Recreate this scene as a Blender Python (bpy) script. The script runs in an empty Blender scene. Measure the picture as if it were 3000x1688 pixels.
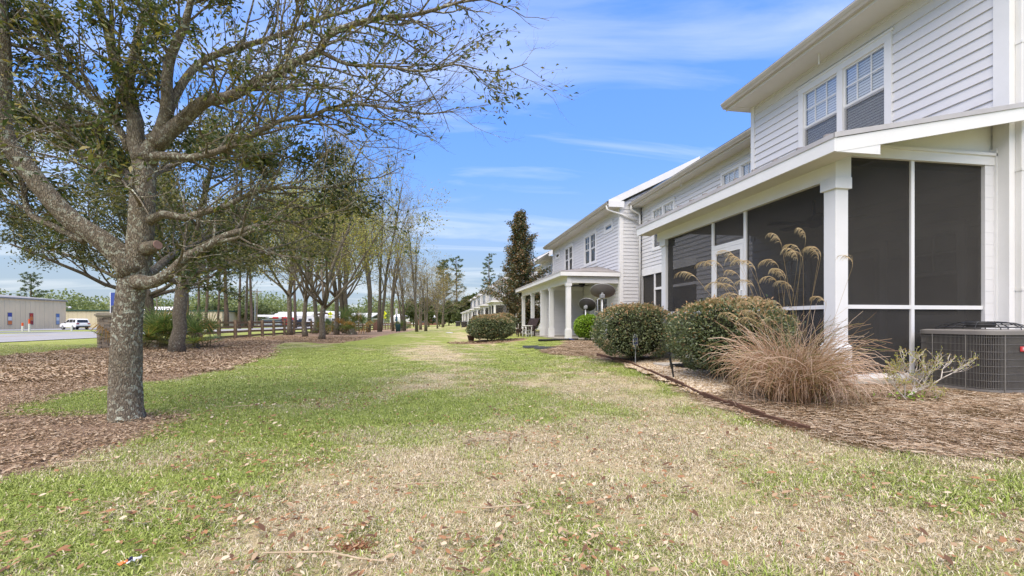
import bpy, math, random
import numpy as np
from mathutils import Vector, Matrix

scene = bpy.context.scene
COL = scene.collection
R = math.radians

# ------------------------------------------------------------------ camera
CAM_H = 1.0
FPX, CXP, HYP = 1333.0, 1500.0, 943.0          # focal length, principal point and horizon on a 3000 px wide frame
YAW = math.atan(215.0 / FPX)                    # the row of houses runs along +Y
cam_d = bpy.data.cameras.new('camera')
cam_d.sensor_width = 36.0
cam_d.lens = FPX / 3000.0 * 36.0
cam_d.shift_y = (HYP - 844.0) / 3000.0
cam_d.clip_start = 0.05
cam_d.clip_end = 4000.0
cam = bpy.data.objects.new('camera', cam_d)
COL.objects.link(cam)
cam.location = (0, 0, CAM_H)
cam.rotation_euler = (R(90), 0, -YAW)
scene.camera = cam

# ------------------------------------------------------------------ sun and sky
SUN_EL, SUN_AZ = R(62), math.atan2(-0.6, -1.0)     # behind the camera and to the left, above thin cloud
world = bpy.data.worlds.new('World')
scene.world = world
world.use_nodes = True
wn, wl = world.node_tree.nodes, world.node_tree.links
wn.clear()
w_out = wn.new('ShaderNodeOutputWorld')
w_bg = wn.new('ShaderNodeBackground')
w_bg.inputs['Strength'].default_value = 0.15
sky = wn.new('ShaderNodeTexSky')
sky.sky_type = 'NISHITA'
sky.sun_disc = False
sky.sun_elevation = SUN_EL
sky.sun_rotation = SUN_AZ
sky.air_density = 1.15
sky.dust_density = 0.1
sky.ozone_density = 2.6
w_tc = wn.new('ShaderNodeTexCoord')
w_sep = wn.new('ShaderNodeSeparateXYZ')
wl.new(w_tc.outputs['Generated'], w_sep.inputs[0])
w_add = wn.new('ShaderNodeMath'); w_add.operation = 'MAXIMUM'; w_add.inputs[1].default_value = 0.0
wl.new(w_sep.outputs['Z'], w_add.inputs[0])
w_ad2 = wn.new('ShaderNodeMath'); w_ad2.operation = 'ADD'; w_ad2.inputs[1].default_value = 0.12
wl.new(w_add.outputs[0], w_ad2.inputs[0])
w_div = wn.new('ShaderNodeVectorMath'); w_div.operation = 'DIVIDE'
w_cmb = wn.new('ShaderNodeCombineXYZ')
for i in range(3):
    wl.new(w_ad2.outputs[0], w_cmb.inputs[i])
wl.new(w_tc.outputs['Generated'], w_div.inputs[0])
wl.new(w_cmb.outputs[0], w_div.inputs[1])
w_map = wn.new('ShaderNodeMapping')
w_map.inputs['Location'].default_value = (3.1, 0.4, 0)
w_map.inputs['Rotation'].default_value = (0, 0, R(24))
w_map.inputs['Scale'].default_value = (0.42, 1.25, 0.0)
wl.new(w_div.outputs[0], w_map.inputs['Vector'])
w_n1 = wn.new('ShaderNodeTexNoise')
w_n1.inputs['Scale'].default_value = 1.25
w_n1.inputs['Detail'].default_value = 8
w_n1.inputs['Roughness'].default_value = 0.56
w_n1.inputs['Distortion'].default_value = 1.1
wl.new(w_map.outputs[0], w_n1.inputs['Vector'])
w_r = wn.new('ShaderNodeValToRGB')
w_r.color_ramp.elements[0].position = 0.46
w_r.color_ramp.elements[0].color = (0, 0, 0, 1)
w_r.color_ramp.elements[1].position = 0.78
w_r.color_ramp.elements[1].color = (0.55, 0.55, 0.55, 1)
wl.new(w_n1.outputs['Fac'], w_r.inputs['Fac'])
w_hs = wn.new('ShaderNodeHueSaturation')
w_hs.inputs['Hue'].default_value = 0.509
w_hs.inputs['Saturation'].default_value = 1.14
w_hs.inputs['Value'].default_value = 1.0
w_bw = wn.new('ShaderNodeRGBToBW'); wl.new(sky.outputs[0], w_bw.inputs[0])
w_k1 = wn.new('ShaderNodeMath'); w_k1.operation = 'MULTIPLY_ADD'; wl.new(w_bw.outputs[0], w_k1.inputs[0]); w_k1.inputs[1].default_value = 0.9; w_k1.inputs[2].default_value = 1.0
w_k2 = wn.new('ShaderNodeMath'); w_k2.operation = 'DIVIDE'; w_k2.inputs[0].default_value = 2.1; wl.new(w_k1.outputs[0], w_k2.inputs[1])
w_sc = wn.new('ShaderNodeVectorMath'); w_sc.operation = 'SCALE'; wl.new(sky.outputs[0], w_sc.inputs[0]); wl.new(w_k2.outputs[0], w_sc.inputs['Scale'])
w_tn = wn.new('ShaderNodeVectorMath'); w_tn.operation = 'MULTIPLY'; w_tn.inputs[1].default_value = (0.80, 0.93, 1.16); wl.new(w_sc.outputs[0], w_tn.inputs[0])
w_hz = wn.new('ShaderNodeMapRange'); w_hz.interpolation_type = 'SMOOTHSTEP'
w_hz.inputs['From Min'].default_value = -0.02; w_hz.inputs['From Max'].default_value = 0.34; w_hz.inputs['To Min'].default_value = 0.85; w_hz.inputs['To Max'].default_value = 0.0
wl.new(w_sep.outputs['Z'], w_hz.inputs['Value'])
w_hm = wn.new('ShaderNodeMixRGB'); w_hm.inputs['Color2'].default_value = (1.22, 1.56, 2.02, 1)      # pale haze low in the sky, all the way round
wl.new(w_hz.outputs[0], w_hm.inputs['Fac']); wl.new(w_tn.outputs[0], w_hm.inputs['Color1'])
wl.new(w_hm.outputs[0], w_hs.inputs['Color'])
w_mix = wn.new('ShaderNodeMixRGB')
w_mix.inputs['Color2'].default_value = (3.1, 3.3, 3.6, 1)
wl.new(w_r.outputs[0], w_mix.inputs['Fac'])
wl.new(w_hs.outputs[0], w_mix.inputs['Color1'])
wl.new(w_mix.outputs[0], w_bg.inputs['Color'])
wl.new(w_bg.outputs[0], w_out.inputs[0])

sun_d = bpy.data.lights.new('sun', 'SUN')
sun_d.energy = 2.3
sun_d.angle = R(75)
sun_d.color = (1.0, 0.93, 0.83)
sun = bpy.data.objects.new('sun', sun_d)
COL.objects.link(sun)
sun_dir = Vector((math.sin(SUN_AZ) * math.cos(SUN_EL), math.cos(SUN_AZ) * math.cos(SUN_EL), math.sin(SUN_EL)))
sun.rotation_euler = sun_dir.to_track_quat('Z', 'Y').to_euler()
sun.location = (0, 0, 30)

scene.view_settings.view_transform = 'Standard'
scene.view_settings.look = 'None'
scene.view_settings.gamma = 1.0
scene.view_settings.exposure = 1.46
scene.view_settings.use_curve_mapping = False
scene.view_settings.use_white_balance = True
scene.view_settings.white_balance_temperature = 7250
scene.view_settings.white_balance_tint = 9
scene.cycles.max_bounces = 6
scene.cycles.diffuse_bounces = 3
scene.cycles.glossy_bounces = 3
scene.cycles.transmission_bounces = 4
scene.cycles.transparent_max_bounces = 10
scene.cycles.caustics_reflective = False
scene.cycles.caustics_refractive = False

# ------------------------------------------------------------------ measuring helpers
_s, _c = math.sin(YAW), math.cos(YAW)
def ray(px, py):
    u = (px - CXP) / FPX
    return Vector((_s + u * _c, _c - u * _s, (HYP - py) / FPX))
def at(px, py, t):
    """the point t metres in front of the camera seen at that spot of the photograph"""
    return Vector((0, 0, CAM_H)) + ray(px, py) * t
def sstep(a, b, x):
    t = np.clip((np.asarray(x, float) - a) / (b - a), 0, 1)
    return t * t * (3 - 2 * t)
def ground_h(x, y):
    """the lawn rises gently to the houses and falls a little along the fence"""
    return 0.2 * sstep(1.0, 5.2, x) - 0.30 * sstep(34, 90, y) * sstep(3.0, -3.0, x)
def gh(x, y):
    return float(ground_h(x, y))

# ------------------------------------------------------------------ node helpers
class NT:
    def __init__(s, name):
        s.m = bpy.data.materials.new(name)
        s.m.use_nodes = True
        s.n = s.m.node_tree.nodes
        s.l = s.m.node_tree.links
        s.n.clear()
        s.out = s.n.new('ShaderNodeOutputMaterial')
    def add(s, t, **kw):
        nd = s.n.new(t)
        for k, v in kw.items():
            if k.startswith('i_'):
                k = k[2:]
                sk = nd.inputs[int(k)] if k.isdigit() else nd.inputs[k.replace('_', ' ')]
                if isinstance(v, bpy.types.NodeSocket):
                    s.l.new(v, sk)
                else:
                    sk.default_value = v
            else:
                setattr(nd, k, v)
        return nd
    def ramp(s, fac, stops, interp='LINEAR'):
        r = s.n.new('ShaderNodeValToRGB')
        cr = r.color_ramp
        cr.interpolation = interp
        while len(cr.elements) < len(stops):
            cr.elements.new(0.5)
        for e, (p, c) in zip(cr.elements, stops):
            e.position = p
            e.color = (*c, 1) if len(c) == 3 else c
        s.l.new(fac, r.inputs['Fac'])
        return r.outputs[0]
    def mix(s, fac, a, b, mode='MIX'):
        m = s.n.new('ShaderNodeMixRGB')
        m.blend_type = mode
        for sk, v in ((m.inputs[0], fac), (m.inputs[1], a), (m.inputs[2], b)):
            if isinstance(v, bpy.types.NodeSocket):
                s.l.new(v, sk)
            elif isinstance(v, (tuple, list)):
                sk.default_value = (*v, 1)
            else:
                sk.default_value = v
        return m.outputs[0]
    def math(s, op, a, b=0.0, clamp=False):
        m = s.n.new('ShaderNodeMath')
        m.operation = op
        m.use_clamp = clamp
        for sk, v in ((m.inputs[0], a), (m.inputs[1], b)):
            if isinstance(v, bpy.types.NodeSocket):
                s.l.new(v, sk)
            else:
                sk.default_value = v
        return m.outputs[0]
    def coord(s, kind='Object', scale=(1, 1, 1), rot=(0, 0, 0)):
        if kind == 'World':
            o = s.n.new('ShaderNodeNewGeometry').outputs['Position']
        else:
            o = s.n.new('ShaderNodeTexCoord').outputs[kind]
        mp = s.n.new('ShaderNodeMapping')
        mp.inputs['Scale'].default_value = scale
        mp.inputs['Rotation'].default_value = rot
        s.l.new(o, mp.inputs['Vector'])
        return mp.outputs[0]
    def noise(s, vec, scale=5, detail=4, rough=0.55, dist=0.0):
        n = s.n.new('ShaderNodeTexNoise')
        n.inputs['Scale'].default_value = scale
        n.inputs['Detail'].default_value = detail
        n.inputs['Roughness'].default_value = rough
        n.inputs['Distortion'].default_value = dist
        s.l.new(vec, n.inputs['Vector'])
        return n.outputs['Fac']
    def voro(s, vec, scale=5, feature='F1', rnd=1.0):
        n = s.n.new('ShaderNodeTexVoronoi')
        n.feature = feature
        n.inputs['Scale'].default_value = scale
        n.inputs['Randomness'].default_value = rnd
        s.l.new(vec, n.inputs['Vector'])
        return n
    def attr(s, name, kind='GEOMETRY'):
        a = s.n.new('ShaderNodeAttribute')
        a.attribute_name = name
        a.attribute_type = kind
        return a.outputs['Fac']
    def bump(s, h, strength=0.3, dist=0.02, normal=None):
        b = s.n.new('ShaderNodeBump')
        b.inputs['Strength'].default_value = strength
        b.inputs['Distance'].default_value = dist
        s.l.new(h, b.inputs['Height'])
        if normal is not None:
            s.l.new(normal, b.inputs['Normal'])
        return b.outputs[0]
    def pbr(s, col, rough=0.6, spec=0.3, metal=0.0, normal=None, alpha=None):
        p = s.n.new('ShaderNodeBsdfPrincipled')
        for nm, v in (('Base Color', col), ('Roughness', rough), ('Specular IOR Level', spec), ('Metallic', metal)):
            if isinstance(v, bpy.types.NodeSocket):
                s.l.new(v, p.inputs[nm])
            elif isinstance(v, (tuple, list)):
                p.inputs[nm].default_value = (*v, 1)
            else:
                p.inputs[nm].default_value = v
        if normal is not None:
            s.l.new(normal, p.inputs['Normal'])
        return p.outputs[0]
    def done(s, shader):
        s.l.new(shader, s.out.inputs['Surface'])
        return s.m

MATS = {}
def pmat(name, c1, c2=None, sc=4, rough=0.6, spec=0.3, bump=0.0, bsc=40, metal=0.0, stretch=(1, 1, 1), coord='Object'):
    if name in MATS:
        return MATS[name]
    t = NT(name)
    v = t.coord(coord, stretch)
    c2 = c2 or tuple(x * 0.82 for x in c1)
    f = t.noise(v, sc, 5, 0.6)
    col = t.ramp(f, [(0.32, c2), (0.68, c1)])
    nrm = None
    if bump:
        nrm = t.bump(t.noise(v, bsc, 4, 0.6), bump, 0.02)
    MATS[name] = t.done(t.pbr(col, rough, spec, metal, nrm))
    return MATS[name]
def foliage(name, cols, transl=0.3, rough=0.55, spec=0.25, attr='rnd'):
    if name in MATS:
        return MATS[name]
    t = NT(name)
    n = len(cols)
    col = t.ramp(t.attr(attr), [((i + 0.5) / n, c) for i, c in enumerate(cols)])
    b = t.pbr(col, rough, spec)
    tr = t.add('ShaderNodeBsdfTranslucent')
    t.l.new(t.mix(1.0, col, (1.15, 1.2, 0.7), 'MULTIPLY'), tr.inputs['Color'])
    mx = t.add('ShaderNodeMixShader')
    mx.inputs[0].default_value = transl
    t.l.new(b, mx.inputs[1]); t.l.new(tr.outputs[0], mx.inputs[2])
    MATS[name] = t.done(mx.outputs[0])
    return MATS[name]

# ------------------------------------------------------------------ mesh helpers
def tag(o, label=None, cat=None, group=None, kind=None):
    if label: o['label'] = label
    if cat: o['category'] = cat
    if group: o['group'] = group
    if kind: o['kind'] = kind
    return o
def thing(name, label, cat, loc=(0, 0, 0), rotz=0.0, group=None, scale=1.0):
    o = bpy.data.objects.new(name, None)
    o.empty_display_size = 0.2
    COL.objects.link(o)
    o.location = loc
    o.rotation_euler = (0, 0, rotz)
    o.scale = (scale, scale, scale)
    return tag(o, label, cat, group)
def copy_tree(o, parent=None):
    c = o.copy()
    COL.objects.link(c)
    c.parent = parent
    for ch in o.children:
        copy_tree(ch, c)
    return c
def dup(o, loc, rotz=0.0, scale=1.0, label=None):
    c = copy_tree(o)
    c.location = loc
    c.rotation_euler = (0, 0, rotz)
    c.scale = (scale, scale, scale)
    if label: c['label'] = label
    return c
def link_mesh(name, me, mat, parent=None, world=False):
    o = bpy.data.objects.new(name, me)
    if mat is not None and not me.materials:
        me.materials.append(mat)
    COL.objects.link(o)
    if parent is not None:
        o.parent = parent
        if world:
            p = parent
            while p.parent is not None:
                p = p.parent
            if parent.parent is None:
                o.location = -p.location
            # a sub-part hangs under a part that already carries the offset
    return o
def np_mesh(name, V, F, attrs=None, smooth=False):
    """V (n,3), F (m,k) with one k for all faces; attrs: name -> per-vertex floats"""
    me = bpy.data.meshes.new(name)
    V = np.asarray(V, np.float32); F = np.asarray(F, np.int32)
    me.vertices.add(len(V)); me.vertices.foreach_set('co', V.ravel())
    k = F.shape[1]
    me.loops.add(F.size); me.loops.foreach_set('vertex_index', F.ravel())
    me.polygons.add(len(F))
    me.polygons.foreach_set('loop_start', np.arange(0, F.size, k, dtype=np.int32))
    me.polygons.foreach_set('loop_total', np.full(len(F), k, np.int32))
    if smooth:
        me.polygons.foreach_set('use_smooth', np.ones(len(F), bool))
    for nm, a in (attrs or {}).items():
        at_ = me.attributes.new(nm, 'FLOAT', 'POINT')
        at_.data.foreach_set('value', np.asarray(a, np.float32))
    me.update(calc_edges=True)
    return me
class MB:
    def __init__(s):
        s.v, s.f = [], []
    def add(s, V, F):
        b = len(s.v)
        s.v.extend([tuple(p) for p in V])
        s.f.extend([tuple(b + i for i in f) for f in F])
        return s
    def box(s, x0, x1, y0, y1, z0, z1):
        return s.hexa([(x0, y0, z0), (x1, y0, z0), (x1, y1, z0), (x0, y1, z0), (x0, y0, z1), (x1, y0, z1), (x1, y1, z1), (x0, y1, z1)])
    def hexa(s, P):
        P = [Vector(p) for p in P]
        F = [(0, 3, 2, 1), (4, 5, 6, 7), (0, 1, 5, 4), (1, 2, 6, 5), (2, 3, 7, 6), (3, 0, 4, 7)]
        # keep the faces outward for mirrored point orders too
        if (P[1] - P[0]).cross(P[3] - P[0]).dot(P[4] - P[0]) < 0:
            F = [f[::-1] for f in F]
        return s.add(P, F)
    def obox(s, c, size, rot=None):
        m = rot if rot is not None else Matrix.Identity(3)
        c = Vector(c); h = [q / 2 for q in size]
        return s.hexa([c + m @ Vector((sx * h[0], sy * h[1], sz * h[2])) for sz in (-1, 1) for sx, sy in ((-1, -1), (1, -1), (1, 1), (-1, 1))])
    def tube(s, pts, radii, n=8, cap=True):
        pts = [Vector(p) for p in pts]
        if not hasattr(radii, '__len__'):
            radii = [radii] * len(pts)
        b = len(s.v)
        up = None
        for i, p in enumerate(pts):
            d = (pts[min(i + 1, len(pts) - 1)] - pts[max(i - 1, 0)])
            d = d.normalized() if d.length > 1e-9 else Vector((0, 0, 1))
            if up is None:
                up = d.orthogonal().normalized()
            else:
                up = (up - d * up.dot(d))
                up = up.normalized() if up.length > 1e-6 else d.orthogonal().normalized()
            w = d.cross(up)
            for k in range(n):
                a = 2 * math.pi * k / n
                s.v.append(tuple(p + (up * math.cos(a) + w * math.sin(a)) * radii[i]))
        for i in range(len(pts) - 1):
            for k in range(n):
                s.f.append((b + i * n + k, b + i * n + (k + 1) % n, b + (i + 1) * n + (k + 1) % n, b + (i + 1) * n + k))
        if cap:
            s.f.append(tuple(b + k for k in range(n))[::-1])
            s.f.append(tuple(b + (len(pts) - 1) * n + k for k in range(n)))
        return s
    def lathe(s, prof, n=20, c=(0, 0, 0), axis=None):
        """prof: (radius, height) pairs from bottom to top"""
        c = Vector(c)
        m = Vector((0, 0, 1)).rotation_difference(Vector(axis)).to_matrix() if axis is not None else Matrix.Identity(3)
        b = len(s.v)
        for r, z in prof:
            for k in range(n):
                a = 2 * math.pi * k / n
                s.v.append(tuple(c + m @ Vector((r * math.cos(a), r * math.sin(a), z))))
        for i in range(len(prof) - 1):
            for k in range(n):
                s.f.append((b + i * n + k, b + i * n + (k + 1) % n, b + (i + 1) * n + (k + 1) % n, b + (i + 1) * n + k))
        s.f.append(tuple(b + k for k in range(n))[::-1])
        s.f.append(tuple(b + (len(prof) - 1) * n + k for k in range(n)))
        return s
    def prism(s, poly, fa, fb):
        """poly: 2D points; fa/fb: functions to the 3D points of the two ends"""
        n = len(poly)
        A = [fa(*p) for p in poly]; B = [fb(*p) for p in poly]
        return s.add(A + B, [tuple(range(n))[::-1], tuple(range(n, 2 * n))] + [(i, (i + 1) % n, n + (i + 1) % n, n + i) for i in range(n)])
    def build(s, name, mat, parent=None, world=False, smooth=False, bevel=0.0):
        me = bpy.data.meshes.new(name)
        me.from_pydata(s.v, [], s.f)
        if smooth:
            me.polygons.foreach_set('use_smooth', [True] * len(me.polygons))
        me.update()
        o = link_mesh(name, me, mat, parent, world)
        if bevel:
            md = o.modifiers.new('bevel', 'BEVEL')
            md.width = bevel; md.segments = 2; md.limit_method = 'ANGLE'
        return o

def value_noise(x, y, seed=0):
    """smooth 2D value noise in 0..1"""
    x = np.asarray(x, float); y = np.asarray(y, float)
    xi = np.floor(x).astype(np.int64); yi = np.floor(y).astype(np.int64)
    fx = x - xi; fy = y - yi
    fx = fx * fx * (3 - 2 * fx); fy = fy * fy * (3 - 2 * fy)
    def h(a, b):
        n = (a * 374761393 + b * 668265263 + seed * 974634777) & 0xffffffff
        n = ((n ^ (n >> 13)) * 1274126177) & 0xffffffff
        return ((n ^ (n >> 16)) & 0xffff) / 65535.0
    return (h(xi, yi) * (1 - fx) + h(xi + 1, yi) * fx) * (1 - fy) + (h(xi, yi + 1) * (1 - fx) + h(xi + 1, yi + 1) * fx) * fy
def fbm(x, y, seed=0, o=4):
    v = 0; a = 0.5; t = 0
    for i in range(o):
        v = v + a * value_noise(np.asarray(x) * 2 ** i, np.asarray(y) * 2 ** i, seed + i)
        t += a; a *= 0.5
    return v / t
def in_poly(x, y, poly):
    x = np.asarray(x, float); y = np.asarray(y, float)
    c = np.zeros(x.shape, bool)
    n = len(poly)
    for i in range(n):
        x0, y0 = poly[i]; x1, y1 = poly[(i + 1) % n]
        if y0 == y1:
            continue
        k = ((y0 > y) != (y1 > y)) & (x < (x1 - x0) * (y - y0) / (y1 - y0) + x0)
        c ^= k
    return c
def scatter(name, protos, P, rot, scale, idx, extra, label=None, cat=None, mat=None, kind='stuff'):
    """tiles of blades, leaves or straw set out over the ground; one object"""
    coll = bpy.data.collections.new(name + '_tiles')
    for o in protos:
        coll.objects.link(o)
    P = np.asarray(P, np.float32)
    me = bpy.data.meshes.new(name)
    me.vertices.add(len(P)); me.vertices.foreach_set('co', P.ravel())
    a = me.attributes.new('rot', 'FLOAT_VECTOR', 'POINT'); a.data.foreach_set('vector', np.asarray(rot, np.float32).ravel())
    a = me.attributes.new('scl', 'FLOAT', 'POINT'); a.data.foreach_set('value', np.asarray(scale, np.float32))
    a = me.attributes.new('idx', 'INT', 'POINT'); a.data.foreach_set('value', np.asarray(idx, np.int32))
    for k, v in extra.items():
        a = me.attributes.new(k, 'FLOAT', 'POINT'); a.data.foreach_set('value', np.asarray(v, np.float32))
    o = bpy.data.objects.new(name, me)
    COL.objects.link(o)
    ng = bpy.data.node_groups.new(name + '_set_out', 'GeometryNodeTree')
    ng.interface.new_socket('Geometry', in_out='INPUT', socket_type='NodeSocketGeometry')
    ng.interface.new_socket('Geometry', in_out='OUTPUT', socket_type='NodeSocketGeometry')
    gi = ng.nodes.new('NodeGroupInput'); go = ng.nodes.new('NodeGroupOutput')
    iop = ng.nodes.new('GeometryNodeInstanceOnPoints')
    ci = ng.nodes.new('GeometryNodeCollectionInfo')
    ci.inputs['Collection'].default_value = coll
    ci.inputs['Separate Children'].default_value = True
    ci.inputs['Reset Children'].default_value = True
    iop.inputs['Pick Instance'].default_value = True
    def na(nm, ty):
        n = ng.nodes.new('GeometryNodeInputNamedAttribute'); n.data_type = ty
        n.inputs['Name'].default_value = nm
        return n.outputs['Attribute']
    L = ng.links.new
    L(gi.outputs[0], iop.inputs['Points']); L(ci.outputs[0], iop.inputs['Instance'])
    L(na('idx', 'INT'), iop.inputs['Instance Index'])
    L(na('rot', 'FLOAT_VECTOR'), iop.inputs['Rotation'])
    L(na('scl', 'FLOAT'), iop.inputs['Scale'])
    L(iop.outputs[0], go.inputs[0])
    md = o.modifiers.new('set_out', 'NODES'); md.node_group = ng
    return tag(o, label, cat, None, kind)

def leaf_quads(C, D, N, L, W, curl=0.0):
    """diamond leaves: centres C, long axis D, face normal N, length L, width W -> V, F"""
    C = np.asarray(C, float); D = np.asarray(D, float); N = np.asarray(N, float)
    n = len(C)
    D = D / (np.linalg.norm(D, axis=1, keepdims=True) + 1e-9)
    S = np.cross(D, N); S /= (np.linalg.norm(S, axis=1, keepdims=True) + 1e-9)
    N = np.cross(S, D)
    L = np.broadcast_to(np.asarray(L, float), (n,))[:, None]; W = np.broadcast_to(np.asarray(W, float), (n,))[:, None]
    V = np.empty((n, 4, 3))
    V[:, 0] = C - D * L * 0.5
    V[:, 1] = C + S * W * 0.5 + N * L * curl
    V[:, 2] = C + D * L * 0.5 - N * L * curl
    V[:, 3] = C - S * W * 0.5 + N * L * curl
    return V.reshape(-1, 3), np.arange(n * 4).reshape(-1, 4)
def rand_dirs(rng, n):
    d = rng.normal(size=(n, 3))
    return d / np.linalg.norm(d, axis=1, keepdims=True)
# ------------------------------------------------------------------ materials shared by many things
def m_bark(name, base, dark, lichen, amount=0.5, sc=1.0):
    t = NT(name)
    v = t.coord('Object', (sc, sc, 0.28 * sc))
    v2 = t.coord('Object', (sc, sc, sc))
    wv = t.add('ShaderNodeVectorMath', operation='ADD')
    nv = t.add('ShaderNodeTexNoise'); nv.inputs['Scale'].default_value = 14; nv.inputs['Detail'].default_value = 4; t.l.new(v, nv.inputs['Vector'])
    sv = t.add('ShaderNodeVectorMath', operation='SCALE'); t.l.new(nv.outputs['Color'], sv.inputs[0]); sv.inputs['Scale'].default_value = 0.05
    t.l.new(v, wv.inputs[0]); t.l.new(sv.outputs[0], wv.inputs[1])
    cr = t.voro(wv.outputs[0], 70, 'DISTANCE_TO_EDGE').outputs['Distance']
    n = t.noise(v, 40, 6, 0.7, 0.8)
    col = t.ramp(n, [(0.3, dark), (0.7, base)])
    col = t.mix(t.ramp(cr, [(0.0, (0.6, 0.6, 0.6)), (0.22, (0, 0, 0))]), col, tuple(x * 0.35 for x in dark))
    lm = t.math('MULTIPLY', t.ramp(t.noise(v2, 24, 5, 0.6, 0.5), [(0.66 - 0.12 * amount, (0, 0, 0)), (0.70 - 0.12 * amount, (1, 1, 1))]),
                t.ramp(t.noise(v2, 2.3, 2), [(0.36, (0.15, 0.15, 0.15)), (0.62, (1, 1, 1))]))
    col = t.mix(lm, col, lichen)
    h = t.math('ADD', t.math('MULTIPLY', t.ramp(cr, [(0.0, (0, 0, 0)), (0.25, (1, 1, 1))]), 1.0), t.math('MULTIPLY', n, 0.8))
    MATS[name] = t.done(t.pbr(col, 0.9, 0.12, 0, t.bump(h, 0.7, 0.015)))
    return MATS[name]
m_bark('oak_bark', (0.37, 0.31, 0.225), (0.165, 0.135, 0.097), (0.53, 0.55, 0.43), 1.0)
m_bark('oak_bark_far', (0.33, 0.28, 0.21), (0.15, 0.125, 0.09), (0.48, 0.49, 0.38), 0.5, 0.6)
m_bark('pine_bark', (0.22, 0.16, 0.12), (0.09, 0.065, 0.05), (0.26, 0.22, 0.18), 0.2, 0.3)
m_bark('grey_bark', (0.30, 0.26, 0.19), (0.14, 0.115, 0.08), (0.36, 0.35, 0.27), 0.4, 0.5)
foliage('oak_leaf', [(0.041, 0.065, 0.020), (0.065, 0.095, 0.030), (0.098, 0.129, 0.042), (0.139, 0.163, 0.049), (0.185, 0.196, 0.055), (0.250, 0.201, 0.049)], 0.30, 0.42, 0.4)
foliage('oak_leaf_far', [(0.045, 0.059, 0.021), (0.071, 0.088, 0.033), (0.108, 0.123, 0.044), (0.155, 0.159, 0.056), (0.207, 0.189, 0.063)], 0.28, 0.5, 0.3)
foliage('spring_leaf', [(0.144, 0.160, 0.050), (0.249, 0.270, 0.082), (0.354, 0.358, 0.106), (0.433, 0.401, 0.113), (0.447, 0.366, 0.113)], 0.35)
foliage('bud_leaf', [(0.297, 0.214, 0.094), (0.353, 0.292, 0.111), (0.297, 0.273, 0.094), (0.428, 0.310, 0.130)], 0.3)
foliage('magnolia_leaf', [(0.044, 0.080, 0.039), (0.081, 0.115, 0.051), (0.152, 0.115, 0.051), (0.284, 0.156, 0.067), (0.121, 0.161, 0.080)], 0.15, 0.35, 0.5)
foliage('pine_needle', [(0.069, 0.098, 0.044), (0.108, 0.147, 0.058), (0.156, 0.195, 0.078)], 0.25)
foliage('hedge_leaf', [(0.056, 0.074, 0.037), (0.100, 0.133, 0.063), (0.156, 0.193, 0.091), (0.234, 0.265, 0.130), (0.368, 0.284, 0.149), (0.446, 0.265, 0.143)], 0.22, 0.42, 0.45)
foliage('lime_leaf', [(0.078, 0.156, 0.016), (0.143, 0.260, 0.023), (0.221, 0.364, 0.039), (0.312, 0.442, 0.065)], 0.35, 0.4, 0.4)
foliage('palmetto_leaf', [(0.091, 0.143, 0.046), (0.143, 0.215, 0.065), (0.195, 0.273, 0.091), (0.273, 0.325, 0.117), (0.520, 0.286, 0.091)], 0.3, 0.45, 0.4)
foliage('dry_blade', [(0.294, 0.172, 0.109), (0.440, 0.289, 0.192), (0.587, 0.415, 0.310), (0.724, 0.550, 0.438), (0.215, 0.199, 0.072)], 0.3, 0.6, 0.2)
foliage('plume', [(0.391, 0.276, 0.149), (0.552, 0.414, 0.253), (0.713, 0.575, 0.391)], 0.4, 0.7, 0.1)
foliage('far_wood', [(0.121, 0.151, 0.063), (0.175, 0.211, 0.086), (0.240, 0.278, 0.115), (0.294, 0.320, 0.149)], 0.3)
foliage('dark_wood', [(0.060, 0.083, 0.033), (0.097, 0.131, 0.051), (0.139, 0.173, 0.066), (0.193, 0.221, 0.089)], 0.25)

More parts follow.
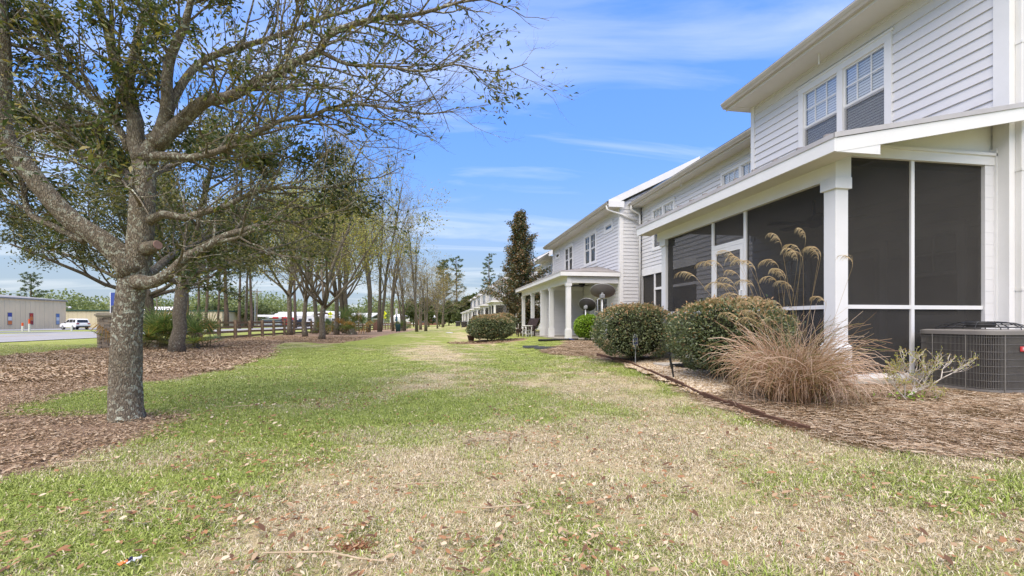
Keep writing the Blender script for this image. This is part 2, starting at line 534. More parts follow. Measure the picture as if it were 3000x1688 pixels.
def m_lawn():
    t = NT('lawn')
    w = t.coord('World')
    g = t.attr('green')
    n1 = t.noise(w, 26, 5, 0.75)
    n2 = t.noise(w, 2.2, 4, 0.6)
    n3 = t.noise(t.coord('World', (5, 5, 1)), 22, 3, 0.8)
    n4 = t.noise(t.coord('World', (1.0, 0.45, 1)), 0.8, 4, 0.65)
    fac = t.math('ADD', g, t.math('MULTIPLY', t.math('SUBTRACT', n1, 0.5), 1.5))
    fac = t.math('ADD', fac, t.math('MULTIPLY', t.math('SUBTRACT', n4, 0.5), 0.7))
    fac = t.ramp(fac, [(0.30, (0, 0, 0)), (0.75, (1, 1, 1))])
    straw = t.ramp(n3, [(0.28, (0.30, 0.235, 0.13)), (0.5, (0.50, 0.41, 0.245)), (0.72, (0.64, 0.54, 0.36))])
    grn = t.ramp(t.mix(0.5, n3, n2), [(0.3, (0.16, 0.195, 0.045)), (0.5, (0.26, 0.30, 0.075)), (0.7, (0.35, 0.385, 0.12))])
    col = t.mix(fac, straw, grn)
    # leaf mulch under the trees
    ml = t.ramp(t.noise(t.coord('World', (1, 1, 1)), 34, 5, 0.75, 0.4), [(0.28, (0.15, 0.105, 0.072)), (0.45, (0.30, 0.205, 0.14)), (0.58, (0.43, 0.30, 0.205)), (0.75, (0.55, 0.42, 0.31))])
    ml = t.mix(t.math('MULTIPLY', n2, 0.5), ml, (0.32, 0.22, 0.15))
    bm = t.math('ADD', t.attr('bed'), t.math('MULTIPLY', t.math('SUBTRACT', n1, 0.5), 0.45))
    col = t.mix(t.ramp(bm, [(0.40, (0, 0, 0)), (0.60, (1, 1, 1))]), col, ml)
    st = t.ramp(t.noise(t.coord('World', (3.0, 1, 1), (0, 0, 0.5)), 30, 5, 0.7, 0.8), [(0.3, (0.15, 0.10, 0.07)), (0.5, (0.34, 0.24, 0.165)), (0.7, (0.50, 0.375, 0.275))])
    sm = t.math('ADD', t.attr('straw'), t.math('MULTIPLY', t.math('SUBTRACT', n1, 0.5), 0.4))
    col = t.mix(t.ramp(sm, [(0.42, (0, 0, 0)), (0.58, (1, 1, 1))]), col, st)
    nr = t.bump(t.math('ADD', n1, t.math('MULTIPLY', n3, 0.6)), 0.8, 0.03)
    return t.done(t.pbr(col, 0.95, 0.05, 0, nr))
M_LAWN = m_lawn()

def m_blade(name, stops_g, stops_s, instanced=True):
    t = NT(name)
    g = t.attr('green', 'INSTANCER')
    r = t.attr('rnd'); r2 = t.attr('rnd2')
    n = len(stops_g)
    cg = t.ramp(r, [((i + .5) / n, c) for i, c in enumerate(stops_g)])
    n = len(stops_s)
    cs = t.ramp(r, [((i + .5) / n, c) for i, c in enumerate(stops_s)])
    f = t.math('ADD', t.math('MULTIPLY', t.math('SUBTRACT', g, r2), 6.0), 0.5, True)
    col = t.mix(f, cs, cg)
    b = t.pbr(col, 0.6, 0.2)
    tr = t.add('ShaderNodeBsdfTranslucent'); t.l.new(col, tr.inputs['Color'])
    mx = t.add('ShaderNodeMixShader'); mx.inputs[0].default_value = 0.18
    t.l.new(b, mx.inputs[1]); t.l.new(tr.outputs[0], mx.inputs[2])
    return t.done(mx.outputs[0])
M_BLADE = m_blade('grass_blade',
                  [(0.17, 0.22, 0.04), (0.25, 0.325, 0.065), (0.33, 0.40, 0.10), (0.43, 0.48, 0.15)],
                  [(0.37, 0.29, 0.17), (0.52, 0.425, 0.275), (0.64, 0.55, 0.385), (0.75, 0.67, 0.51)])
M_LEAFLIT = foliage('fallen_leaf', [(0.13, 0.07, 0.042), (0.24, 0.115, 0.058), (0.34, 0.175, 0.088), (0.38, 0.25, 0.15), (0.46, 0.33, 0.21), (0.60, 0.49, 0.35)], 0.12, 0.7, 0.2)
M_MULCHLEAF = foliage('mulch_leaf', [(0.136, 0.091, 0.056), (0.240, 0.162, 0.101), (0.336, 0.229, 0.146), (0.416, 0.296, 0.195), (0.504, 0.395, 0.277)], 0.1, 0.75, 0.15)
M_STRAW = foliage('pine_straw', [(0.136, 0.087, 0.053), (0.240, 0.158, 0.098), (0.336, 0.229, 0.146), (0.424, 0.320, 0.217), (0.512, 0.419, 0.315)], 0.1, 0.75, 0.15)

# ------------------------------------------------------------------ ground
def smooth_poly(p, n=6):
    out = []
    m = len(p)
    for i in range(m):
        p0, p1, p2, p3 = (np.array(p[(i + k - 1) % m], float) for k in range(4))
        for j in range(n):
            t = j / n
            out.append(tuple(0.5 * (2 * p1 + (p2 - p0) * t + (2 * p0 - 5 * p1 + 4 * p2 - p3) * t * t + (3 * p1 - p0 - 3 * p2 + p3) * t ** 3)))
    return out
BED_L = smooth_poly([(-2.75, 3.2), (-2.71, 3.5), (-2.61, 3.64), (-2.63, 3.93), (-2.54, 4.1), (-2.54, 4.4), (-2.5, 4.8), (-2.6, 5.3),
         (-2.97, 5.55), (-3.3, 5.6), (-3.63, 5.62), (-3.9, 5.60), (-4.32, 5.70), (-4.68, 5.92), (-4.8, 6.25), (-5.02, 6.9), (-5.06, 7.4), (-5.0, 8.0),
         (-4.77, 8.4), (-4.45, 9.1), (-4.44, 10.2), (-4.56, 11.7), (-4.95, 13.7), (-5.7, 17.6), (-7.0, 21.0), (-7.2, 23.2), (-6.4, 23.6), (-5.4, 22.2), (-4.6, 22.6),
         (-4.2, 28.2), (-3.8, 38.1), (-3.5, 52), (-3.3, 64.8), (-2.0, 84.6), (-4.5, 90), (-8.0, 78), (-9.9, 60), (-11.6, 41), (-12.5, 27), (-12.9, 19.6),
         (-12.3, 15), (-12.2, 6), (-10, 1.6), (-4, 1.4)])
BED_L2 = smooth_poly([(-2.75, 3.2), (-2.71, 3.5), (-2.61, 3.64), (-2.63, 3.93), (-2.54, 4.1), (-2.54, 4.4), (-2.5, 4.8), (-2.6, 5.3), (-2.97, 5.55)])
BED_R = smooth_poly([(3.83, 10.8), (3.76, 9.4), (3.72, 8.45), (3.49, 7.2), (3.33, 6.3), (3.22, 5.63), (3.10, 4.93), (3.02, 4.35), (2.97, 3.71), (2.98, 3.26),
         (3.03, 2.9), (3.28, 2.62), (3.72, 2.34), (5.0, 1.7), (8.5, 1.2), (8.9, 4.8), (8.9, 10.2), (5.4, 11.0)])
BED_D = smooth_poly([(3.2, 12.2), (3.5, 11.0), (4.0, 10.3), (5.4, 10.3), (8.9, 10.3), (8.9, 18.4), (5.6, 18.6), (4.6, 16.2), (3.6, 14.2)])   # bare bed by the downspout
BUSH_C = (2.45, 21.6)
PEB = smooth_poly([(3.66, 8.25), (4.0, 8.6), (4.35, 8.75), (4.9, 8.9), (4.9, 7.4), (4.9, 6.6), (4.4, 6.5), (3.85, 5.75), (3.42, 5.2), (3.18, 5.0), (3.26, 5.55), (3.36, 6.2), (3.52, 7.15)])
def bed_at(x, y):
    j = 0.18
    xx = x + (fbm(x * 1.7, y * 1.7, 5) - 0.5) * 2 * j * (1 + np.maximum(0, y - 8) * 0.08)
    yy = y + (fbm(x * 1.7 + 31, y * 1.7, 6) - 0.5) * 2 * j
    b = in_poly(xx, yy, BED_L).astype(float)
    d = np.hypot((xx - BUSH_C[0]) / 1.75, (yy - BUSH_C[1] + 0.15) / 1.6)
    return np.maximum(b, (d < 1).astype(float))
def straw_at(x, y):
    xx = x + (fbm(x * 2.3, y * 2.3, 15) - 0.5) * 0.12
    yy = y + (fbm(x * 2.3 + 31, y * 2.3, 16) - 0.5) * 0.12
    return np.maximum(in_poly(xx, yy, BED_R), in_poly(xx + (fbm(x * 1.2, y * 1.2, 25) - .5) * .8, yy, BED_D)).astype(float)
G_BLOBS = [(-1.5, 4.6, 0.9, 0.6, 0.75), (-0.55, 5.0, 0.9, 0.5, 0.8), (0.25, 5.7, 0.6, 0.7, 0.5), (1.4, 5.1, 0.45, 0.35, 0.55), (-1.2, 3.4, 0.35, 0.7, 0.5), (-2.2, 2.9, 0.7, 0.6, 0.6),
           (-1.5, 2.2, 0.45, 0.4, 0.35), (-3.0, 12.5, 2.0, 4.0, 0.45), (-3.2, 24, 2.0, 9.0, 0.5), (-3.5, 7, 1.0, 1.5, 0.45), (-2.0, 8.2, 1.0, 2.2, 0.45), (1.8, 9.5, 0.7, 2.0, 0.3), (3.4, 14, 1.0, 3.5, 0.55), (4.6, 22, 1.4, 4.0, 0.6), (0.3, 22, 0.8, 6, 0.3), (2.6, 2.3, 0.5, 0.35, 0.35), (-5.0, 5.9, 1.2, 0.45, 0.4),
           (-0.2, 7.9, 0.8, 1.3, -0.55), (0.4, 12, 0.8, 3.5, -0.4), (-0.4, 17, 0.9, 4.5, -0.5), (0.8, 3.3, 1.1, 0.7, -0.45), (1.9, 3.3, 0.8, 0.8, -0.5), (1.0, 2.0, 1.6, 0.5, -0.25), (-0.6, 2.6, 0.6, 0.5, -0.35), (2.2, 6.6, 0.7, 1.4, -0.35), (-1.8, 3.6, 0.3, 0.3, -0.3), (2.2, 30, 2.0, 7, -0.35)]
def green_at(x, y):
    g = 0.64 + (fbm(x * 0.55, y * 0.3, 40, 5) - 0.5) * 0.8 + (fbm(x * 3.1, y * 2.6, 60, 4) - 0.5) * 1.25
    for bx, by, sx, sy, a in G_BLOBS:
        g = g + .8 * a * np.exp(-((x - bx) / sx) ** 2 - ((y - by) / sy) ** 2)
    far = sstep(-11.5, -14, x)
    return np.clip(g * (1 - far) + 0.75 * far, 0.24, 0.94)
gx = np.concatenate([[-1800, -900, -450, -250, -160, -120, -90], np.arange(-70, -14, 2.0), np.arange(-14, 8.99, 0.13), np.arange(9, 30, 2.0), [40, 60, 120, 300, 800, 1800]])
gy = np.concatenate([[-300, -60, -20, -6], np.arange(-2, 0.9, 0.5), np.arange(1, 30, 0.13), np.arange(30, 100, 0.5), [105, 115, 130, 160, 220, 330, 600, 1100, 2400]])
GX, GY = np.meshgrid(gx, gy)
GZ = ground_h(GX, GY)
near = (np.abs(GX + 3) < 12) & (GY < 40)
GZ = GZ + np.where(near, (fbm(GX * 1.1, GY * 1.1, 77) - 0.5) * 0.035, 0)
def blur(f):
    off = [(-.05, -.05), (.05, -.04), (0, 0), (-.05, .06), (.06, .05)]
    return sum(f(GX.ravel() + a, GY.ravel() + b) for a, b in off) / len(off)
nx, ny = len(gx), len(gy)
ii = np.arange(nx * ny).reshape(ny, nx)
GF = np.stack([ii[:-1, :-1], ii[:-1, 1:], ii[1:, 1:], ii[1:, :-1]], -1).reshape(-1, 4)
me = np_mesh('lawn', np.stack([GX, GY, GZ], -1).reshape(-1, 3), GF,
             {'green': green_at(GX.ravel(), GY.ravel()), 'bed': blur(bed_at), 'straw': blur(straw_at)}, True)
tag(link_mesh('lawn', me, M_LAWN), kind='structure')

# ------------------------------------------------------------------ grass, leaves and straw lying on the ground
rng = np.random.default_rng(11)
def blade_tile(name, n, rad, hmin, hmax, w, lean, flat=0.0):
    r = rad * np.sqrt(rng.random(n)); a = rng.random(n) * 2 * np.pi
    base = np.stack([r * np.cos(a), r * np.sin(a), np.full(n, -0.006)], -1)
    h = hmin + (hmax - hmin) * rng.random(n)
    th = rng.random(n) * 2 * np.pi
    ln = lean * (0.35 + rng.random(n))
    lay = rng.random(n) < flat
    ln = np.where(lay, 1.35 + 0.25 * rng.random(n), ln)
    d = np.stack([np.cos(th), np.sin(th), np.zeros(n)], -1)
    sd = np.stack([-np.sin(th), np.cos(th), np.zeros(n)], -1)
    ww = (w * (0.6 + 0.8 * rng.random(n)))[:, None]
    mid = base + d * (h * np.sin(ln * 0.6) * 0.5)[:, None] + np.array([0, 0, 1]) * (h * np.cos(ln * 0.6) * 0.55)[:, None]
    tip = mid + d * (h * np.sin(np.minimum(ln * 1.3, 1.75)) * 0.5)[:, None] + np.array([0, 0, 1]) * (h * np.cos(np.minimum(ln * 1.3, 1.75)) * 0.45)[:, None]
    V = np.stack([base - sd * ww * .5, base + sd * ww * .5, mid + sd * ww * .45, mid - sd * ww * .45, tip], 1)
    V[:, :, 2] = np.maximum(V[:, :, 2], np.array([-.006, -.006, .004, .004, .003]))
    V[lay, :, 2] += (0.014 * rng.random(lay.sum()))[:, None]
    k = np.arange(n)[:, None] * 5
    F = np.concatenate([k + np.array([[0, 1, 2]]), k + np.array([[0, 2, 3]]), k + np.array([[3, 2, 4]])])
    rr = np.repeat(rng.random(n), 5)
    r2 = np.repeat(np.where(lay, 0.3 + 0.7 * rng.random(n), rng.random(n) * .9), 5)
    me = np_mesh(name, V.reshape(-1, 3), F, {'rnd': rr, 'rnd2': r2})
    o = bpy.data.objects.new(name, me); me.materials.append(M_BLADE)
    return o
def sample_frustum(dens_fn, d0, d1, umax=1.24):
    """points on the ground inside the widened view between two distances"""
    step = 0.25
    out = []
    n = int(sum(dens_fn(d + step / 2) * 2 * umax * (d + step / 2) * step for d in np.arange(d0, d1, step)))
    ds = np.arange(d0, d1, 0.05); wts = np.array([dens_fn(d) * d for d in ds]); wts /= wts.sum()
    d = rng.choice(ds, n, p=wts) + rng.random(n) * 0.05
    u = (rng.random(n) * 2 - 1) * umax
    return np.stack([d * (_s + u * _c), d * (_c - u * _s)], -1)
tiles = [blade_tile('grass_tile_a', 210, 0.17, 0.018, 0.044, 0.0034, 1.0, 0.62), blade_tile('grass_tile_b', 210, 0.17, 0.016, 0.04, 0.0036, 1.15, 0.75),
         blade_tile('grass_tile_c', 180, 0.17, 0.02, 0.052, 0.0036, 0.9, 0.5), blade_tile('grass_tile_d', 170, 0.2, 0.025, 0.05, 0.0052, 1.0, 0.65)]
def gdens(d):
    return 88.0 if d < 3.2 else (88 - (d - 3.2) * 10.5 if d < 9 else max(6, 30 - (d - 9) * 2.2))
P2 = sample_frustum(gdens, 1.45, 20)
k = (bed_at(P2[:, 0], P2[:, 1]) < .5) & (straw_at(P2[:, 0], P2[:, 1]) < .5) & (P2[:, 0] < 8)
stray = rng.random(len(P2)) < 0.02
P2 = P2[k]
n = len(P2)
gg = green_at(P2[:, 0], P2[:, 1])
z = ground_h(P2[:, 0], P2[:, 1]) + (fbm(P2[:, 0] * 1.1, P2[:, 1] * 1.1, 77) - 0.5) * 0.035
dist = np.hypot(P2[:, 0], P2[:, 1])
scatter('lawn_grass', tiles, np.column_stack([P2, z]), np.column_stack([np.zeros((n, 2)), rng.random(n) * 6.283]),
        (0.8 + 0.45 * rng.random(n)) * np.where(gg > .55, 1.1, 0.9), np.where(dist > 8, 3, rng.integers(0, 3, n)), {'green': np.clip(gg * 1.1 + (rng.random(n) - .5) * .25, 0.02, 0.95)},
        'short mown grass, patchy green and straw coloured', 'grass')

def leaf_tile(name, n, rad, L, W, mat, tilt=0.5, up=0.012, seed=0):
    r = rad * np.sqrt(rng.random(n)); a = rng.random(n) * 2 * np.pi
    C = np.stack([r * np.cos(a), r * np.sin(a), up * (0.2 + rng.random(n))], -1)
    th = rng.random(n) * 2 * np.pi
    D = np.stack([np.cos(th), np.sin(th), (rng.random(n) - .5) * tilt], -1)
    N = np.stack([(rng.random(n) - .5) * tilt * 1.6, (rng.random(n) - .5) * tilt * 1.6, np.ones(n)], -1)
    D /= np.linalg.norm(D, axis=1, keepdims=True)
    S = np.cross(D, N); S /= np.linalg.norm(S, axis=1, keepdims=True); N = np.cross(S, D)
    l = (L * (0.6 + 0.7 * rng.random(n)))[:, None]; w = (W * (0.6 + 0.8 * rng.random(n)))[:, None]
    cu = (rng.random(n)[:, None] - 0.15) * 0.35
    prof = [(-.5, .06), (-.2, .42), (.15, .5), (.5, .03)]
    V = np.empty((n, 8, 3))
    for i, (q, ww) in enumerate(prof):
        lift = N * (w * cu * (ww * 2)) + N * l * (q * q) * 0.35 * cu
        V[:, i * 2] = C + D * l * q - S * w * ww + lift
        V[:, i * 2 + 1] = C + D * l * q + S * w * ww + lift
    V[:, :, 2] = np.maximum(V[:, :, 2], 0.001)
    k = np.arange(n)[:, None] * 8
    F = np.concatenate([k + np.array([[2 * i, 2 * i + 1, 2 * i + 3, 2 * i + 2]]) for i in range(3)])
    me = np_mesh(name, V.reshape(-1, 3), F, {'rnd': np.repeat(rng.random(n), 8)})
    me.materials.append(mat)
    return bpy.data.objects.new(name, me)
# leaves dropped over the lawn, thickest in front of the oak
lt = [leaf_tile('dropped_leaf_%02d' % q, 1 + q % 5, 0.05 + .03 * (q % 5), (0.024, 0.029, 0.034, 0.039)[q % 4], (0.0088, 0.0105, 0.0115, 0.0145)[q % 4], M_LEAFLIT, 0.75, 0.034) for q in range(16)]
P2 = sample_frustum(lambda d: 200 if d < 3.8 else max(12, 200 - (d - 3.8) * 28), 1.45, 16)
pr = np.clip(1.0 - 0.20 * (P2[:, 0] + 0.6), 0.4, 1) * np.where(fbm(P2[:, 0] * .8, P2[:, 1] * .8, 91) > 0.5, 1.0, 0.22)
pr = pr * np.where(green_at(P2[:, 0], P2[:, 1]) > .75, 0.35, 1)
P2 = P2[(rng.random(len(P2)) < pr) & (straw_at(P2[:, 0], P2[:, 1]) < .5) & (bed_at(P2[:, 0], P2[:, 1]) < .5)]
n = len(P2)
scatter('fallen_leaves', lt, np.column_stack([P2, ground_h(P2[:, 0], P2[:, 1]) + 0.008]), np.column_stack([np.zeros((n, 2)), rng.random(n) * 6.283]), 0.75 + 0.6 * rng.random(n), rng.integers(0, 16, n), {},
        'tan and russet oak leaves dropped over the lawn', 'leaves')
# leaf mulch in the beds on the left
mt = [leaf_tile('mulch_tile_a', 110, 0.22, 0.034, 0.011, M_MULCHLEAF, 0.7, 0.022), leaf_tile('mulch_tile_b', 110, 0.22, 0.028, 0.008, M_MULCHLEAF, 0.8, 0.02), leaf_tile('mulch_tile_c', 90, 0.3, 0.055, 0.020, M_MULCHLEAF, 0.8, 0.04)]
P2 = sample_frustum(lambda d: 34 if d < 8 else (20 if d < 14 else 7), 2.4, 30)
P2 = P2[bed_at(P2[:, 0], P2[:, 1]) > .5]
n = len(P2); dist = np.hypot(P2[:, 0], P2[:, 1])
scatter('leaf_mulch', mt, np.column_stack([P2, ground_h(P2[:, 0], P2[:, 1]) + (fbm(P2[:, 0] * 1.1, P2[:, 1] * 1.1, 77) - 0.5) * 0.035]), np.column_stack([np.zeros((n, 2)), rng.random(n) * 6.283]), 0.8 + 0.5 * rng.random(n), np.where(dist > 11, 2, rng.integers(0, 2, n)), {},
        'brown leaf mulch covering the beds under the trees', 'mulch')
# pine straw in the bed beside the porch
def straw_tile(name, n, rad):
    r = rad * np.sqrt(rng.random(n)); a = rng.random(n) * 2 * np.pi
    C = np.stack([r * np.cos(a), r * np.sin(a), 0.003 + 0.022 * rng.random(n) ** 1.5], -1)
    th = rng.normal(0, 1.3, n)
    l = 0.035 + 0.085 * rng.random(n) ** 1.4; bend = rng.normal(0, 0.6, n)
    w = 0.0008 + 0.0012 * rng.random(n)
    pts = []
    for q in (-.5, 0, .5):
        t = th + bend * q
        p = C + np.stack([np.cos(t), np.sin(t), np.zeros(n)], -1) * (l * q)[:, None]
        p[:, 2] += 0.012 * (rng.random(n) - .35)
        sd = np.stack([-np.sin(t), np.cos(t), 0.6 * np.ones(n)], -1) * w[:, None]
        pts += [p - sd, p + sd]
    V = np.stack(pts, 1); V[:, :, 2] = np.maximum(V[:, :, 2], 0.0)
    k = np.arange(n)[:, None] * 6
    F = np.concatenate([k + np.array([[0, 1, 3, 2]]), k + np.array([[2, 3, 5, 4]])])
    me = np_mesh(name, V.reshape(-1, 3), F, {'rnd': np.repeat(rng.random(n), 6)})
    me.materials.append(M_STRAW)
    return bpy.data.objects.new(name, me)
stt = [straw_tile('straw_tile_a', 260, 0.2), straw_tile('straw_tile_b', 260, 0.2)]
P2 = np.stack([2.7 + 4.9 * rng.random(3800), 1.6 + 8.5 * rng.random(3800)], -1)
P2 = P2[(straw_at(P2[:, 0], P2[:, 1]) > .5) & ~in_poly(P2[:, 0], P2[:, 1], PEB) & ~((P2[:, 0] > 4.7) & (P2[:, 1] > 4.85))]
P3 = np.stack([3.1 + 4.5 * rng.random(2600), 10.2 + 8.4 * rng.random(2600)], -1)
P3 = P3[straw_at(P3[:, 0], P3[:, 1]) > .5]
P2 = np.concatenate([P2, P3])
n = len(P2)
scatter('pine_straw', stt, np.column_stack([P2, ground_h(P2[:, 0], P2[:, 1]) + (fbm(P2[:, 0] * 1.1, P2[:, 1] * 1.1, 77) - 0.5) * 0.035]), np.column_stack([np.zeros((n, 2)), 0.4 + rng.random(n) * 6.283]), 0.8 + 0.5 * rng.random(n), rng.integers(0, 2, n), {},
        'brown pine straw spread over the bed beside the porch', 'pine straw')
# pebbles by the screen door
m_peb = foliage('pebble', [(0.28, 0.19, 0.10), (0.42, 0.31, 0.19), (0.55, 0.44, 0.30), (0.66, 0.57, 0.44), (0.34, 0.27, 0.21)], 0.0, 0.7, 0.3)
def pebble_tile(name, n):
    Vs, Fs, rr = [], [], []
    import itertools
    cube = np.array(list(itertools.product((-1, 1), (-1, 1), (-1, 1))), float)
    q = [(0, 1, 3, 2), (4, 6, 7, 5), (0, 4, 5, 1), (2, 3, 7, 6), (0, 2, 6, 4), (1, 5, 7, 3)]
    # an octagonal pebble: two rings and two poles
    ring = [(math.cos(a), math.sin(a)) for a in np.arange(6) * math.pi / 3]
    for i in range(n):
        c = np.array([(rng.random() - .5) * .3, (rng.random() - .5) * .3, 0.006 + .012 * rng.random()])
        s = np.array([0.012 + .012 * rng.random(), 0.009 + .008 * rng.random(), 0.006 + .005 * rng.random()])
        th = rng.random() * 6.28; cs, sn = math.cos(th), math.sin(th)
        V = [(0, 0, -1)] + [(x, y, -.1 + .2 * rng.random()) for x, y in ring] + [(x * .6, y * .6, .75) for x, y in ring] + [(0, 0, 1)]
        V = np.array(V) * s
        V = np.stack([V[:, 0] * cs - V[:, 1] * sn, V[:, 0] * sn + V[:, 1] * cs, V[:, 2]], -1) + c
        b = 14 * i
        for k2 in range(6):
            j = (k2 + 1) % 6
            Fs += [(b, b + 1 + j, b + 1 + k2), (b + 1 + k2, b + 1 + j, b + 7 + j), (b + 1 + k2, b + 7 + j, b + 7 + k2), (b + 13, b + 7 + k2, b + 7 + j)]
        Vs.append(V); rr += [rng.random()] * 14
    me = np_mesh(name, np.concatenate(Vs), np.array(Fs), {'rnd': rr}, True)
    me.materials.append(m_peb)
    return bpy.data.objects.new(name, me)
pt = [pebble_tile('pebble_tile_a', 130), pebble_tile('pebble_tile_b', 130)]
P2 = np.stack([3.1 + 1.9 * rng.random(900), 4.9 + 4.2 * rng.random(900)], -1)
P2 = P2[in_poly(P2[:, 0], P2[:, 1], PEB)]
n = len(P2)
scatter('pebble_bed', pt, np.column_stack([P2, ground_h(P2[:, 0], P2[:, 1]) + 0.012]), np.column_stack([np.zeros((n, 2)), rng.random(n) * 6.283]), 0.9 + 0.3 * rng.random(n), rng.integers(0, 2, n), {},
        'tan river pebbles in front of the screen door', 'pebbles')

# ------------------------------------------------------------------ road, verge markings and the car park
def strip(name, x0, x1, ys, dz, mat):
    V = []
    for y in ys:
        V += [(x0, y, gh(x0, y) + dz), (x1, y, gh(x1, y) + dz)]
    n = len(ys)
    F = [(2 * i, 2 * i + 1, 2 * i + 3, 2 * i + 2) for i in range(n - 1)]
    return tag(link_mesh(name, np_mesh(name, V, F), mat), kind='structure')
M_ROAD = pmat('road_asphalt', (0.34, 0.335, 0.33), (0.27, 0.265, 0.26), 0.6, 0.9, 0.1, 0.3, 60, coord='World')
M_LOT = pmat('lot_asphalt', (0.30, 0.30, 0.30), (0.23, 0.23, 0.23), 0.3, 0.9, 0.1, 0.3, 40, coord='World')
M_YEL = pmat('road_yellow', (0.62, 0.45, 0.08), (0.5, 0.36, 0.08), 3, 0.8)
M_WHT = pmat('road_white', (0.72, 0.72, 0.70), (0.6, 0.6, 0.58), 3, 0.8)
ys = list(np.arange(-60, 30, 15)) + list(np.arange(30, 100, 4)) + [110, 140, 200, 320, 600]
strip('road', -35.5, -20.6, ys, 0.03, M_ROAD)
for x0, x1, m in ((-28.22, -28.10, M_YEL), (-27.96, -27.84, M_YEL), (-21.05, -20.93, M_WHT), (-35.1, -34.98, M_WHT)):
    strip('road_line', x0, x1, ys, 0.036, m)
strip('parking_lot', -74, -55, list(range(45, 121, 5)), 0.03, M_LOT)
strip('driveway', -55.0, -35.45, [50, 52, 54, 56, 58], 0.034, M_LOT)
# ------------------------------------------------------------------ townhouses
M_SIDING = pmat('siding_paint', (0.69, 0.685, 0.685), (0.645, 0.64, 0.64), 1.6, 0.55, 0.3, 0.12, 60, stretch=(1, 1, 6), coord='World')
M_TRIM = pmat('white_trim', (0.79, 0.785, 0.775), (0.74, 0.735, 0.72), 2.5, 0.5, 0.3, 0.06, 30, coord='World')
M_SOFFIT = pmat('soffit_paint', (0.68, 0.66, 0.615), (0.63, 0.61, 0.56), 1.5, 0.6, 0.2, coord='World')
M_GUTTER = pmat('gutter_metal', (0.52, 0.485, 0.43), (0.46, 0.425, 0.375), 3, 0.45, 0.4, stretch=(1, 1, 1), coord='World')
M_DRIP = pmat('drip_edge', (0.50, 0.485, 0.485), (0.42, 0.40, 0.40), 3, 0.5, 0.3, coord='World')
M_ROOF = pmat('metal_roof', (0.30, 0.27, 0.25), (0.20, 0.18, 0.165), 2.0, 0.5, 0.4, 0.2, 40, coord='World')
M_SHING = pmat('shingle', (0.16, 0.145, 0.13), (0.10, 0.09, 0.08), 6, 0.9, 0.1, 0.5, 30, coord='World')
M_CONC = pmat('concrete', (0.48, 0.44, 0.37), (0.33, 0.30, 0.24), 3, 0.9, 0.1, 0.4, 50, coord='World')
M_INT = pmat('room_dark', (0.05, 0.05, 0.052), (0.035, 0.035, 0.037), 2, 0.9, 0.05)
M_ROOM_SHADE = pmat('room_shade_panel', (0.16, 0.16, 0.165), (0.10, 0.10, 0.105), 9, 0.9, 0.05, stretch=(1, 6, 0.1), coord='World')  # dark colour standing in for the shade of rooms behind the glass
M_BLIND = pmat('blind_slat', (0.88, 0.88, 0.87), (0.85, 0.85, 0.84), 2, 0.6, 0.3)
M_FAN = pmat('fan_dark', (0.022, 0.018, 0.016), (0.012, 0.01, 0.009), 4, 0.4, 0.4)
M_PIPE = pmat('downspout_paint', (0.74, 0.735, 0.72), (0.66, 0.65, 0.62), 5, 0.45, 0.35, stretch=(1, 1, 0.3), coord='World')
def m_glass():
    t = NT('window_glass')
    tr = t.add('ShaderNodeBsdfTransparent'); tr.inputs[0].default_value = (0.95, 0.96, 0.96, 1)
    v = t.coord('World')
    gl = t.add('ShaderNodeBsdfGlossy'); gl.inputs['Roughness'].default_value = 0.02; gl.inputs['Color'].default_value = (0.9, 0.92, 0.95, 1)
    t.l.new(t.bump(t.noise(v, 1.6, 2), 0.05, 0.02), gl.inputs['Normal'])
    lw = t.add('ShaderNodeLayerWeight'); lw.inputs['Blend'].default_value = 0.25
    f = t.math('ADD', t.math('MULTIPLY', lw.outputs['Fresnel'], 0.20), 0.02, True)
    mx = t.add('ShaderNodeMixShader'); t.l.new(f, mx.inputs[0]); t.l.new(tr.outputs[0], mx.inputs[1]); t.l.new(gl.outputs[0], mx.inputs[2])
    return t.done(mx.outputs[0])
M_GLASS = m_glass()
def m_screen():
    t = NT('insect_screen')
    tr = t.add('ShaderNodeBsdfTransparent'); tr.inputs[0].default_value = (1, 1, 1, 1)
    v = t.coord('World')
    col = t.ramp(t.noise(v, 2.0, 3), [(0.3, (0.050, 0.046, 0.041)), (0.7, (0.062, 0.057, 0.051))])
    d = t.pbr(col, 0.8, 0.15)
    mx = t.add('ShaderNodeMixShader'); mx.inputs[0].default_value = 0.63
    t.l.new(tr.outputs[0], mx.inputs[1]); t.l.new(d, mx.inputs[2])
    return t.done(mx.outputs[0])
M_SCREEN = m_screen()
def m_half():
    t = NT('half_screen')
    tr = t.add('ShaderNodeBsdfTransparent')
    mx = t.add('ShaderNodeMixShader'); mx.inputs[0].default_value = 0.26
    t.l.new(tr.outputs[0], mx.inputs[1]); t.l.new(t.pbr(t.ramp(t.noise(t.coord('World'), 3), [(.3, (.10, .10, .105)), (.7, (.13, .13, .135))]), .8, .1), mx.inputs[2])
    return t.done(mx.outputs[0])
M_HALF = m_half()
def m_siding_far():
    t = NT('siding_far')
    v = t.coord('World')
    sp = t.add('ShaderNodeSeparateXYZ'); t.l.new(v, sp.inputs[0])
    saw = t.math('FRACT', t.math('DIVIDE', sp.outputs['Z'], 0.156))
    n = t.noise(v, 1.5, 3)
    col = t.ramp(n, [(0.3, (0.645, 0.64, 0.64)), (0.7, (0.69, 0.685, 0.685))])
    nr = t.bump(t.math('SUBTRACT', 1.0, saw), 1.0, 0.012)
    return t.done(t.pbr(col, 0.55, 0.3, 0, nr))
M_SIDFAR = m_siding_far()

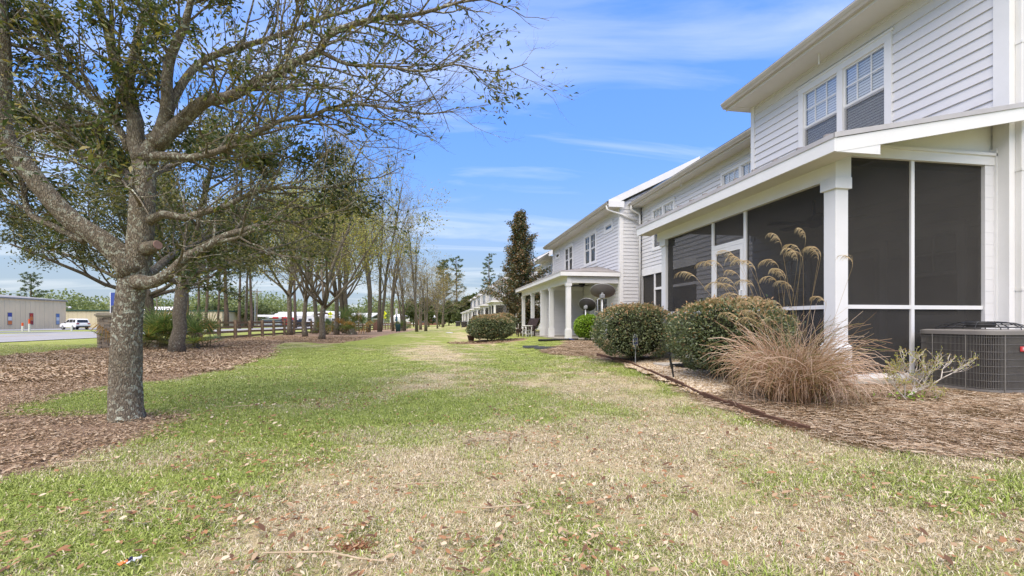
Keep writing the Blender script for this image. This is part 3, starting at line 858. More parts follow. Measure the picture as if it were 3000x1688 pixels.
class Plane:
    """a wall plane: a runs along the wall, d out of it, z up"""
    def __init__(s, axis, f, sign=-1):
        s.axis, s.f, s.sign = axis, f, sign
    def p(s, a, d, z):
        return (s.f + s.sign * d, a, z) if s.axis == 'x' else (a, s.f + s.sign * d, z)
    def box(s, mb, a0, a1, d0, d1, z0, z1):
        P = [s.p(a, d, z) for z in (z0, z1) for a, d in ((a0, d0), (a1, d0), (a1, d1), (a0, d1))]
        return mb.hexa(P)
EXPO = 0.156
def siding(parent, pl, a0, a1, z0, z1, opens=(), mat=M_SIDING):
    """lapped boards, each its own piece, cut round the openings"""
    z = z0
    while z < z1 - 0.01:
        zt = min(z + EXPO, z1)
        segs = [(a0, a1, z, zt)]
        for oa0, oa1, oz0, oz1 in opens:
            nxt = []
            for b0, b1, y0, y1 in segs:
                if b1 <= oa0 or b0 >= oa1 or y1 <= oz0 or y0 >= oz1:
                    nxt.append((b0, b1, y0, y1)); continue
                if b0 < oa0: nxt.append((b0, oa0, y0, y1))
                if b1 > oa1: nxt.append((oa1, b1, y0, y1))
                m0, m1 = max(b0, oa0), min(b1, oa1)
                if y0 < oz0 - .004: nxt.append((m0, m1, y0, oz0))
                if y1 > oz1 + .004: nxt.append((m0, m1, oz1, y1))
            segs = nxt
        for b0, b1, y0, y1 in segs:
            f0 = 0.026 - 0.021 * (y0 - z) / EXPO; f1 = 0.026 - 0.021 * (y1 - z) / EXPO
            mb = MB()
            mb.hexa([pl.p(b0, 0, y0), pl.p(b1, 0, y0), pl.p(b1, f0, y0), pl.p(b0, f0, y0), pl.p(b0, 0, y1), pl.p(b1, 0, y1), pl.p(b1, f1, y1), pl.p(b0, f1, y1)])
            mb.build('siding_board', mat, parent, True)
        z = zt
def window(parent, pl, a0, a1, z0, z1, bays=1, grid=(2, 2), split=0.5, blind=False, lower_grid=False, casing=0.10, dark=M_ROOM_SHADE, sill=True, gridded=True):
    """casing (the part) with sashes, panes, muntins and blinds as its pieces; a/z are the outer casing edges"""
    mb = MB()
    c = casing
    pl.box(mb, a0, a1, -0.02, 0.045, z1 - c, z1)
    pl.box(mb, a0, a0 + c, -0.02, 0.042, z0 + c, z1 - c)
    pl.box(mb, a1 - c, a1, -0.02, 0.042, z0 + c, z1 - c)
    pl.box(mb, a0, a1, -0.02, 0.045, z0, z0 + c)
    if sill:
        pl.box(mb, a0 - 0.03, a1 + 0.03, 0.0, 0.062, z1 + 0.0005, z1 + 0.03)
    iw = (a1 - a0 - 2 * c)
    bw = iw / bays
    for i in range(1, bays):
        x = a0 + c + bw * i
        pl.box(mb, x - 0.06, x + 0.06, -0.02, 0.04, z0 + c, z1 - c)
    w = mb.build('window', M_TRIM, parent, True)
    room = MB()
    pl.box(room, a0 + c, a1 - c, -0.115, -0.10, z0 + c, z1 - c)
    room.build('room_shade_panel', dark, w)  # panel painted dark in place of the unlit room, which is not modelled
    for i in range(bays):
        b0 = a0 + c + bw * i + (0.06 if i else 0); b1 = a0 + c + bw * (i + 1) - (0.06 if i < bays - 1 else 0)
        zz0, zz1 = z0 + c, z1 - c
        zm = zz0 + (zz1 - zz0) * split
        parts = [(zm, zz1, 0.012, True)] + ([(zz0, zm, 0.0, lower_grid)] if split > 0.01 else [])
        for s0, s1, d, gr in parts:
            sm = MB(); f = 0.035
            pl.box(sm, b0, b1, -0.03 + d, d, s1 - f, s1); pl.box(sm, b0, b1, -0.03 + d, d, s0, s0 + f)
            pl.box(sm, b0, b0 + f, -0.03 + d, d - .001, s0 + f, s1 - f); pl.box(sm, b1 - f, b1, -0.03 + d, d - .001, s0 + f, s1 - f)
            sm.build('sash', M_TRIM, w)
            pn = MB(); pl.box(pn, b0 + f, b1 - f, -0.018 + d, -0.014 + d, s0 + f, s1 - f); pn.build('pane', M_GLASS, w)
            if gr and gridded:
                for k in range(1, grid[0]):
                    x = b0 + (b1 - b0) * k / grid[0]
                    g = MB(); pl.box(g, x - .009, x + .009, -0.024 + d, -0.006 + d, s0 + f, s1 - f); g.build('muntin', M_TRIM, w)
                for k in range(1, grid[1]):
                    zq = s0 + (s1 - s0) * k / grid[1]
                    g = MB(); pl.box(g, b0 + f, b1 - f, -0.023 + d, -0.007 + d, zq - .009, zq + .009); g.build('muntin', M_TRIM, w)
        if blind:
            bl = MB(); zq = zz0 + 0.03
            while zq < zz1 - 0.02:
                P = [(b0 + .036, -0.046, zq + .026), (b1 - .036, -0.046, zq + .026), (b1 - .036, -0.031, zq - .022), (b0 + .036, -0.031, zq - .022)]
                bl.add([pl.p(*q) for q in P] + [pl.p(q[0], q[1], q[2] + .003) for q in P], [(0, 1, 2, 3), (7, 6, 5, 4), (0, 4, 5, 1), (2, 6, 7, 3)])
                zq += 0.05
            tag(bl.build('blind', M_BLIND, w), kind='stuff')
            if split > .01:
                hs = MB(); pl.box(hs, b0 + .02, b1 - .02, .016, .018, zz0, zm - .02); hs.build('half_screen', M_HALF, w)
    return w
def gutter_run(parent, x, y0, y1, z, soffit_x):
    """gutter along the eave at x, with fascia and soffit back to the wall"""
    g = MB()
    prof = [(0.0, 0.0), (-0.065, 0.005), (-0.085, 0.045), (-0.10, 0.06), (-0.125, 0.105), (-0.125, 0.125), (-0.11, 0.125), (-0.105, 0.10), (-0.07, 0.03), (0.0, 0.02)]
    g.prism(prof, lambda a, b: (x + a, y0, z + b), lambda a, b: (x + a, y1, z + b))
    g.build('gutter', M_GUTTER, parent, True)
    MB().box(x + .002, x + 0.03, y0 + .02, y1 - .02, z - 0.045, z + 0.14).build('fascia', M_SOFFIT, parent, True)
    MB().box(x + 0.031, soffit_x, y0 + .03, y1 - .03, z - 0.03, z - 0.01).build('soffit', M_SOFFIT, parent, True)
def roof_slab(parent, x0, z0, x1, slope, y0, y1, mat=M_SHING, th=0.10):
    z1 = z0 + (x1 - x0) * slope
    m = MB(); m.hexa([(x0, y0, z0), (x1, y0, z1), (x1, y1, z1), (x0, y1, z0), (x0, y0, z0 + th), (x1, y0, z1 + th), (x1, y1, z1 + th), (x0, y1, z0 + th)])
    return m.build('roof', mat, parent, True)
def column(parent, x, y, z0, z1, w=0.18, base=True, cap=True):
    m = MB(); h = w / 2
    m.box(x - h, x + h, y - h, y + h, z0, z1)
    c = m.build('column', M_TRIM, parent, False, bevel=0.006)
    if base:
        MB().box(x - h - .03, x + h + .03, y - h - .03, y + h + .03, z0 - .003, z0 + 0.42).build('column_base', M_TRIM, parent, False, bevel=0.006)
        MB().box(x - h - .015, x + h + .015, y - h - .015, y + h + .015, z0 + 0.421, z0 + 0.45).build('column_base_cap', M_TRIM, parent, False)
    if cap:
        MB().box(x - h - .028, x + h + .028, y - h - .028, y + h + .028, z1 - 0.14, z1 + 0.003).build('column_capital', M_TRIM, parent, False, bevel=0.004)
    return c
def ceiling_fan(parent, x, y, z):
    f = MB(); f.tube([(x, y, z), (x, y, z - .12)], 0.018, 8); f.lathe([(0.03, -.30), (0.085, -.27), (0.115, -.22), (0.115, -.15), (0.06, -.11), (0.02, -.10)], 16, (x, y, z))
    f.build('ceiling_fan', M_FAN, parent, True, True)
    return None

SLAB_Z = 0.28
# ---- the first house: a wing with the screened porch, then a recessed wall
HX, HY0, HY1 = 7.35, 4.84, 9.74           # wing front wall and its two ends
RX, RY1 = 8.87, 18.95                     # recessed wall up to the next wing
h1 = thing('townhouse', 'grey clapboard townhouse with a screened porch and blinds in its upstairs window', 'house', ((HX + 3), 8.0, 0.15))
WALL_T = 6.10
w = MB(); w.box(HX + 0.102, HX + 8, HY0 + .102, HY1 - .003, 0.1, WALL_T); wing = w.build('wing_wall', M_INT, h1, True)
# house body behind the boards
side = Plane('y', HY0, -1); front = Plane('x', HX, -1)
NW = (6.36, 8.31, 4.02, 5.76)             # the upstairs window, outer casing
siding(wing, front, HY0 + 0.14, HY1 - 0.09, 3.35, WALL_T, [(NW[0] + .02, NW[1] - .02, NW[2] + .02, NW[3] - .02)])
siding(wing, front, 4.98, HY1 - 0.01, 0.30, 3.35, [(6.45, 7.45, 0.25, 2.36), (8.0, 9.1, 0.9, 2.42), (5.3, 6.2, 1.0, 2.42)])
siding(wing, side, HX + 0.17, HX + 3.5, 0.2, WALL_T, [])
MB().box(HX - 0.036, HX + 0.02, HY0 - .036, HY0 + 0.14, 0.16, WALL_T).build('corner_board', M_TRIM, h1, True)
MB().box(HX + 0.021, HX + 0.17, HY0 - .035, HY0 + 0.02, 0.16, WALL_T).build('corner_board', M_TRIM, h1, True)
MB().box(HX - 0.036, HX + 0.02, HY1 - 0.09, HY1 + .02, 2.9, WALL_T).build('corner_board', M_TRIM, h1, True)
window(h1, front, NW[0], NW[1], NW[2], NW[3], 2, (3, 2), 0.52, True, False, 0.12, M_ROOM_SHADE)
gutter_run(h1, 6.80, HY0 - 0.35, 9.98, 6.09, HX - .001)
MB().box(6.835, HX + 4.5, HY1 + .001, 9.95, 6.055, 6.08).build('soffit', M_SOFFIT, h1, True)
roof_slab(h1, 6.78, 6.205, 11.6, 0.5, HY0 - .36, 10.0)
MB().tube([(7.08, 7.55, 6.06), (7.08, 7.55, 5.86)], 0.014, 8).build('vent_pipe', M_TRIM, h1, True)
# downspout by the corner
d = MB(); d.box(HX + .06, HX + .155, HY0 - .105, HY0 - .030, 0.2, 5.75); d.build('downspout', M_PIPE, h1, True, bevel=.012)
for zz in (1.4, 2.95, 4.6):
    MB().box(HX + .052, HX + .163, HY0 - .109, HY0 - .0365, zz, zz + .035).build('downspout_strap', M_PIPE, h1, True)
# ---- recessed wall
rec = Plane('x', RX, -1)
w = MB(); w.box(RX + .102, RX + 6, HY1 + .01, RY1 - .01, 0.1, WALL_T + .05); recw = w.build('recess_wall', M_INT, h1, True)
RW1 = (16.05, 17.92, 4.95, 5.72); RW2 = (11.3, 13.2, 4.95, 5.72); RW3 = (16.2, 17.92, 3.95, 4.80); ROPEN = (14.6, 18.85, 0.25, 3.0)
siding(recw, rec, HY1 + .02, RY1 - .02, 0.25, WALL_T, [(a + .02, b - .02, c + .02, e - .02) for a, b, c, e in (RW1, RW2, RW3)] + [ROPEN])
window(h1, rec, *RW1, 2, (3, 1), 0.0, True, False, 0.10, M_ROOM_SHADE)
window(h1, rec, *RW2, 2, (3, 1), 0.0, True, False, 0.10, M_ROOM_SHADE)
window(h1, rec, *RW3, 2, (2, 1), 0.0, False, False, 0.11, M_ROOM_SHADE, gridded=False)
gutter_run(h1, 8.40, 10.0, RY1 + .08, 6.08, RX - .001)
roof_slab(h1, 8.38, 6.195, 11.6, 0.5, 10.02, RY1 + .02)
MB().tube([(8.62, 15.2, 6.05), (8.62, 15.2, 5.85)], 0.014, 8).build('vent_pipe', M_TRIM, h1, True)
# screened alcove in the recessed wall
alc = MB()
rec.box(alc, ROPEN[0], ROPEN[1] + .08, -0.05, 0.03, 3.0, 3.28)
rec.box(alc, ROPEN[1], ROPEN[1] + .08, -0.05, 0.03, 0.3, 3.0)
alcove = alc.build('alcove_frame', M_TRIM, h1, True)
for a in (17.72, 16.6):
    q = MB(); rec.box(q, a - .04, a + .04, -0.05, 0.02, 0.3, 3.0); q.build('alcove_post', M_TRIM, alcove)
q = MB(); rec.box(q, 14.6, 17.68, -0.05, 0.018, 2.32, 2.42); q.build('alcove_rail', M_TRIM, alcove)
q = MB(); rec.box(q, ROPEN[0], ROPEN[1], -0.03, -0.025, 0.3, 3.0); q.build('screen', M_SCREEN, alcove)
q = MB(); rec.box(q, ROPEN[0], ROPEN[1], -0.10, -0.085, 0.3, 3.0); q.build('alcove_back_wall', M_SIDFAR, alcove)
# downspout of the recessed eave
d = MB(); d.tube([(8.33, 18.85, 6.09), (8.34, 18.86, 5.93), (8.42, 18.86, 5.86), (8.66, 18.86, 5.78), (8.73, 18.86, 5.70), (8.74, 18.86, 5.5), (8.74, 18.86, 0.3)], 0.045, 10)
d.build('downspout', M_PIPE, h1, True, True)

# ---- the screened porch of the first house
PX, PY0, PY1 = 4.88, 4.95, 9.60
po = MB().box(PX - .06, HX - .002, PY0 - .05, PY1 + .05, 0.02, SLAB_Z).build('porch_slab', M_CONC, h1, True, bevel=.01)
MB().box(PX - .02, PX + .16, PY0 + .19, PY1, 2.79, 3.02).build('porch_beam', M_TRIM, po)
MB().box(PX + .16, HX, PY0, PY0 + .14, 3.08, 3.225).build('porch_beam', M_TRIM, po)
MB().box(PX - .025, HX + .03, PY0 - .02, PY0 - .0005, 3.20, 3.235).build('porch_beam_cap', M_TRIM, po)
gb = MB(); gb.add([(PX + .1, PY0 + .06, 3.2), (HX, PY0 + .06, 3.2), (HX, PY0 + .06, 3.72), (PX + .1, PY0 + .06, 3.22), (PX + .1, PY0 + .09, 3.2), (HX, PY0 + .09, 3.2), (HX, PY0 + .09, 3.72), (PX + .1, PY0 + .09, 3.22)],
                  [(0, 1, 2, 3), (7, 6, 5, 4), (0, 4, 5, 1), (1, 5, 6, 2), (2, 6, 7, 3), (3, 7, 4, 0)])
gb.build('porch_gable', M_TRIM, po)
# corner column reaches the higher side beam
column(po, PX + .09, PY0 + .09, SLAB_Z, 2.80)
MB().box(PX - .021, PX + .20, PY0 - .021, PY0 + .20, 2.803, 3.2).build('column_head', M_TRIM, po)
column(po, PX + .09, PY1 - .25, SLAB_Z, 2.80)
MB().box(HX - .19, HX - .05, PY0 + .012, PY0 + .09, SLAB_Z, 3.08).build('wall_post', M_SIDFAR, po)
MB().box(HX - .05, HX - .027, PY0 - .02, PY0 + .12, SLAB_Z - .1, 3.3).build('wall_post', M_TRIM, po)
# shed roof: slopes up to the wall, overhanging at the front and the side
ex, ey0, ey1, ez = 4.52, 4.60, 9.92, 3.165
xs1 = HX + .06; sl = 0.205
def rz(x): return ez + (x - ex) * sl
m = MB(); m.hexa([(ex, ey0, rz(ex)), (HX - .03, ey0, rz(HX - .03)), (HX - .03, ey1, rz(HX - .03)), (ex, ey1, rz(ex)), (ex, ey0, rz(ex) + .025), (HX - .03, ey0, rz(HX - .03) + .025), (HX - .03, ey1, rz(HX - .03) + .025), (ex, ey1, rz(ex) + .025)])
pr_ = m.build('porch_roof', M_ROOF, h1, True)
y = ey0 + .12
while y < ey1:
    q = MB(); q.hexa([(ex - .006, y, rz(ex) + .026), (HX - .035, y, rz(HX - .03) + .026), (HX - .035, y + .03, rz(HX - .03) + .026), (ex - .006, y + .03, rz(ex) + .026), (ex - .006, y, rz(ex) + .052), (HX - .035, y, rz(HX - .03) + .052), (HX - .035, y + .03, rz(HX - .03) + .052), (ex - .006, y + .03, rz(ex) + .052)])
    q.build('roof_rib', M_ROOF, pr_)
    y += 0.42
MB().box(ex - .012, ex - .002, ey0 - .01, ey1, ez - .035, ez + .022).build('drip_edge', M_DRIP, pr_)
MB().box(ex - .002, ex + .03, ey0, ey1 - .002, ez - .19, ez - .002).build('porch_fascia', M_TRIM, pr_)
RKX = HX + .35
m = MB(); m.hexa([(ex - .012, ey0 - .012, rz(ex) - .035), (RKX, ey0 - .012, rz(RKX) - .035), (RKX, ey0 - .001, rz(RKX) - .035), (ex - .012, ey0 - .001, rz(ex) - .035), (ex - .012, ey0 - .012, rz(ex) + .024), (RKX, ey0 - .012, rz(RKX) + .024), (RKX, ey0 - .001, rz(RKX) + .024), (ex - .012, ey0 - .001, rz(ex) + .024)])
m.build('drip_edge', M_DRIP, pr_)
m = MB(); m.hexa([(ex + .031, ey0, rz(ex) - .195), (RKX, ey0, rz(RKX) - .195), (RKX, ey0 + .03, rz(RKX) - .195), (ex + .031, ey0 + .03, rz(ex) - .195), (ex + .031, ey0, rz(ex) - .034), (RKX, ey0, rz(RKX) - .034), (RKX, ey0 + .03, rz(RKX) - .034), (ex + .031, ey0 + .03, rz(ex) - .034)])
m.build('rake_board', M_TRIM, pr_)
MB().box(ex + .032, ex + .62, ey0 + .003, ey0 + .034, ez - .192, ez - .05).build('rake_return', M_TRIM, pr_)
m = MB(); m.hexa([(PX + .1, ey0 + .031, rz(PX + .1) - .06), (HX - .03, ey0 + .031, rz(HX) - .06), (HX - .03, PY0 + .07, rz(HX) - .06), (PX + .1, PY0 + .07, rz(PX + .1) - .06), (PX + .1, ey0 + .031, rz(PX + .1) - .04), (HX - .03, ey0 + .031, rz(HX) - .04), (HX - .03, PY0 + .07, rz(HX) - .04), (PX + .1, PY0 + .07, rz(PX + .1) - .04)])
m.build('rake_soffit', M_SOFFIT, pr_)
MB().box(ex + .031, PX - .022, ey0 + .036, ey1 - .01, 2.985, 3.0).build('porch_soffit', M_SOFFIT, pr_)
MB().box(PX + .17, HX - .03, PY0 + .15, PY1, 3.0, 3.02).build('porch_ceiling', M_SOFFIT, pr_)
# screens, rails and mullions
SC = h1
sf = Plane('x', PX + .05, -1); ss = Plane('y', PY0 + .05, -1)
scr = MB().box(PX + .03, PX + .075, PY0 + .20, PY1 - .36, SLAB_Z + .001, SLAB_Z + .055).build('screen_frame', M_TRIM, h1, True)
MB().box(PX + .20, HX - .2, PY0 + .03, PY0 + .075, SLAB_Z + .001, SLAB_Z + .06).build('screen_sill', M_TRIM, scr)
MB().box(PX + .03, PX + .075, 5.13, 6.66, 1.165, 1.215).build('screen_rail', M_TRIM, scr)
MB().box(PX + .03, PX + .075, 7.60, 9.24, 1.165, 1.215).build('screen_rail', M_TRIM, scr)
MB().box(PX + .19, 6.02, PY0 + .03, PY0 + .075, 1.165, 1.215).build('screen_rail', M_TRIM, scr)
MB().box(6.07, HX - .2, PY0 + .03, PY0 + .075, 1.163, 1.213).build('screen_rail', M_TRIM, scr)
MB().box(6.02, 6.07, PY0 + .025, PY0 + .08, SLAB_Z + .061, 3.08).build('screen_mullion', M_TRIM, scr)
MB().box(PX + .025, PX + .08, 7.535, 7.60, SLAB_Z + .056, 2.79).build('screen_mullion', M_TRIM, scr)
MB().box(PX + .025, PX + .08, 6.66, 6.72, SLAB_Z + .056, 2.79).build('screen_mullion', M_TRIM, scr)
MB().box(PX + .025, PX + .08, 6.721, 7.534, 2.29, 2.36).build('screen_header', M_TRIM, scr)
for y0, y1, z0, z1 in ((5.14, 6.66, 0.335, 1.165), (5.14, 6.66, 1.215, 2.79), (7.60, 9.24, 0.335, 1.165), (7.60, 9.24, 1.215, 2.79), (6.72, 7.535, 2.36, 2.79)):
    MB().box(PX + .05, PX + .053, y0, y1, z0, z1).build('screen_panel', M_SCREEN, scr)
for x0, x1, z0, z1 in ((PX + .18, 6.02, 0.34, 1.165), (PX + .18, 6.02, 1.215, 3.08), (6.07, HX - .2, 0.34, 1.165), (6.07, HX - .2, 1.215, 3.08)):
    MB().box(x0, x1, PY0 + .05, PY0 + .053, z0, z1).build('screen_panel', M_SCREEN, scr)
dr = MB()
for a in ((6.725, 6.80, .34, 2.285), (7.455, 7.53, .34, 2.285), (6.80, 7.455, 2.20, 2.284), (6.80, 7.455, .34, .5), (6.80, 7.455, 1.13, 1.23)):
    dr.box(PX + .02, PX + .06, a[0], a[1], a[2], a[3])
drp = dr.build('screen_door', M_TRIM, h1, True)
MB().box(PX + .04, PX + .043, 6.80, 7.455, 0.5, 1.13).build('screen_panel', M_SCREEN, drp)
MB().box(PX + .04, PX + .043, 6.80, 7.455, 1.23, 2.2).build('screen_panel', M_SCREEN, drp)
MB().tube([(PX + .02, 6.76, 1.36), (PX - .02, 6.76, 1.36), (PX - .02, 6.76, 1.52), (PX + .02, 6.76, 1.52)], 0.01, 8).build('door_handle', M_TRIM, drp)
# what stands behind the screens
db = MB(); front.box(db, 6.45, 6.57, -.02, .03, .28, 2.36); front.box(db, 7.33, 7.45, -.02, .03, .28, 2.36); front.box(db, 6.57, 7.33, -.02, .03, 2.24, 2.36)
dbo = db.build('back_door', M_TRIM, h1, True)
q = MB(); front.box(q, 6.57, 7.33, -.06, -.04, .28, 2.24); q.build('door_leaf', pmat('door_paint', (0.62, 0.61, 0.58)), dbo)
q = MB(); front.box(q, 6.72, 7.18, -.039, -.034, .5, 2.1); q.build('door_glass', M_GLASS, dbo)
window(h1, front, 8.0, 9.1, 0.9, 2.42, 1, (2, 2), 0.5, False, False, 0.1)
window(h1, front, 5.3, 6.2, 1.0, 2.42, 1, (2, 2), 0.5, True, False, 0.1)
fan = MB(); fan.tube([(6.1, 6.6, 3.0), (6.1, 6.6, 2.72)], .018, 8); fan.lathe([(.03, -.12), (.09, -.08), (.12, 0), (.1, .06), (.02, .09)], 14, (6.1, 6.6, 2.66))
fo = fan.build('ceiling_fan', M_FAN, h1, True, True)
for k in range(5):
    a = k * 2 * math.pi / 5 + .3
    MB().obox((6.1 + math.cos(a) * .42, 6.6 + math.sin(a) * .42, 2.64), (.56, .13, .012), Matrix.Rotation(a, 3, 'Z') @ Matrix.Rotation(.2, 3, 'X')).build('fan_blade', M_FAN, fo)

# ---- the second house: a wide wing with an open porch shared by two homes
X2, Y2, Y2E = 7.9, 19.05, 30.9
h2 = thing('townhouse', 'pale clapboard townhouse with an open white columned porch and a dark ceiling fan', 'house', (X2 + 3, 25, 0.2))
w = MB(); w.box(X2 + .102, X2 + 8, Y2 + .102, Y2E, 0.1, WALL_T); wing2 = w.build('wing_wall', M_INT, h2, True)
f2 = Plane('x', X2, -1); s2 = Plane('y', Y2, -1)
WA = (22.07, 24.01, 3.98, 5.68); WB = (26.1, 27.95, 3.98, 5.68); WC = (19.84, 20.93, 5.2, 5.66); WD = (29.15, 30.2, 5.2, 5.66)
GW = (20.42, 22.3, 0.75, 2.25); GD = (22.75, 24.6, 0.25, 2.42); GW2 = (27.6, 29.4, 0.75, 2.25)
opens = [(a + .02, b - .02, c + .02, e - .02) for a, b, c, e in (WA, WB, WC, WD, GW, GD, GW2)]
siding(wing2, f2, Y2 + .16, Y2E - .1, 0.25, WALL_T, opens)
siding(wing2, s2, X2 + .03, RX, 0.2, WALL_T + .1, [])
# gable end above the neighbouring eave
gm = MB(); gz = WALL_T + .1
for k in range(13):
    z0 = gz + k * EXPO; xa = 7.9 + max(0.0, (z0 - 6.10) / 0.5 - .2)
    if xa > 11.4: break
    q = MB(); q.hexa([(xa, Y2 + .0, z0), (11.5, Y2 + .0, z0), (11.5, Y2 - .026, z0), (xa, Y2 - .026, z0), (xa + .3, Y2 + .0, z0 + EXPO), (11.5, Y2 + .0, z0 + EXPO), (11.5, Y2 - .005, z0 + EXPO), (xa + .3, Y2 - .005, z0 + EXPO)])
    q.build('siding_board', M_SIDING, wing2, True)
MB().box(X2 - .036, X2 + .02, Y2 - .036, Y2 + .16, .1, WALL_T).build('corner_board', M_TRIM, h2, True)
MB().box(X2 + .021, X2 + .14, Y2 - .035, Y2 + .02, .1, WALL_T).build('corner_board', M_TRIM, h2, True)
MB().box(X2 - .036, X2 + .02, Y2E - .1, Y2E + .02, 2.8, WALL_T).build('corner_board', M_TRIM, h2, True)
for W_ in (WA, WB):
    window(h2, f2, *W_, 2, (2, 2), 0.5, False, False, 0.13, M_ROOM_SHADE)
for W_ in (WC, WD):
    window(h2, f2, *W_, 1, (1, 1), 0.0, False, False, 0.13, M_ROOM_SHADE, gridded=False)
window(h2, f2, *GW, 2, (2, 2), 0.5, False, False, 0.12)
window(h2, f2, *GW2, 2, (2, 2), 0.5, False, False, 0.12)
db = MB(); f2.box(db, GD[0], GD[0] + .14, -.02, .03, .25, GD[3]); f2.box(db, GD[1] - .14, GD[1], -.02, .03, .25, GD[3]); f2.box(db, GD[0] + .14, GD[1] - .14, -.02, .03, GD[3] - .16, GD[3])
dbo = db.build('patio_door', M_TRIM, h2, True)
q = MB(); f2.box(q, GD[0] + .14, GD[1] - .14, -.06, -.03, .25, GD[3] - .16); q.build('door_leaf', M_TRIM, dbo)
q = MB(); f2.box(q, GD[0] + .5, GD[1] - .3, -.029, -.02, .6, GD[3] - .35); q.build('door_glass', pmat('door_blind', (0.4, 0.4, 0.4), (.2, .2, .2), 12, 0.3, .5, stretch=(.1, .1, 6)), dbo)
gutter_run(h2, 7.33, Y2 - .15, Y2E + .25, 6.08, X2 - .001)
roof_slab(h2, 7.31, 6.20, 11.6, 0.5, Y2 - .17, Y2E + .2)
m = MB(); m.hexa([(7.30, Y2 - .20, 6.0), (11.6, Y2 - .20, 8.15), (11.6, Y2 - .17, 8.15), (7.30, Y2 - .17, 6.0), (7.30, Y2 - .20, 6.30), (11.6, Y2 - .20, 8.45), (11.6, Y2 - .17, 8.45), (7.30, Y2 - .17, 6.30)])
m.build('rake_board', M_TRIM, h2, True)
m = MB(); m.hexa([(7.34, Y2 - .169, 6.17), (11.5, Y2 - .169, 8.25), (11.5, Y2 - .027, 8.25), (7.34, Y2 - .027, 6.17), (7.34, Y2 - .169, 6.19), (11.5, Y2 - .169, 8.27), (11.5, Y2 - .027, 8.27), (7.34, Y2 - .027, 6.19)])
m.build('rake_soffit', M_SOFFIT, h2, True)
MB().box(7.30, 8.0, Y2 - .23, Y2 - .2005, 6.0, 6.27).build('eave_return', M_TRIM, h2, True)
d = MB(); d.tube([(7.27, Y2 - .02, 6.10), (7.28, Y2 - .06, 5.93), (7.36, Y2 - .08, 5.87), (7.9, Y2 - .10, 5.72), (8.62, Y2 - .08, 5.45)], 0.042, 10)
d.build('downspout', M_PIPE, h2, True, True)
for yy in (22.2, 27.6):
    MB().tube([(7.6, yy + .6, 6.05), (7.6, yy + .6, 5.87)], 0.013, 8).build('vent_pipe', M_TRIM, h2, True)
# its porch
p2s = MB().box(5.36, X2 - .002, Y2 + .02, 30.3, 0.05, .25).build('porch_slab', M_CONC, h2, True)
for yy in (Y2 + .20, 22.3, 24.25, 26.9, 29.9):
    column(p2s, 5.60, yy, .25, 2.70, 0.20)
MB().box(5.51, 5.69, Y2 + .06, 30.05, 2.703, 2.99).build('porch_beam', M_TRIM, p2s)
MB().box(5.691, X2 - .03, Y2 + .10, Y2 + .28, 2.703, 2.985).build('porch_beam', M_TRIM, p2s)
MB().box(5.70, X2 - .03, Y2 + .29, 30.0, 2.99, 3.01).build('porch_ceiling', M_SOFFIT, p2s)
# party wall between the two homes
pwall = MB().box(5.72, X2 - .03, 24.19, 24.33, .25, 2.98).build('party_wall', M_TRIM, h2, True)
siding(pwall, Plane('y', 24.187, -1), 5.80, X2 - .04, .27, 2.72, [])
MB().box(5.70, 5.80, 24.165, 24.345, .25, 2.72).build('corner_board', M_TRIM, pwall)
MB().box(5.8, X2 - .04, 24.15, 24.186, 2.72, 2.9).build('trim_board', M_TRIM, pwall)
# hipped metal roof
hx, hy0, hy1, hz = 5.18, Y2 - .08, 30.62, 3.19
rt = hz + (X2 - hx) * .2
m = MB(); V = [(hx, hy0, hz), (X2 - .03, hy0, hz), (X2 - .03, hy0 + 2.6, rt), (X2 - .03, hy1 - 2.6, rt), (X2 - .03, hy1, hz), (hx, hy1, hz)]
V += [(a, b, c - .03) for a, b, c in V]
m.add(V, [(0, 1, 2), (0, 2, 3, 5), (3, 4, 5), (8, 7, 6), (11, 9, 8, 6), (11, 10, 9), (0, 6, 7, 1), (5, 11, 6, 0), (4, 10, 11, 5)])
pr2 = m.build('porch_roof', M_ROOF, h2, True)
for k in range(26):
    yq = hy0 + .3 + k * .44
    tt = min(1.0, (yq - hy0) / 2.6, (hy1 - yq) / 2.6)
    if tt < .05: continue
    xe = hx + (X2 - .03 - hx) * tt; ze = hz + (rt - hz) * tt
    q = MB(); q.hexa([(hx - .01, yq, hz + .001), (xe, yq, ze + .001), (xe, yq + .035, ze + .001), (hx - .01, yq + .035, hz + .001), (hx - .01, yq, hz + .03), (xe, yq, ze + .03), (xe, yq + .035, ze + .03), (hx - .01, yq + .035, hz + .03)])
    q.build('roof_rib', M_ROOF, pr2)
MB().box(hx - .012, hx - .001, hy0, hy1, hz - .05, hz + .005).build('drip_edge', M_DRIP, pr2)
MB().box(hx, hx + .03, hy0 + .031, hy1, hz - .20, hz - .031).build('porch_fascia', M_TRIM, pr2)
MB().box(hx, X2 - .03, hy0, hy0 + .03, hz - .20, hz - .031).build('porch_fascia', M_TRIM, pr2)
MB().box(hx + .031, 5.509, hy0 + .032, hy1 - .02, 2.988, 3.002).build('porch_soffit', M_SOFFIT, pr2)
fx, fy, fz = 6.75, 20.9, 2.99
fan = MB(); fan.tube([(fx, fy, fz), (fx, fy, fz - .16)], .02, 8); fan.lathe([(.03, -.34), (.1, -.3), (.16, -.24), (.16, -.16), (.06, -.1), (.03, -.08)], 16, (fx, fy, fz))
fo = fan.build('ceiling_fan', M_FAN, h2, True, True)
for k in range(5):
    a = k * 2 * math.pi / 5 + .1
    MB().obox((fx + math.cos(a) * .45, fy + math.sin(a) * .45, fz - .27), (.62, .14, .012), Matrix.Rotation(a, 3, 'Z') @ Matrix.Rotation(.2, 3, 'X')).build('fan_blade', M_FAN, fo)

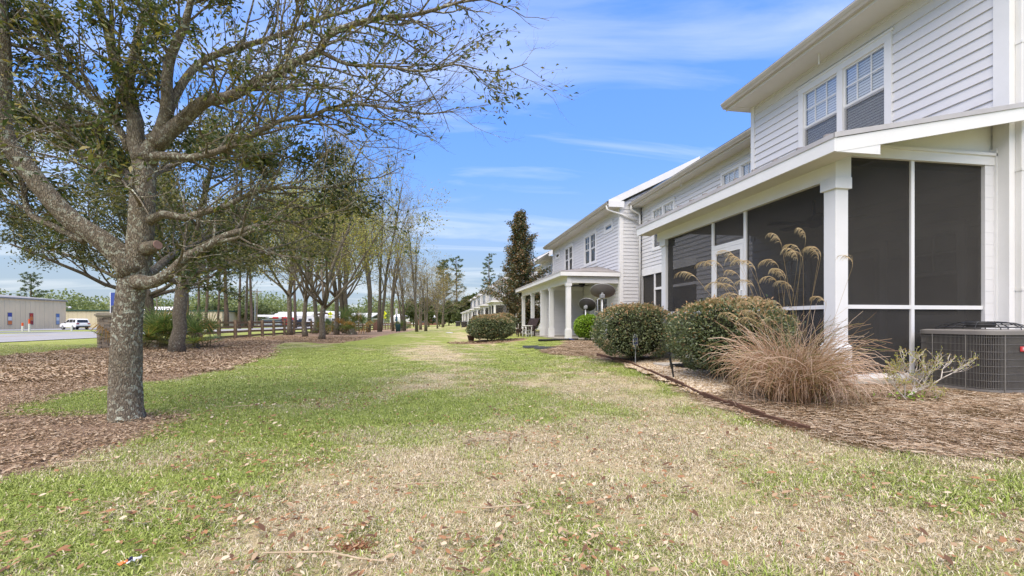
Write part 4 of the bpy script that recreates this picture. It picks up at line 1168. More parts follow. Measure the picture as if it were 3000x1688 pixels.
# ---- the houses farther down the row
def far_house(y0, label, ln=5.2, rl=5.2, fx=7.9, gap=0.0, dark=True):
    h = thing('townhouse', label, 'house', (fx + 3, y0 + ln / 2, .1), 0, 'townhouses far down the row')
    pl = Plane('x', fx, -1); rp = Plane('x', fx + .97, -1)
    MB().box(fx, fx + 7, y0, y0 + ln, .0, 6.05).build('wing_wall', M_SIDFAR, h, True)
    MB().box(fx + .97, fx + 7, y0 + ln, y0 + ln + rl, .0, 6.05).build('recess_wall', M_SIDFAR, h, True)
    for a, b in ((y0 - .02, y0 + .12), (y0 + ln - .12, y0 + ln + .02)):
        MB().box(fx - .03, fx + .1, a, b, 0, 6.05).build('corner_board', M_TRIM, h, True)
    for a in (y0 + .8, y0 + 3.0):
        w = MB(); pl.box(w, a, a + 1.3, .0, .04, 4.0, 5.6); wo = w.build('window', M_TRIM, h, True)
        for b0, b1 in ((a + .12, a + .61), (a + .69, a + 1.18)):
            q = MB(); pl.box(q, b0, b1, .041, .048, 4.12, 5.48); q.build('pane', M_PANEFAR, wo)
    w = MB(); rp.box(w, y0 + ln + 1.6, y0 + ln + 3.2, .0, .04, 4.4, 5.6); wo = w.build('window', M_TRIM, h, True)
    q = MB(); rp.box(q, y0 + ln + 1.72, y0 + ln + 3.08, .041, .048, 4.5, 5.5); q.build('pane', M_PANEFAR, wo)
    gutter_run(h, fx - .55, y0 - .3, y0 + ln + .3, 6.06, fx)
    gutter_run(h, fx + .42, y0 + ln + .31, y0 + ln + rl - .31, 6.06, fx + .97)
    roof_slab(h, fx - .57, 6.2, 11.6, .5, y0 - .32, y0 + ln + .32)
    roof_slab(h, fx + .40, 6.2, 11.6, .5, y0 + ln + .33, y0 + ln + rl - .33)
    m = MB(); m.hexa([(fx - .57, y0 - .36, 6.0), (11.6, y0 - .36, 8.08), (11.6, y0 - .33, 8.08), (fx - .57, y0 - .33, 6.0), (fx - .57, y0 - .36, 6.31), (11.6, y0 - .36, 8.39), (11.6, y0 - .33, 8.39), (fx - .57, y0 - .33, 6.31)])
    m.build('rake_board', M_TRIM, h, True)
    s = MB().box(fx - 2.5, fx, y0 + .05, y0 + ln - .05, -.3, .2).build('porch_slab', M_CONC, h, True)
    for yy in (y0 + .2, y0 + ln / 2, y0 + ln - .2):
        column(s, fx - 2.32, yy, .2, 2.7, .2)
    MB().box(fx - 2.42, fx - 2.22, y0 + .08, y0 + ln - .08, 2.703, 2.98).build('porch_beam', M_TRIM, s)
    MB().box(fx - 2.219, fx - .01, y0 + .08, y0 + .24, 2.703, 2.975).build('porch_beam', M_TRIM, s)
    hx, a, b, hz = fx - 2.72, y0 - .25, y0 + ln + .25, 3.18
    rt = hz + .52
    m = MB(); V = [(hx, a, hz), (fx - .01, a, hz), (fx - .01, a + 1.6, rt), (fx - .01, b - 1.6, rt), (fx - .01, b, hz), (hx, b, hz)]
    V += [(p, q, r - .03) for p, q, r in V]
    m.add(V, [(0, 1, 2), (0, 2, 3, 5), (3, 4, 5), (8, 7, 6), (11, 9, 8, 6), (11, 10, 9), (0, 6, 7, 1), (5, 11, 6, 0), (4, 10, 11, 5)])
    pr = m.build('porch_roof', M_ROOF, h, True)
    MB().box(hx, hx + .03, a + .031, b, hz - .2, hz - .031).build('porch_fascia', M_TRIM, pr)
    MB().box(hx, fx - .01, a, a + .03, hz - .2, hz - .031).build('porch_fascia', M_TRIM, pr)
    MB().box(hx + .04, fx - .02, a + .04, b - .04, 2.985, 3.0).build('porch_ceiling', M_SOFFIT, pr)
    if dark:
        for c0, c1 in ((y0 + .31, y0 + ln / 2 - .11), (y0 + ln / 2 + .11, y0 + ln - .31)):
            MB().box(fx - 2.33, fx - 2.325, c0, c1, .21, 2.70).build('screen_panel', M_SCREEN, s)
        MB().box(fx - 2.2, fx - .02, y0 + .15, y0 + .155, .21, 2.70).build('screen_panel', M_SCREEN, s)
    return h
M_PANEFAR = pmat('pane_far', (0.10, 0.11, 0.12), (0.06, 0.065, 0.07), 1, 0.12, 0.6)
far_house(34.2, 'townhouse wing half hidden behind the magnolia', 4.4, 6.4, 8.9, dark=False)
far_house(45.4, 'townhouse with the tallest screened porch just beyond the magnolia')
for k in range(6):
    far_house(55.9 + 10.4 * k, 'white townhouse with a small hipped porch far down the row')
# ------------------------------------------------------------------ things beside the houses
M_ACM = pmat('ac_casing', (0.22, 0.205, 0.185), (0.18, 0.165, 0.15), 5, 0.45, 0.4)
M_ACD = pmat('ac_coil', (0.030, 0.022, 0.020), (0.018, 0.014, 0.013), 20, 0.8, 0.2)
M_ACW = pmat('ac_wire', (0.20, 0.19, 0.17), (0.16, 0.15, 0.135), 8, 0.45, 0.4)
M_BLACK = pmat('black_plastic', (0.022, 0.022, 0.023), (0.014, 0.014, 0.014), 8, 0.5, 0.4, coord='World')
M_RED = pmat('badge_red', (0.62, 0.035, 0.04), (0.55, 0.03, 0.035), 5, 0.35, 0.4)
M_PWHITE = pmat('print_white', (0.80, 0.80, 0.79), (0.76, 0.76, 0.75), 5, 0.4, 0.3)
M_GALV = pmat('galvanised', (0.46, 0.47, 0.48), (0.33, 0.34, 0.35), 14, 0.42, 0.5, metal=0.55)

def text_mesh(txt, size, mat, name, parent, M, extrude=0.001, xs=1.0):
    cu = bpy.data.curves.new(name, 'FONT')
    cu.body = txt; cu.size = size; cu.extrude = extrude; cu.align_x = 'CENTER'; cu.align_y = 'CENTER'
    tmp = bpy.data.objects.new(name + '_curve', cu)
    COL.objects.link(tmp)
    bpy.context.view_layer.update()
    me = bpy.data.meshes.new_from_object(tmp.evaluated_get(bpy.context.evaluated_depsgraph_get()))
    bpy.data.objects.remove(tmp); bpy.data.curves.remove(cu)
    me.transform(Matrix.Diagonal((xs, 1, 1, 1))); me.transform(M)
    me.materials.clear()
    return link_mesh(name, me, mat, parent)
def frame(c, xdir, zdir=(0, 0, 1)):
    """matrix whose local x runs along xdir, y up, z out toward the reader"""
    x = Vector(xdir).normalized(); y = Vector(zdir).normalized(); z = x.cross(y)
    m = Matrix((x, y, z)).transposed().to_4x4(); m.translation = Vector(c)
    return m

def ac_unit(loc, w, d, ch, h, label, detail=True, group=None):
    """condenser: chamfered cabinet of wires round a dark coil, lid with a raised fan guard"""
    t = thing('air_conditioner', label, 'air conditioner', loc, 0, group)
    def outline(g):
        o = [(-w / 2 + ch, -d / 2), (w / 2 - ch, -d / 2), (w / 2, -d / 2 + ch), (w / 2, d / 2 - .12), (w / 2 - .12, d / 2), (-w / 2 + .12, d / 2), (-w / 2, d / 2 - .12), (-w / 2, -d / 2 + ch)]
        if detail:
            # round the corners off
            pts = []
            for i in range(8):
                p0, p1, p2 = (Vector(o[(i + k - 1) % 8]) for k in range(3))
                e = .10
                a = p1 + (p0 - p1).normalized() * min(e, (p0 - p1).length * .45); b = p1 + (p2 - p1).normalized() * min(e, (p2 - p1).length * .45)
                for k in range(5):
                    s = k / 4
                    pts.append(a.lerp(p1, s).lerp(p1.lerp(b, s), s))
            o = [tuple(p) for p in pts]
        return [(x * (1 + g / (w / 2)), y * (1 + g / (d / 2))) for x, y in o]
    def slab(g, z0, z1, nm, mat, g2=None):
        A, B = outline(g), outline(g if g2 is None else g2)
        m = MB(); m.prism([(i,) for i in range(len(A))], lambda i: (*A[i], z0), lambda i: (*B[i], z1))
        return m.build(nm, mat, t)
    slab(-.03, .0, .035, 'base_pad', M_BLACK)
    slab(.0, .036, .085, 'base_pan', M_ACM)
    slab(-.035, .086, h - .055, 'coil', M_ACD)
    lid = slab(.012, h - .054, h - .012, 'lid', M_ACM)
    slab(.012, h - .0119, h, 'lid_top', M_ACM, -.03)
    if detail:
        O = outline(0.0)
        per = []
        for i in range(len(O)):
            a, b = Vector(O[i]), Vector(O[(i + 1) % len(O)])
            L = (b - a).length
            per.append((a, b, L))
        tot = sum(p[2] for p in per)
        def walk(s):
            for a, b, L in per:
                if s <= L: return a.lerp(b, s / L)
                s -= L
            return per[-1][1]
        gm = MB(); n = int(tot / .0135)
        for k in range(n):
            p = walk(tot * k / n); r = .0017
            gm.box(p.x - r, p.x + r, p.y - r, p.y + r, .086, h - .055)
        g = gm.build('guard_wires', M_ACW, t); tag(g, kind='stuff')
        for k in range(8):
            z = .10 + (h - .18) * k / 7
            pts = [(x, y, z) for x, y in outline(.004)]
            MB().tube(pts + [pts[0]], .0019, 5, False).build('guard_hoop', M_ACW, t)
        for k in range(9):
            p = walk(tot * (k + .35) / 9) * 1.012
            MB().tube([(p.x, p.y, .06), (p.x, p.y, h - .02)], .006, 6).build('guard_rod', M_ACW, t)
        # fan guard
        for r, z in ((.46, .028), (.40, .055), (.33, .075), (.25, .085), (.17, .088), (.09, .088)):
            c = [(math.cos(a) * r * w * .98, math.sin(a) * r * d * .98, h + z) for a in np.linspace(0, 2 * math.pi, 33)]
            MB().tube(c, .005, 5, False).build('fan_guard_ring', M_BLACK, t)
        for k in range(12):
            a = k * math.pi / 6
            pts = [(math.cos(a) * r * w * .98, math.sin(a) * r * d * .98, h + z) for r, z in ((.47, .0), (.46, .028), (.33, .075), (.17, .09), (.05, .09))]
            MB().tube(pts, .005, 5).build('fan_guard_spoke', M_BLACK, t)
        MB().lathe([(.12, h + .02), (.13, h + .05), (.12, h + .085), (.05, h + .095)], 18).build('fan_motor', M_BLACK, t, False, True)
        bd = MB(); bd.box(-.09, .09, -d / 2 - .016, -d / 2 - .008, .505, .560)
        bo = bd.build('badge', M_RED, t, False, bevel=.006)
        text_mesh('bryant', .05, M_PWHITE, 'badge_lettering', bo, frame((.0, -d / 2 - .017, .535), (1, 0, 0)), .0006)
    else:
        for k in range(12):
            z = .12 + (h - .2) * k / 11
            pts = [(x, y, z) for x, y in outline(.004)]
            MB().tube(pts + [pts[0]], .008, 4, False).build('guard_hoop', M_ACM, t)
        MB().lathe([(.30, h), (.26, h + .06), (.08, h + .07)], 16).build('fan_guard', M_BLACK, t)
    return t
ac_unit((5.90 + .44, 4.02 + .42, .17), .88, .84, .10, .74, 'dark grey louvered air conditioner with a red badge beside the screened porch')
ac_unit((3.9, 70.2, .1), .9, .9, .15, .95, 'dark air conditioner on the lawn by the far porches', False, 'air conditioners by the far porches')
ac_unit((3.7, 88.5, .1), .9, .9, .15, .95, 'dark air conditioner on the lawn by the far porches', False, 'air conditioners by the far porches')

# ------------------------------------------------------------------ clipped shrubs
def shrub(name, label, cat, c, rx, ry, h, n, leaf, mat, seed, top=0.3, red=True, power=2.6, grp=None, stems=True, rough=.10):
    t = thing(name, label, cat, (c[0], c[1], gh(*c)), 0, grp)
    rg = np.random.default_rng(seed)
    d = rand_dirs(rg, n * 2)
    d[:, 2] = np.where(d[:, 2] < -.75, -d[:, 2], d[:, 2])
    # superellipsoid shell with a lumpy surface
    k = (np.abs(d) ** power).sum(1) ** (-1 / power)
    lump = 1 + rough * 2 * (fbm(d[:, 0] * 3 + 7, d[:, 1] * 3 + d[:, 2] * 2.3, seed) - .5) + rough * (fbm(d[:, 0] * 8, d[:, 1] * 8 + d[:, 2] * 8, seed + 3) - .5) * 1.6
    depth = 1 - .20 * rg.random(n * 2) ** 2.2 + .10 * rg.random(n * 2) ** 9
    S = np.stack([d[:, 0] * rx, d[:, 1] * ry, d[:, 2] * h * .5], -1) * (k * lump * depth)[:, None]
    S[:, 2] += h * .53
    taper = np.clip(.72 + S[:, 2] / h * .75, .6, 1.0)
    S[:, 0] *= taper; S[:, 1] *= taper
    ok = S[:, 2] > .04
    S, d, depth = S[ok][:n], d[ok][:n], depth[ok][:n]
    m = len(S)
    D = d + rand_dirs(rg, m) * .9; N = rand_dirs(rg, m) + d * .5
    L = leaf * (.6 + .8 * rg.random(m))
    V, F = leaf_quads(S, D, N, L, L * .5, .08)
    r = rg.random(m) * .62
    hi = np.clip((S[:, 2] / h - .72) / .28, 0, 1) * sstep(.93, .99, depth)
    if red:
        r = np.where(rg.random(m) < .65 * hi + .05, .70 + .3 * rg.random(m), r + .12 * hi)
    else:
        r = np.clip(rg.random(m) * .7 + .3 * (depth > .95), 0, 1)
    crown = np_mesh('foliage', V, F, {'rnd': np.repeat(r, 4)})
    tag(link_mesh('foliage', crown, mat, t), kind='stuff')
    # solid dark core added to block light inside the foliage
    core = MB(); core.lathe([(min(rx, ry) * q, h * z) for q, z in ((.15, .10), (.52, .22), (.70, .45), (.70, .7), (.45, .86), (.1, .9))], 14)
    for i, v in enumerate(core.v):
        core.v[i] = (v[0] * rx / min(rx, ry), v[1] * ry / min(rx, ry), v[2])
    core.build('dark_core', pmat('shrub_core_shade', (0.022, 0.022, 0.012), (0.012, 0.012, 0.008), 12, .95, .05, .8, 30), t)
    if stems:
        for i in range(5):
            a = i * 1.26
            MB().tube([(math.cos(a) * .08, math.sin(a) * .08, -.03), (math.cos(a) * rx * .4, math.sin(a) * ry * .4, h * .4)], [.02, .012], 6).build('stem', MATS['grey_bark'], t)
    return t
M_HEDGE = MATS['hedge_leaf']
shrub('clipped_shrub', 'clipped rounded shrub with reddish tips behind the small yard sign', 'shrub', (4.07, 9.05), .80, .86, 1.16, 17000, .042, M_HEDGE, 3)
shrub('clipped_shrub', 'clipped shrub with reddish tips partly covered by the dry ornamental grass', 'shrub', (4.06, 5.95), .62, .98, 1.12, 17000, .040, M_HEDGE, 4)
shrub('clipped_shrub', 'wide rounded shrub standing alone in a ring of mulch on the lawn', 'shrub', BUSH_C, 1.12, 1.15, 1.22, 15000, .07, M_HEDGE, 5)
shrub('clipped_shrub', 'low dark clipped shrub beside the far end of the open porch', 'shrub', (4.45, 31.6), 1.0, 1.1, 1.35, 5000, .10, M_HEDGE, 6)
shrub('leafy_bush', 'bright green leafy bush beside the open porch', 'bush', (6.15, 19.0 - .75), .56, .56, 1.05, 5200, .075, MATS['lime_leaf'], 7, red=False, power=2.2, rough=.12)
shrub('leafy_bush', 'dark green leafy bush standing inside the far bay of the open porch', 'bush', (6.3, 31.4), .8, .8, 2.0, 3000, .13, MATS['magnolia_leaf'], 8, red=False, power=2.0, rough=.2)

# ------------------------------------------------------------------ dry ornamental grass with plumes
def ribbon(mbV, mbF, rr, pts, w0, w1, r, side=None):
    n = len(pts)
    b = len(mbV)
    for i, p in enumerate(pts):
        t = (pts[min(i + 1, n - 1)] - pts[max(i - 1, 0)])
        s = t.cross(side if side is not None else Vector((0.3, -1, .2)))
        s = s.normalized() if s.length > 1e-6 else Vector((1, 0, 0))
        w = (w0 + (w1 - w0) * i / (n - 1)) * .5
        mbV += [tuple(p - s * w), tuple(p + s * w)]
        rr += [r, r]
    mbF += [(b + 2 * i, b + 2 * i + 1, b + 2 * i + 3, b + 2 * i + 2) for i in range(n - 1)]
def ornamental_grass():
    rd = random.Random(21)
    c = (3.72, 4.28)
    t = thing('ornamental_grass', 'dry tan ornamental grass with feathery plumes in front of the porch column', 'grass plant', (*c, gh(*c)))
    V, F, rr = [], [], []
    for i in range(1500):
        a = rd.uniform(0, 6.283); br = .24 * math.sqrt(rd.random())
        p = Vector((math.cos(a) * br, math.sin(a) * br, .0))
        az = a + rd.gauss(0, 1.1)
        L = rd.uniform(.6, 1.12) * (1 if rd.random() < .8 else .6)
        el = math.radians(rd.uniform(52, 92)); droop = rd.choice((rd.uniform(.4, 1.6), rd.uniform(1.4, 4.6), rd.uniform(1.4, 4.6)))
        pts = [p.copy()]; nseg = 8
        for k in range(nseg):
            e2 = el - droop * ((k + .5) / nseg) ** 2.0
            p = p + Vector((math.cos(az) * math.cos(e2), math.sin(az) * math.cos(e2), math.sin(e2))) * L / nseg
            if p.z < .015: p.z = .015 + rd.random() * .02
            pts.append(p.copy()); az += rd.gauss(0, .14)
        low = rd.random() < .07
        ribbon(V, F, rr, pts, .0105, .0035, .93 if low else rd.random() * .79)
    tag(link_mesh('blades', np_mesh('blades', V, F, {'rnd': rr}), MATS['dry_blade'], t), kind='stuff')
    for i in range(34):
        a = rd.uniform(0, 6.283); br = .20 * math.sqrt(rd.random())
        p = Vector((math.cos(a) * br, math.sin(a) * br, .2))
        lean = Vector((-.34 + rd.gauss(.05, .20), .16 + rd.gauss(0, .22), 1)).normalized()
        if i % 6 == 0: lean = Vector((rd.uniform(.15, .5), rd.uniform(-.1, .3), 1)).normalized()
        L = rd.uniform(.8, 1.5)
        pts = [p + lean * L * q for q in (0, .25, .5, .75, 1)]
        d = lean.copy(); q = pts[-1]
        spine = [q.copy()]
        cw = Vector((-.85, .25 + rd.gauss(0, .3), 0)).normalized()
        nk = 9; curl = rd.uniform(.20, .34)
        for k in range(nk):
            d = (d + cw * curl * .55 + Vector((0, 0, -1)) * curl * (k / nk) * 1.2).normalized()
            q = q + d * .024
            spine.append(q.copy())
        PV, PF, pr = [], [], []
        ribbon(PV, PF, pr, pts, .005, .0035, .15)
        for k in range(27):
            f = rd.random() ** .8
            j = min(int(f * (len(spine) - 1)), len(spine) - 2)
            b = spine[j].lerp(spine[j + 1], f * (len(spine) - 1) - j)
            hd = (spine[j + 1] - spine[j]).normalized() + Vector((rd.gauss(0, .10), rd.gauss(0, .14), rd.gauss(0, .05)))
            hp = [b.copy()]; LL = rd.uniform(.06, .15) * (1 - .35 * f); hq = b.copy()
            for e in range(6):
                hd = (hd + cw * .10 * (1 - e / 4) + Vector((0, 0, -1)) * (.16 + .13 * e)).normalized()
                hq = hq + hd * LL / 6
                hp.append(hq.copy())
            ribbon(PV, PF, pr, hp, .0042, .0018, rd.random())
        ribbon(PV, PF, pr, spine, .005, .003, .5)
        link_mesh('plume', np_mesh('plume', PV, PF, {'rnd': pr}), MATS['plume'], t)
    return t
ornamental_grass()

# ------------------------------------------------------------------ leafless budding shrub by the air conditioner
def budding_shrub():
    rd = random.Random(5)
    c = (4.66, 3.92)
    t = thing('budding_shrub', 'bare grey azalea with yellow buds in front of the air conditioner', 'shrub', (*c, gh(*c)))
    bark = pmat('twig_grey', (0.58, 0.53, 0.47), (0.40, 0.35, 0.29), 30, .85, .1)
    C, D = [], []
    def arm(p, d, L, r, lev, mb):
        pts = [p.copy()]; n = 5
        for k in range(n):
            d = (d + Vector((rd.gauss(0, .14), rd.gauss(0, .14), rd.gauss(.03, .10)))).normalized()
            p = p + d * L / n
            pts.append(p.copy())
        mb.tube(pts, [r * (1 - .5 * i / n) for i in range(n + 1)], 5)
        if lev < 3:
            for k in range(rd.choice((4, 5, 6)) if lev < 2 else rd.choice((3, 4))):
                b = pts[rd.choice((2, 3, 4, 5, 5))]
                nd = (d * .9 + Vector((rd.gauss(0, .55), rd.gauss(0, .5), abs(rd.gauss(.12, .25))))).normalized()
                arm(b.copy(), nd, L * rd.uniform(.40, .72), r * .6, lev + 1, mb)
        else:
            C.append(p.copy()); D.append(d.copy())
        if lev >= 1 and rd.random() < .6:
            C.append(pts[3].copy()); D.append(d.copy())
    for d0, L, r in (((.02, .05, 1), .32, .008), ((.50, .12, .8), .32, .008), ((.95, -.05, .46), .46, .010), ((-.6, .2, .75), .2, .006), ((.9, -.15, .12), .26, .006)):
        mb = MB(); arm(Vector((rd.uniform(-.05, .05), rd.uniform(-.05, .05), .0)), Vector(d0).normalized(), L, r, 0, mb)
        mb.build('branch', bark, t, False, True)
    C = np.array([c for c in C]); D = np.array([d for d in D])
    rg = np.random.default_rng(3)
    C2 = np.repeat(C, 3, 0) + rg.normal(0, .006, (len(C) * 3, 3)); D2 = np.repeat(D, 3, 0) + rand_dirs(rg, len(C) * 3) * .7
    V, F = leaf_quads(C2, D2, rand_dirs(rg, len(C2)), .018, .008)
    tag(link_mesh('buds', np_mesh('buds', V, F, {'rnd': np.repeat(rg.random(len(C2)), 4)}), foliage('bud', [(0.30, 0.16, 0.07), (0.42, 0.36, 0.08), (0.50, 0.46, 0.12), (0.33, 0.40, 0.09)], .3), t), kind='stuff')
    lm = [leaf_quads(np.array([[rg.normal(0, .1), rg.normal(0, .1), .03 + .08 * rg.random()] for _ in range(70)]), rand_dirs(rg, 70), rand_dirs(rg, 70), .035, .014)]
    tag(link_mesh('low_leaves', np_mesh('low_leaves', lm[0][0], lm[0][1], {'rnd': np.repeat(rg.random(70), 4)}), MATS['lime_leaf'], t), kind='stuff')
budding_shrub()

# ------------------------------------------------------------------ bed edging, pavers, mat, sign, stake
M_EDGE = pmat('edging_wood', (0.155, 0.085, 0.058), (0.085, 0.048, 0.034), 6, .85, .1, .5, 30, stretch=(1, 1, 5), coord='World')
ed = thing('bed_edging', 'brown plank edging along the pebble and pine straw bed', 'edging', (3.4, 6.5, .1))
EP = [(3.86, 10.75), (3.80, 9.45), (3.73, 8.45), (3.50, 7.2), (3.33, 6.3), (3.22, 5.63), (3.08, 4.93), (3.0, 4.35), (2.95, 3.75), (2.98, 3.27)]
for i, ((xa, ya), (xb, yb)) in enumerate(zip(EP[:-1], EP[1:])):
    d = Vector((xb - xa, yb - ya, 0)); L = d.length; d.normalize(); s = Vector((-d.y, d.x, 0)) * .015
    za, zb = gh(xa, ya), gh(xb, yb); up = .075 + .012 * math.sin(i * 2.1)
    a, b = Vector((xa, ya, 0)) + d * .004, Vector((xb, yb, 0)) - d * .004
    m = MB(); m.hexa([(a - s) + Vector((0, 0, za - .1)), (b - s) + Vector((0, 0, zb - .1)), (b + s) + Vector((0, 0, zb - .1)), (a + s) + Vector((0, 0, za - .1)), (a - s) + Vector((0, 0, za + up)), (b - s) + Vector((0, 0, zb + up * .9)), (b + s) + Vector((0, 0, zb + up * .9)), (a + s) + Vector((0, 0, za + up))])
    m.build('edging_board', M_EDGE, ed, True)
M_PAVER = pmat('paver', (0.50, 0.47, 0.42), (0.38, 0.35, 0.30), 6, .9, .1, .4, 60, coord='World')
def paver(cx, cy, lx, ly, rz, z, label):
    t = MB(); t.obox((0, 0, .02), (lx, ly, .04))
    o = t.build('paving_slab', M_PAVER, None, False, bevel=.006)
    o.location = (cx, cy, z); o.rotation_euler = (0, 0, rz)
    return tag(o, label, 'paving slab')
paver(4.32, 7.86, .62, .46, .05, gh(4.3, 7.8) + .012, 'pale concrete slab lying in the pebbles under the black door mat')
paver(4.62, 7.30, .42, .5, .0, gh(4.6, 7.3) + .010, 'pale concrete slab half covered at the foot of the screen door')
matt = thing('door_mat', 'black ribbed rubber mat lying over the slab in the pebbles', 'mat', (4.38, 7.22, gh(4.38, 7.2) + .055), R(14))
MB().box(-.24, .24, -.40, .40, 0, .008).build('mat_sheet', M_BLACK, matt)
for k in range(17):
    MB().box(-.235, .235, -.385 + k * .047, -.363 + k * .047, .0081, .018).build('mat_rib', M_BLACK, matt)
# small security sign
sg = thing('yard_sign', 'small blue and white octagonal security sign on a thin stake', 'sign', (3.80, 8.40, gh(3.8, 8.4)))
MB().tube([(0, 0, -.08), (0, 0, .36)], .009, 8).build('stake', M_GALV, sg)
M_SBLUE = pmat('sign_blue', (0.035, 0.07, 0.30), (0.03, 0.06, 0.26), 4, .4, .4)
M_SBACK = pmat('sign_white', (0.72, 0.74, 0.78), (0.68, 0.70, 0.74), 4, .4, .4)
Rsg = Matrix.Rotation(R(30), 3, 'Z')
def octo(w, h, c): return [(-w / 2 + c * w, -h / 2), (w / 2 - c * w, -h / 2), (w / 2, -h / 2 + c * h), (w / 2, h / 2 - c * h), (w / 2 - c * w, h / 2), (-w / 2 + c * w, h / 2), (-w / 2, h / 2 - c * h), (-w / 2, -h / 2 + c * h)]
def plate(poly, y0, y1, cz, nm, mat, par):
    m = MB(); m.prism(poly, lambda a, b: tuple(Rsg @ Vector((a, y0, b)) + Vector((0, 0, cz))), lambda a, b: tuple(Rsg @ Vector((a, y1, b)) + Vector((0, 0, cz))))
    return m.build(nm, mat, par)
pb = plate(octo(.16, .285, .29), -.004, .002, .47, 'sign_plate', M_SBACK, sg)
plate([(-.062, -.05), (.062, -.05), (.062, .062), (-.062, .062)], -.0065, -.0042, .47, 'blue_field', M_SBLUE, pb)
for zz, hw in ((.115, .035), (.088, .05), (-.075, .055), (-.112, .04)):
    plate([(-hw, zz - .008), (hw, zz - .008), (hw, zz + .008), (-hw, zz + .008)], -.0065, -.0042, .47, 'blue_bar', M_SBLUE, pb)
xd = Rsg @ Vector((1, 0, 0)); nd = Rsg @ Vector((0, -1, 0))
text_mesh('ADT', .072, M_PWHITE, 'sign_lettering', pb, frame(Vector((0, 0, .474)) + nd * .0075, xd), .0006)
# leaning black sprinkler riser
st = thing('sprinkler_riser', 'leaning black plastic sprinkler riser at the bed edge', 'sprinkler', (3.50, 6.36, gh(3.5, 6.4)))
ax = Vector((-.085, .015, .40))
MB().tube([Vector((0, 0, -.05)), ax * .45], .0125, 10).build('lower_pipe', M_BLACK, st)
MB().tube([ax * .42, ax * .56], .021, 10).build('collar', M_BLACK, st)
MB().tube([ax * .55, ax * .97], .017, 10).build('upper_pipe', M_BLACK, st)
MB().tube([ax * .965, ax * 1.0], .024, 12).build('nozzle_cap', M_BLACK, st)

# ------------------------------------------------------------------ satellite dishes
M_DISH = pmat('dish_grey', (0.17, 0.155, 0.15), (0.13, 0.12, 0.115), 3, .5, .35)
M_DISHD = pmat('dish_dark', (0.045, 0.04, 0.038), (0.03, 0.027, 0.026), 3, .5, .35)
def dish(loc, w, h, ztop, face, label, mat, second=False, grp=None):
    """a shallow bowl on a galvanised mast, seen from behind; face: where it looks"""
    t = thing('satellite_dish', label, 'satellite dish', loc, 0, grp)
    f = Vector(face).normalized()
    x = f.cross(Vector((0, 0, 1))).normalized(); y = x.cross(f).normalized()
    c = Vector((0, 0, ztop)) + f * .14
    m = MB(); n, rn = 40, 8
    for off in (0, .010):
        for j in range(rn + 1):
            r = j / rn
            for k in range(n):
                a = 2 * math.pi * k / n
                m.v.append(tuple(c + x * (w / 2 * r * math.cos(a)) + y * (h / 2 * r * math.sin(a)) + f * (r * r * .10 + off)))
    R1 = (rn + 1) * n
    for s in range(2):
        for j in range(rn):
            for k in range(n):
                q = (s * R1 + j * n + k, s * R1 + j * n + (k + 1) % n, s * R1 + (j + 1) * n + (k + 1) % n, s * R1 + (j + 1) * n + k)
                m.f.append(q if s else q[::-1])
    m.build('reflector', mat, t, False, True)
    rim = [c + x * (w / 2 * math.cos(a)) + y * (h / 2 * math.sin(a)) + f * .105 for a in np.linspace(0, 2 * math.pi, 41)]
    MB().tube(rim, .010, 6, False).build('rim', M_GALV, t, False, True)
    MB().tube([(0, 0, -.1), (0, 0, ztop)], .028, 12).build('mast', M_GALV, t, False, True)
    if second:
        MB().tube([(-.14, .05, -.1), (-.13, .05, ztop - .1), (-.02, .02, ztop - .04)], .016, 8).build('brace', M_GALV, t, False, True)
    MB().obox((0, 0, ztop + .0), (.13, .13, .12)).build('mount', M_GALV, t, False, bevel=.012)
    MB().tube([Vector((0, 0, ztop + .05)), c - f * .005], .04, 10).build('mount_arm', M_GALV, t)
    arm = [c - y * h * .45 + f * .05, c - y * h * .55 + f * .55]
    MB().tube(arm, .014, 8).build('feed_arm', M_GALV, t)
    MB().obox(arm[1], (.08, .08, .12)).build('receiver', M_BLACK, t, False, bevel=.01)
    cb = [Vector((0, -.03, ztop - .05)), Vector((.07, -.05, ztop - .2)), Vector((.05, -.05, ztop - .32)), Vector((.02, -.035, ztop - .42))]
    MB().tube(cb, .006, 6).build('cable', M_BLACK, t)
    return t
dish((5.05, 13.6, gh(5, 13.6)), .78, .60, 1.60, (.30, .62, .72), 'larger grey satellite dish on a braced pole above the clipped shrub', M_DISH, True)
dish((6.02, 18.15, gh(6, 18)), .74, .60, 1.40, (.55, .70, .48), 'smaller dark satellite dish on a pole in front of the bright green bush', M_DISHD)
dish((4.2, 54.0, .1), 1.0, .8, 1.25, (.6, .6, .5), 'black satellite dish by the far porches behind the wide rounded shrub', M_DISHD)

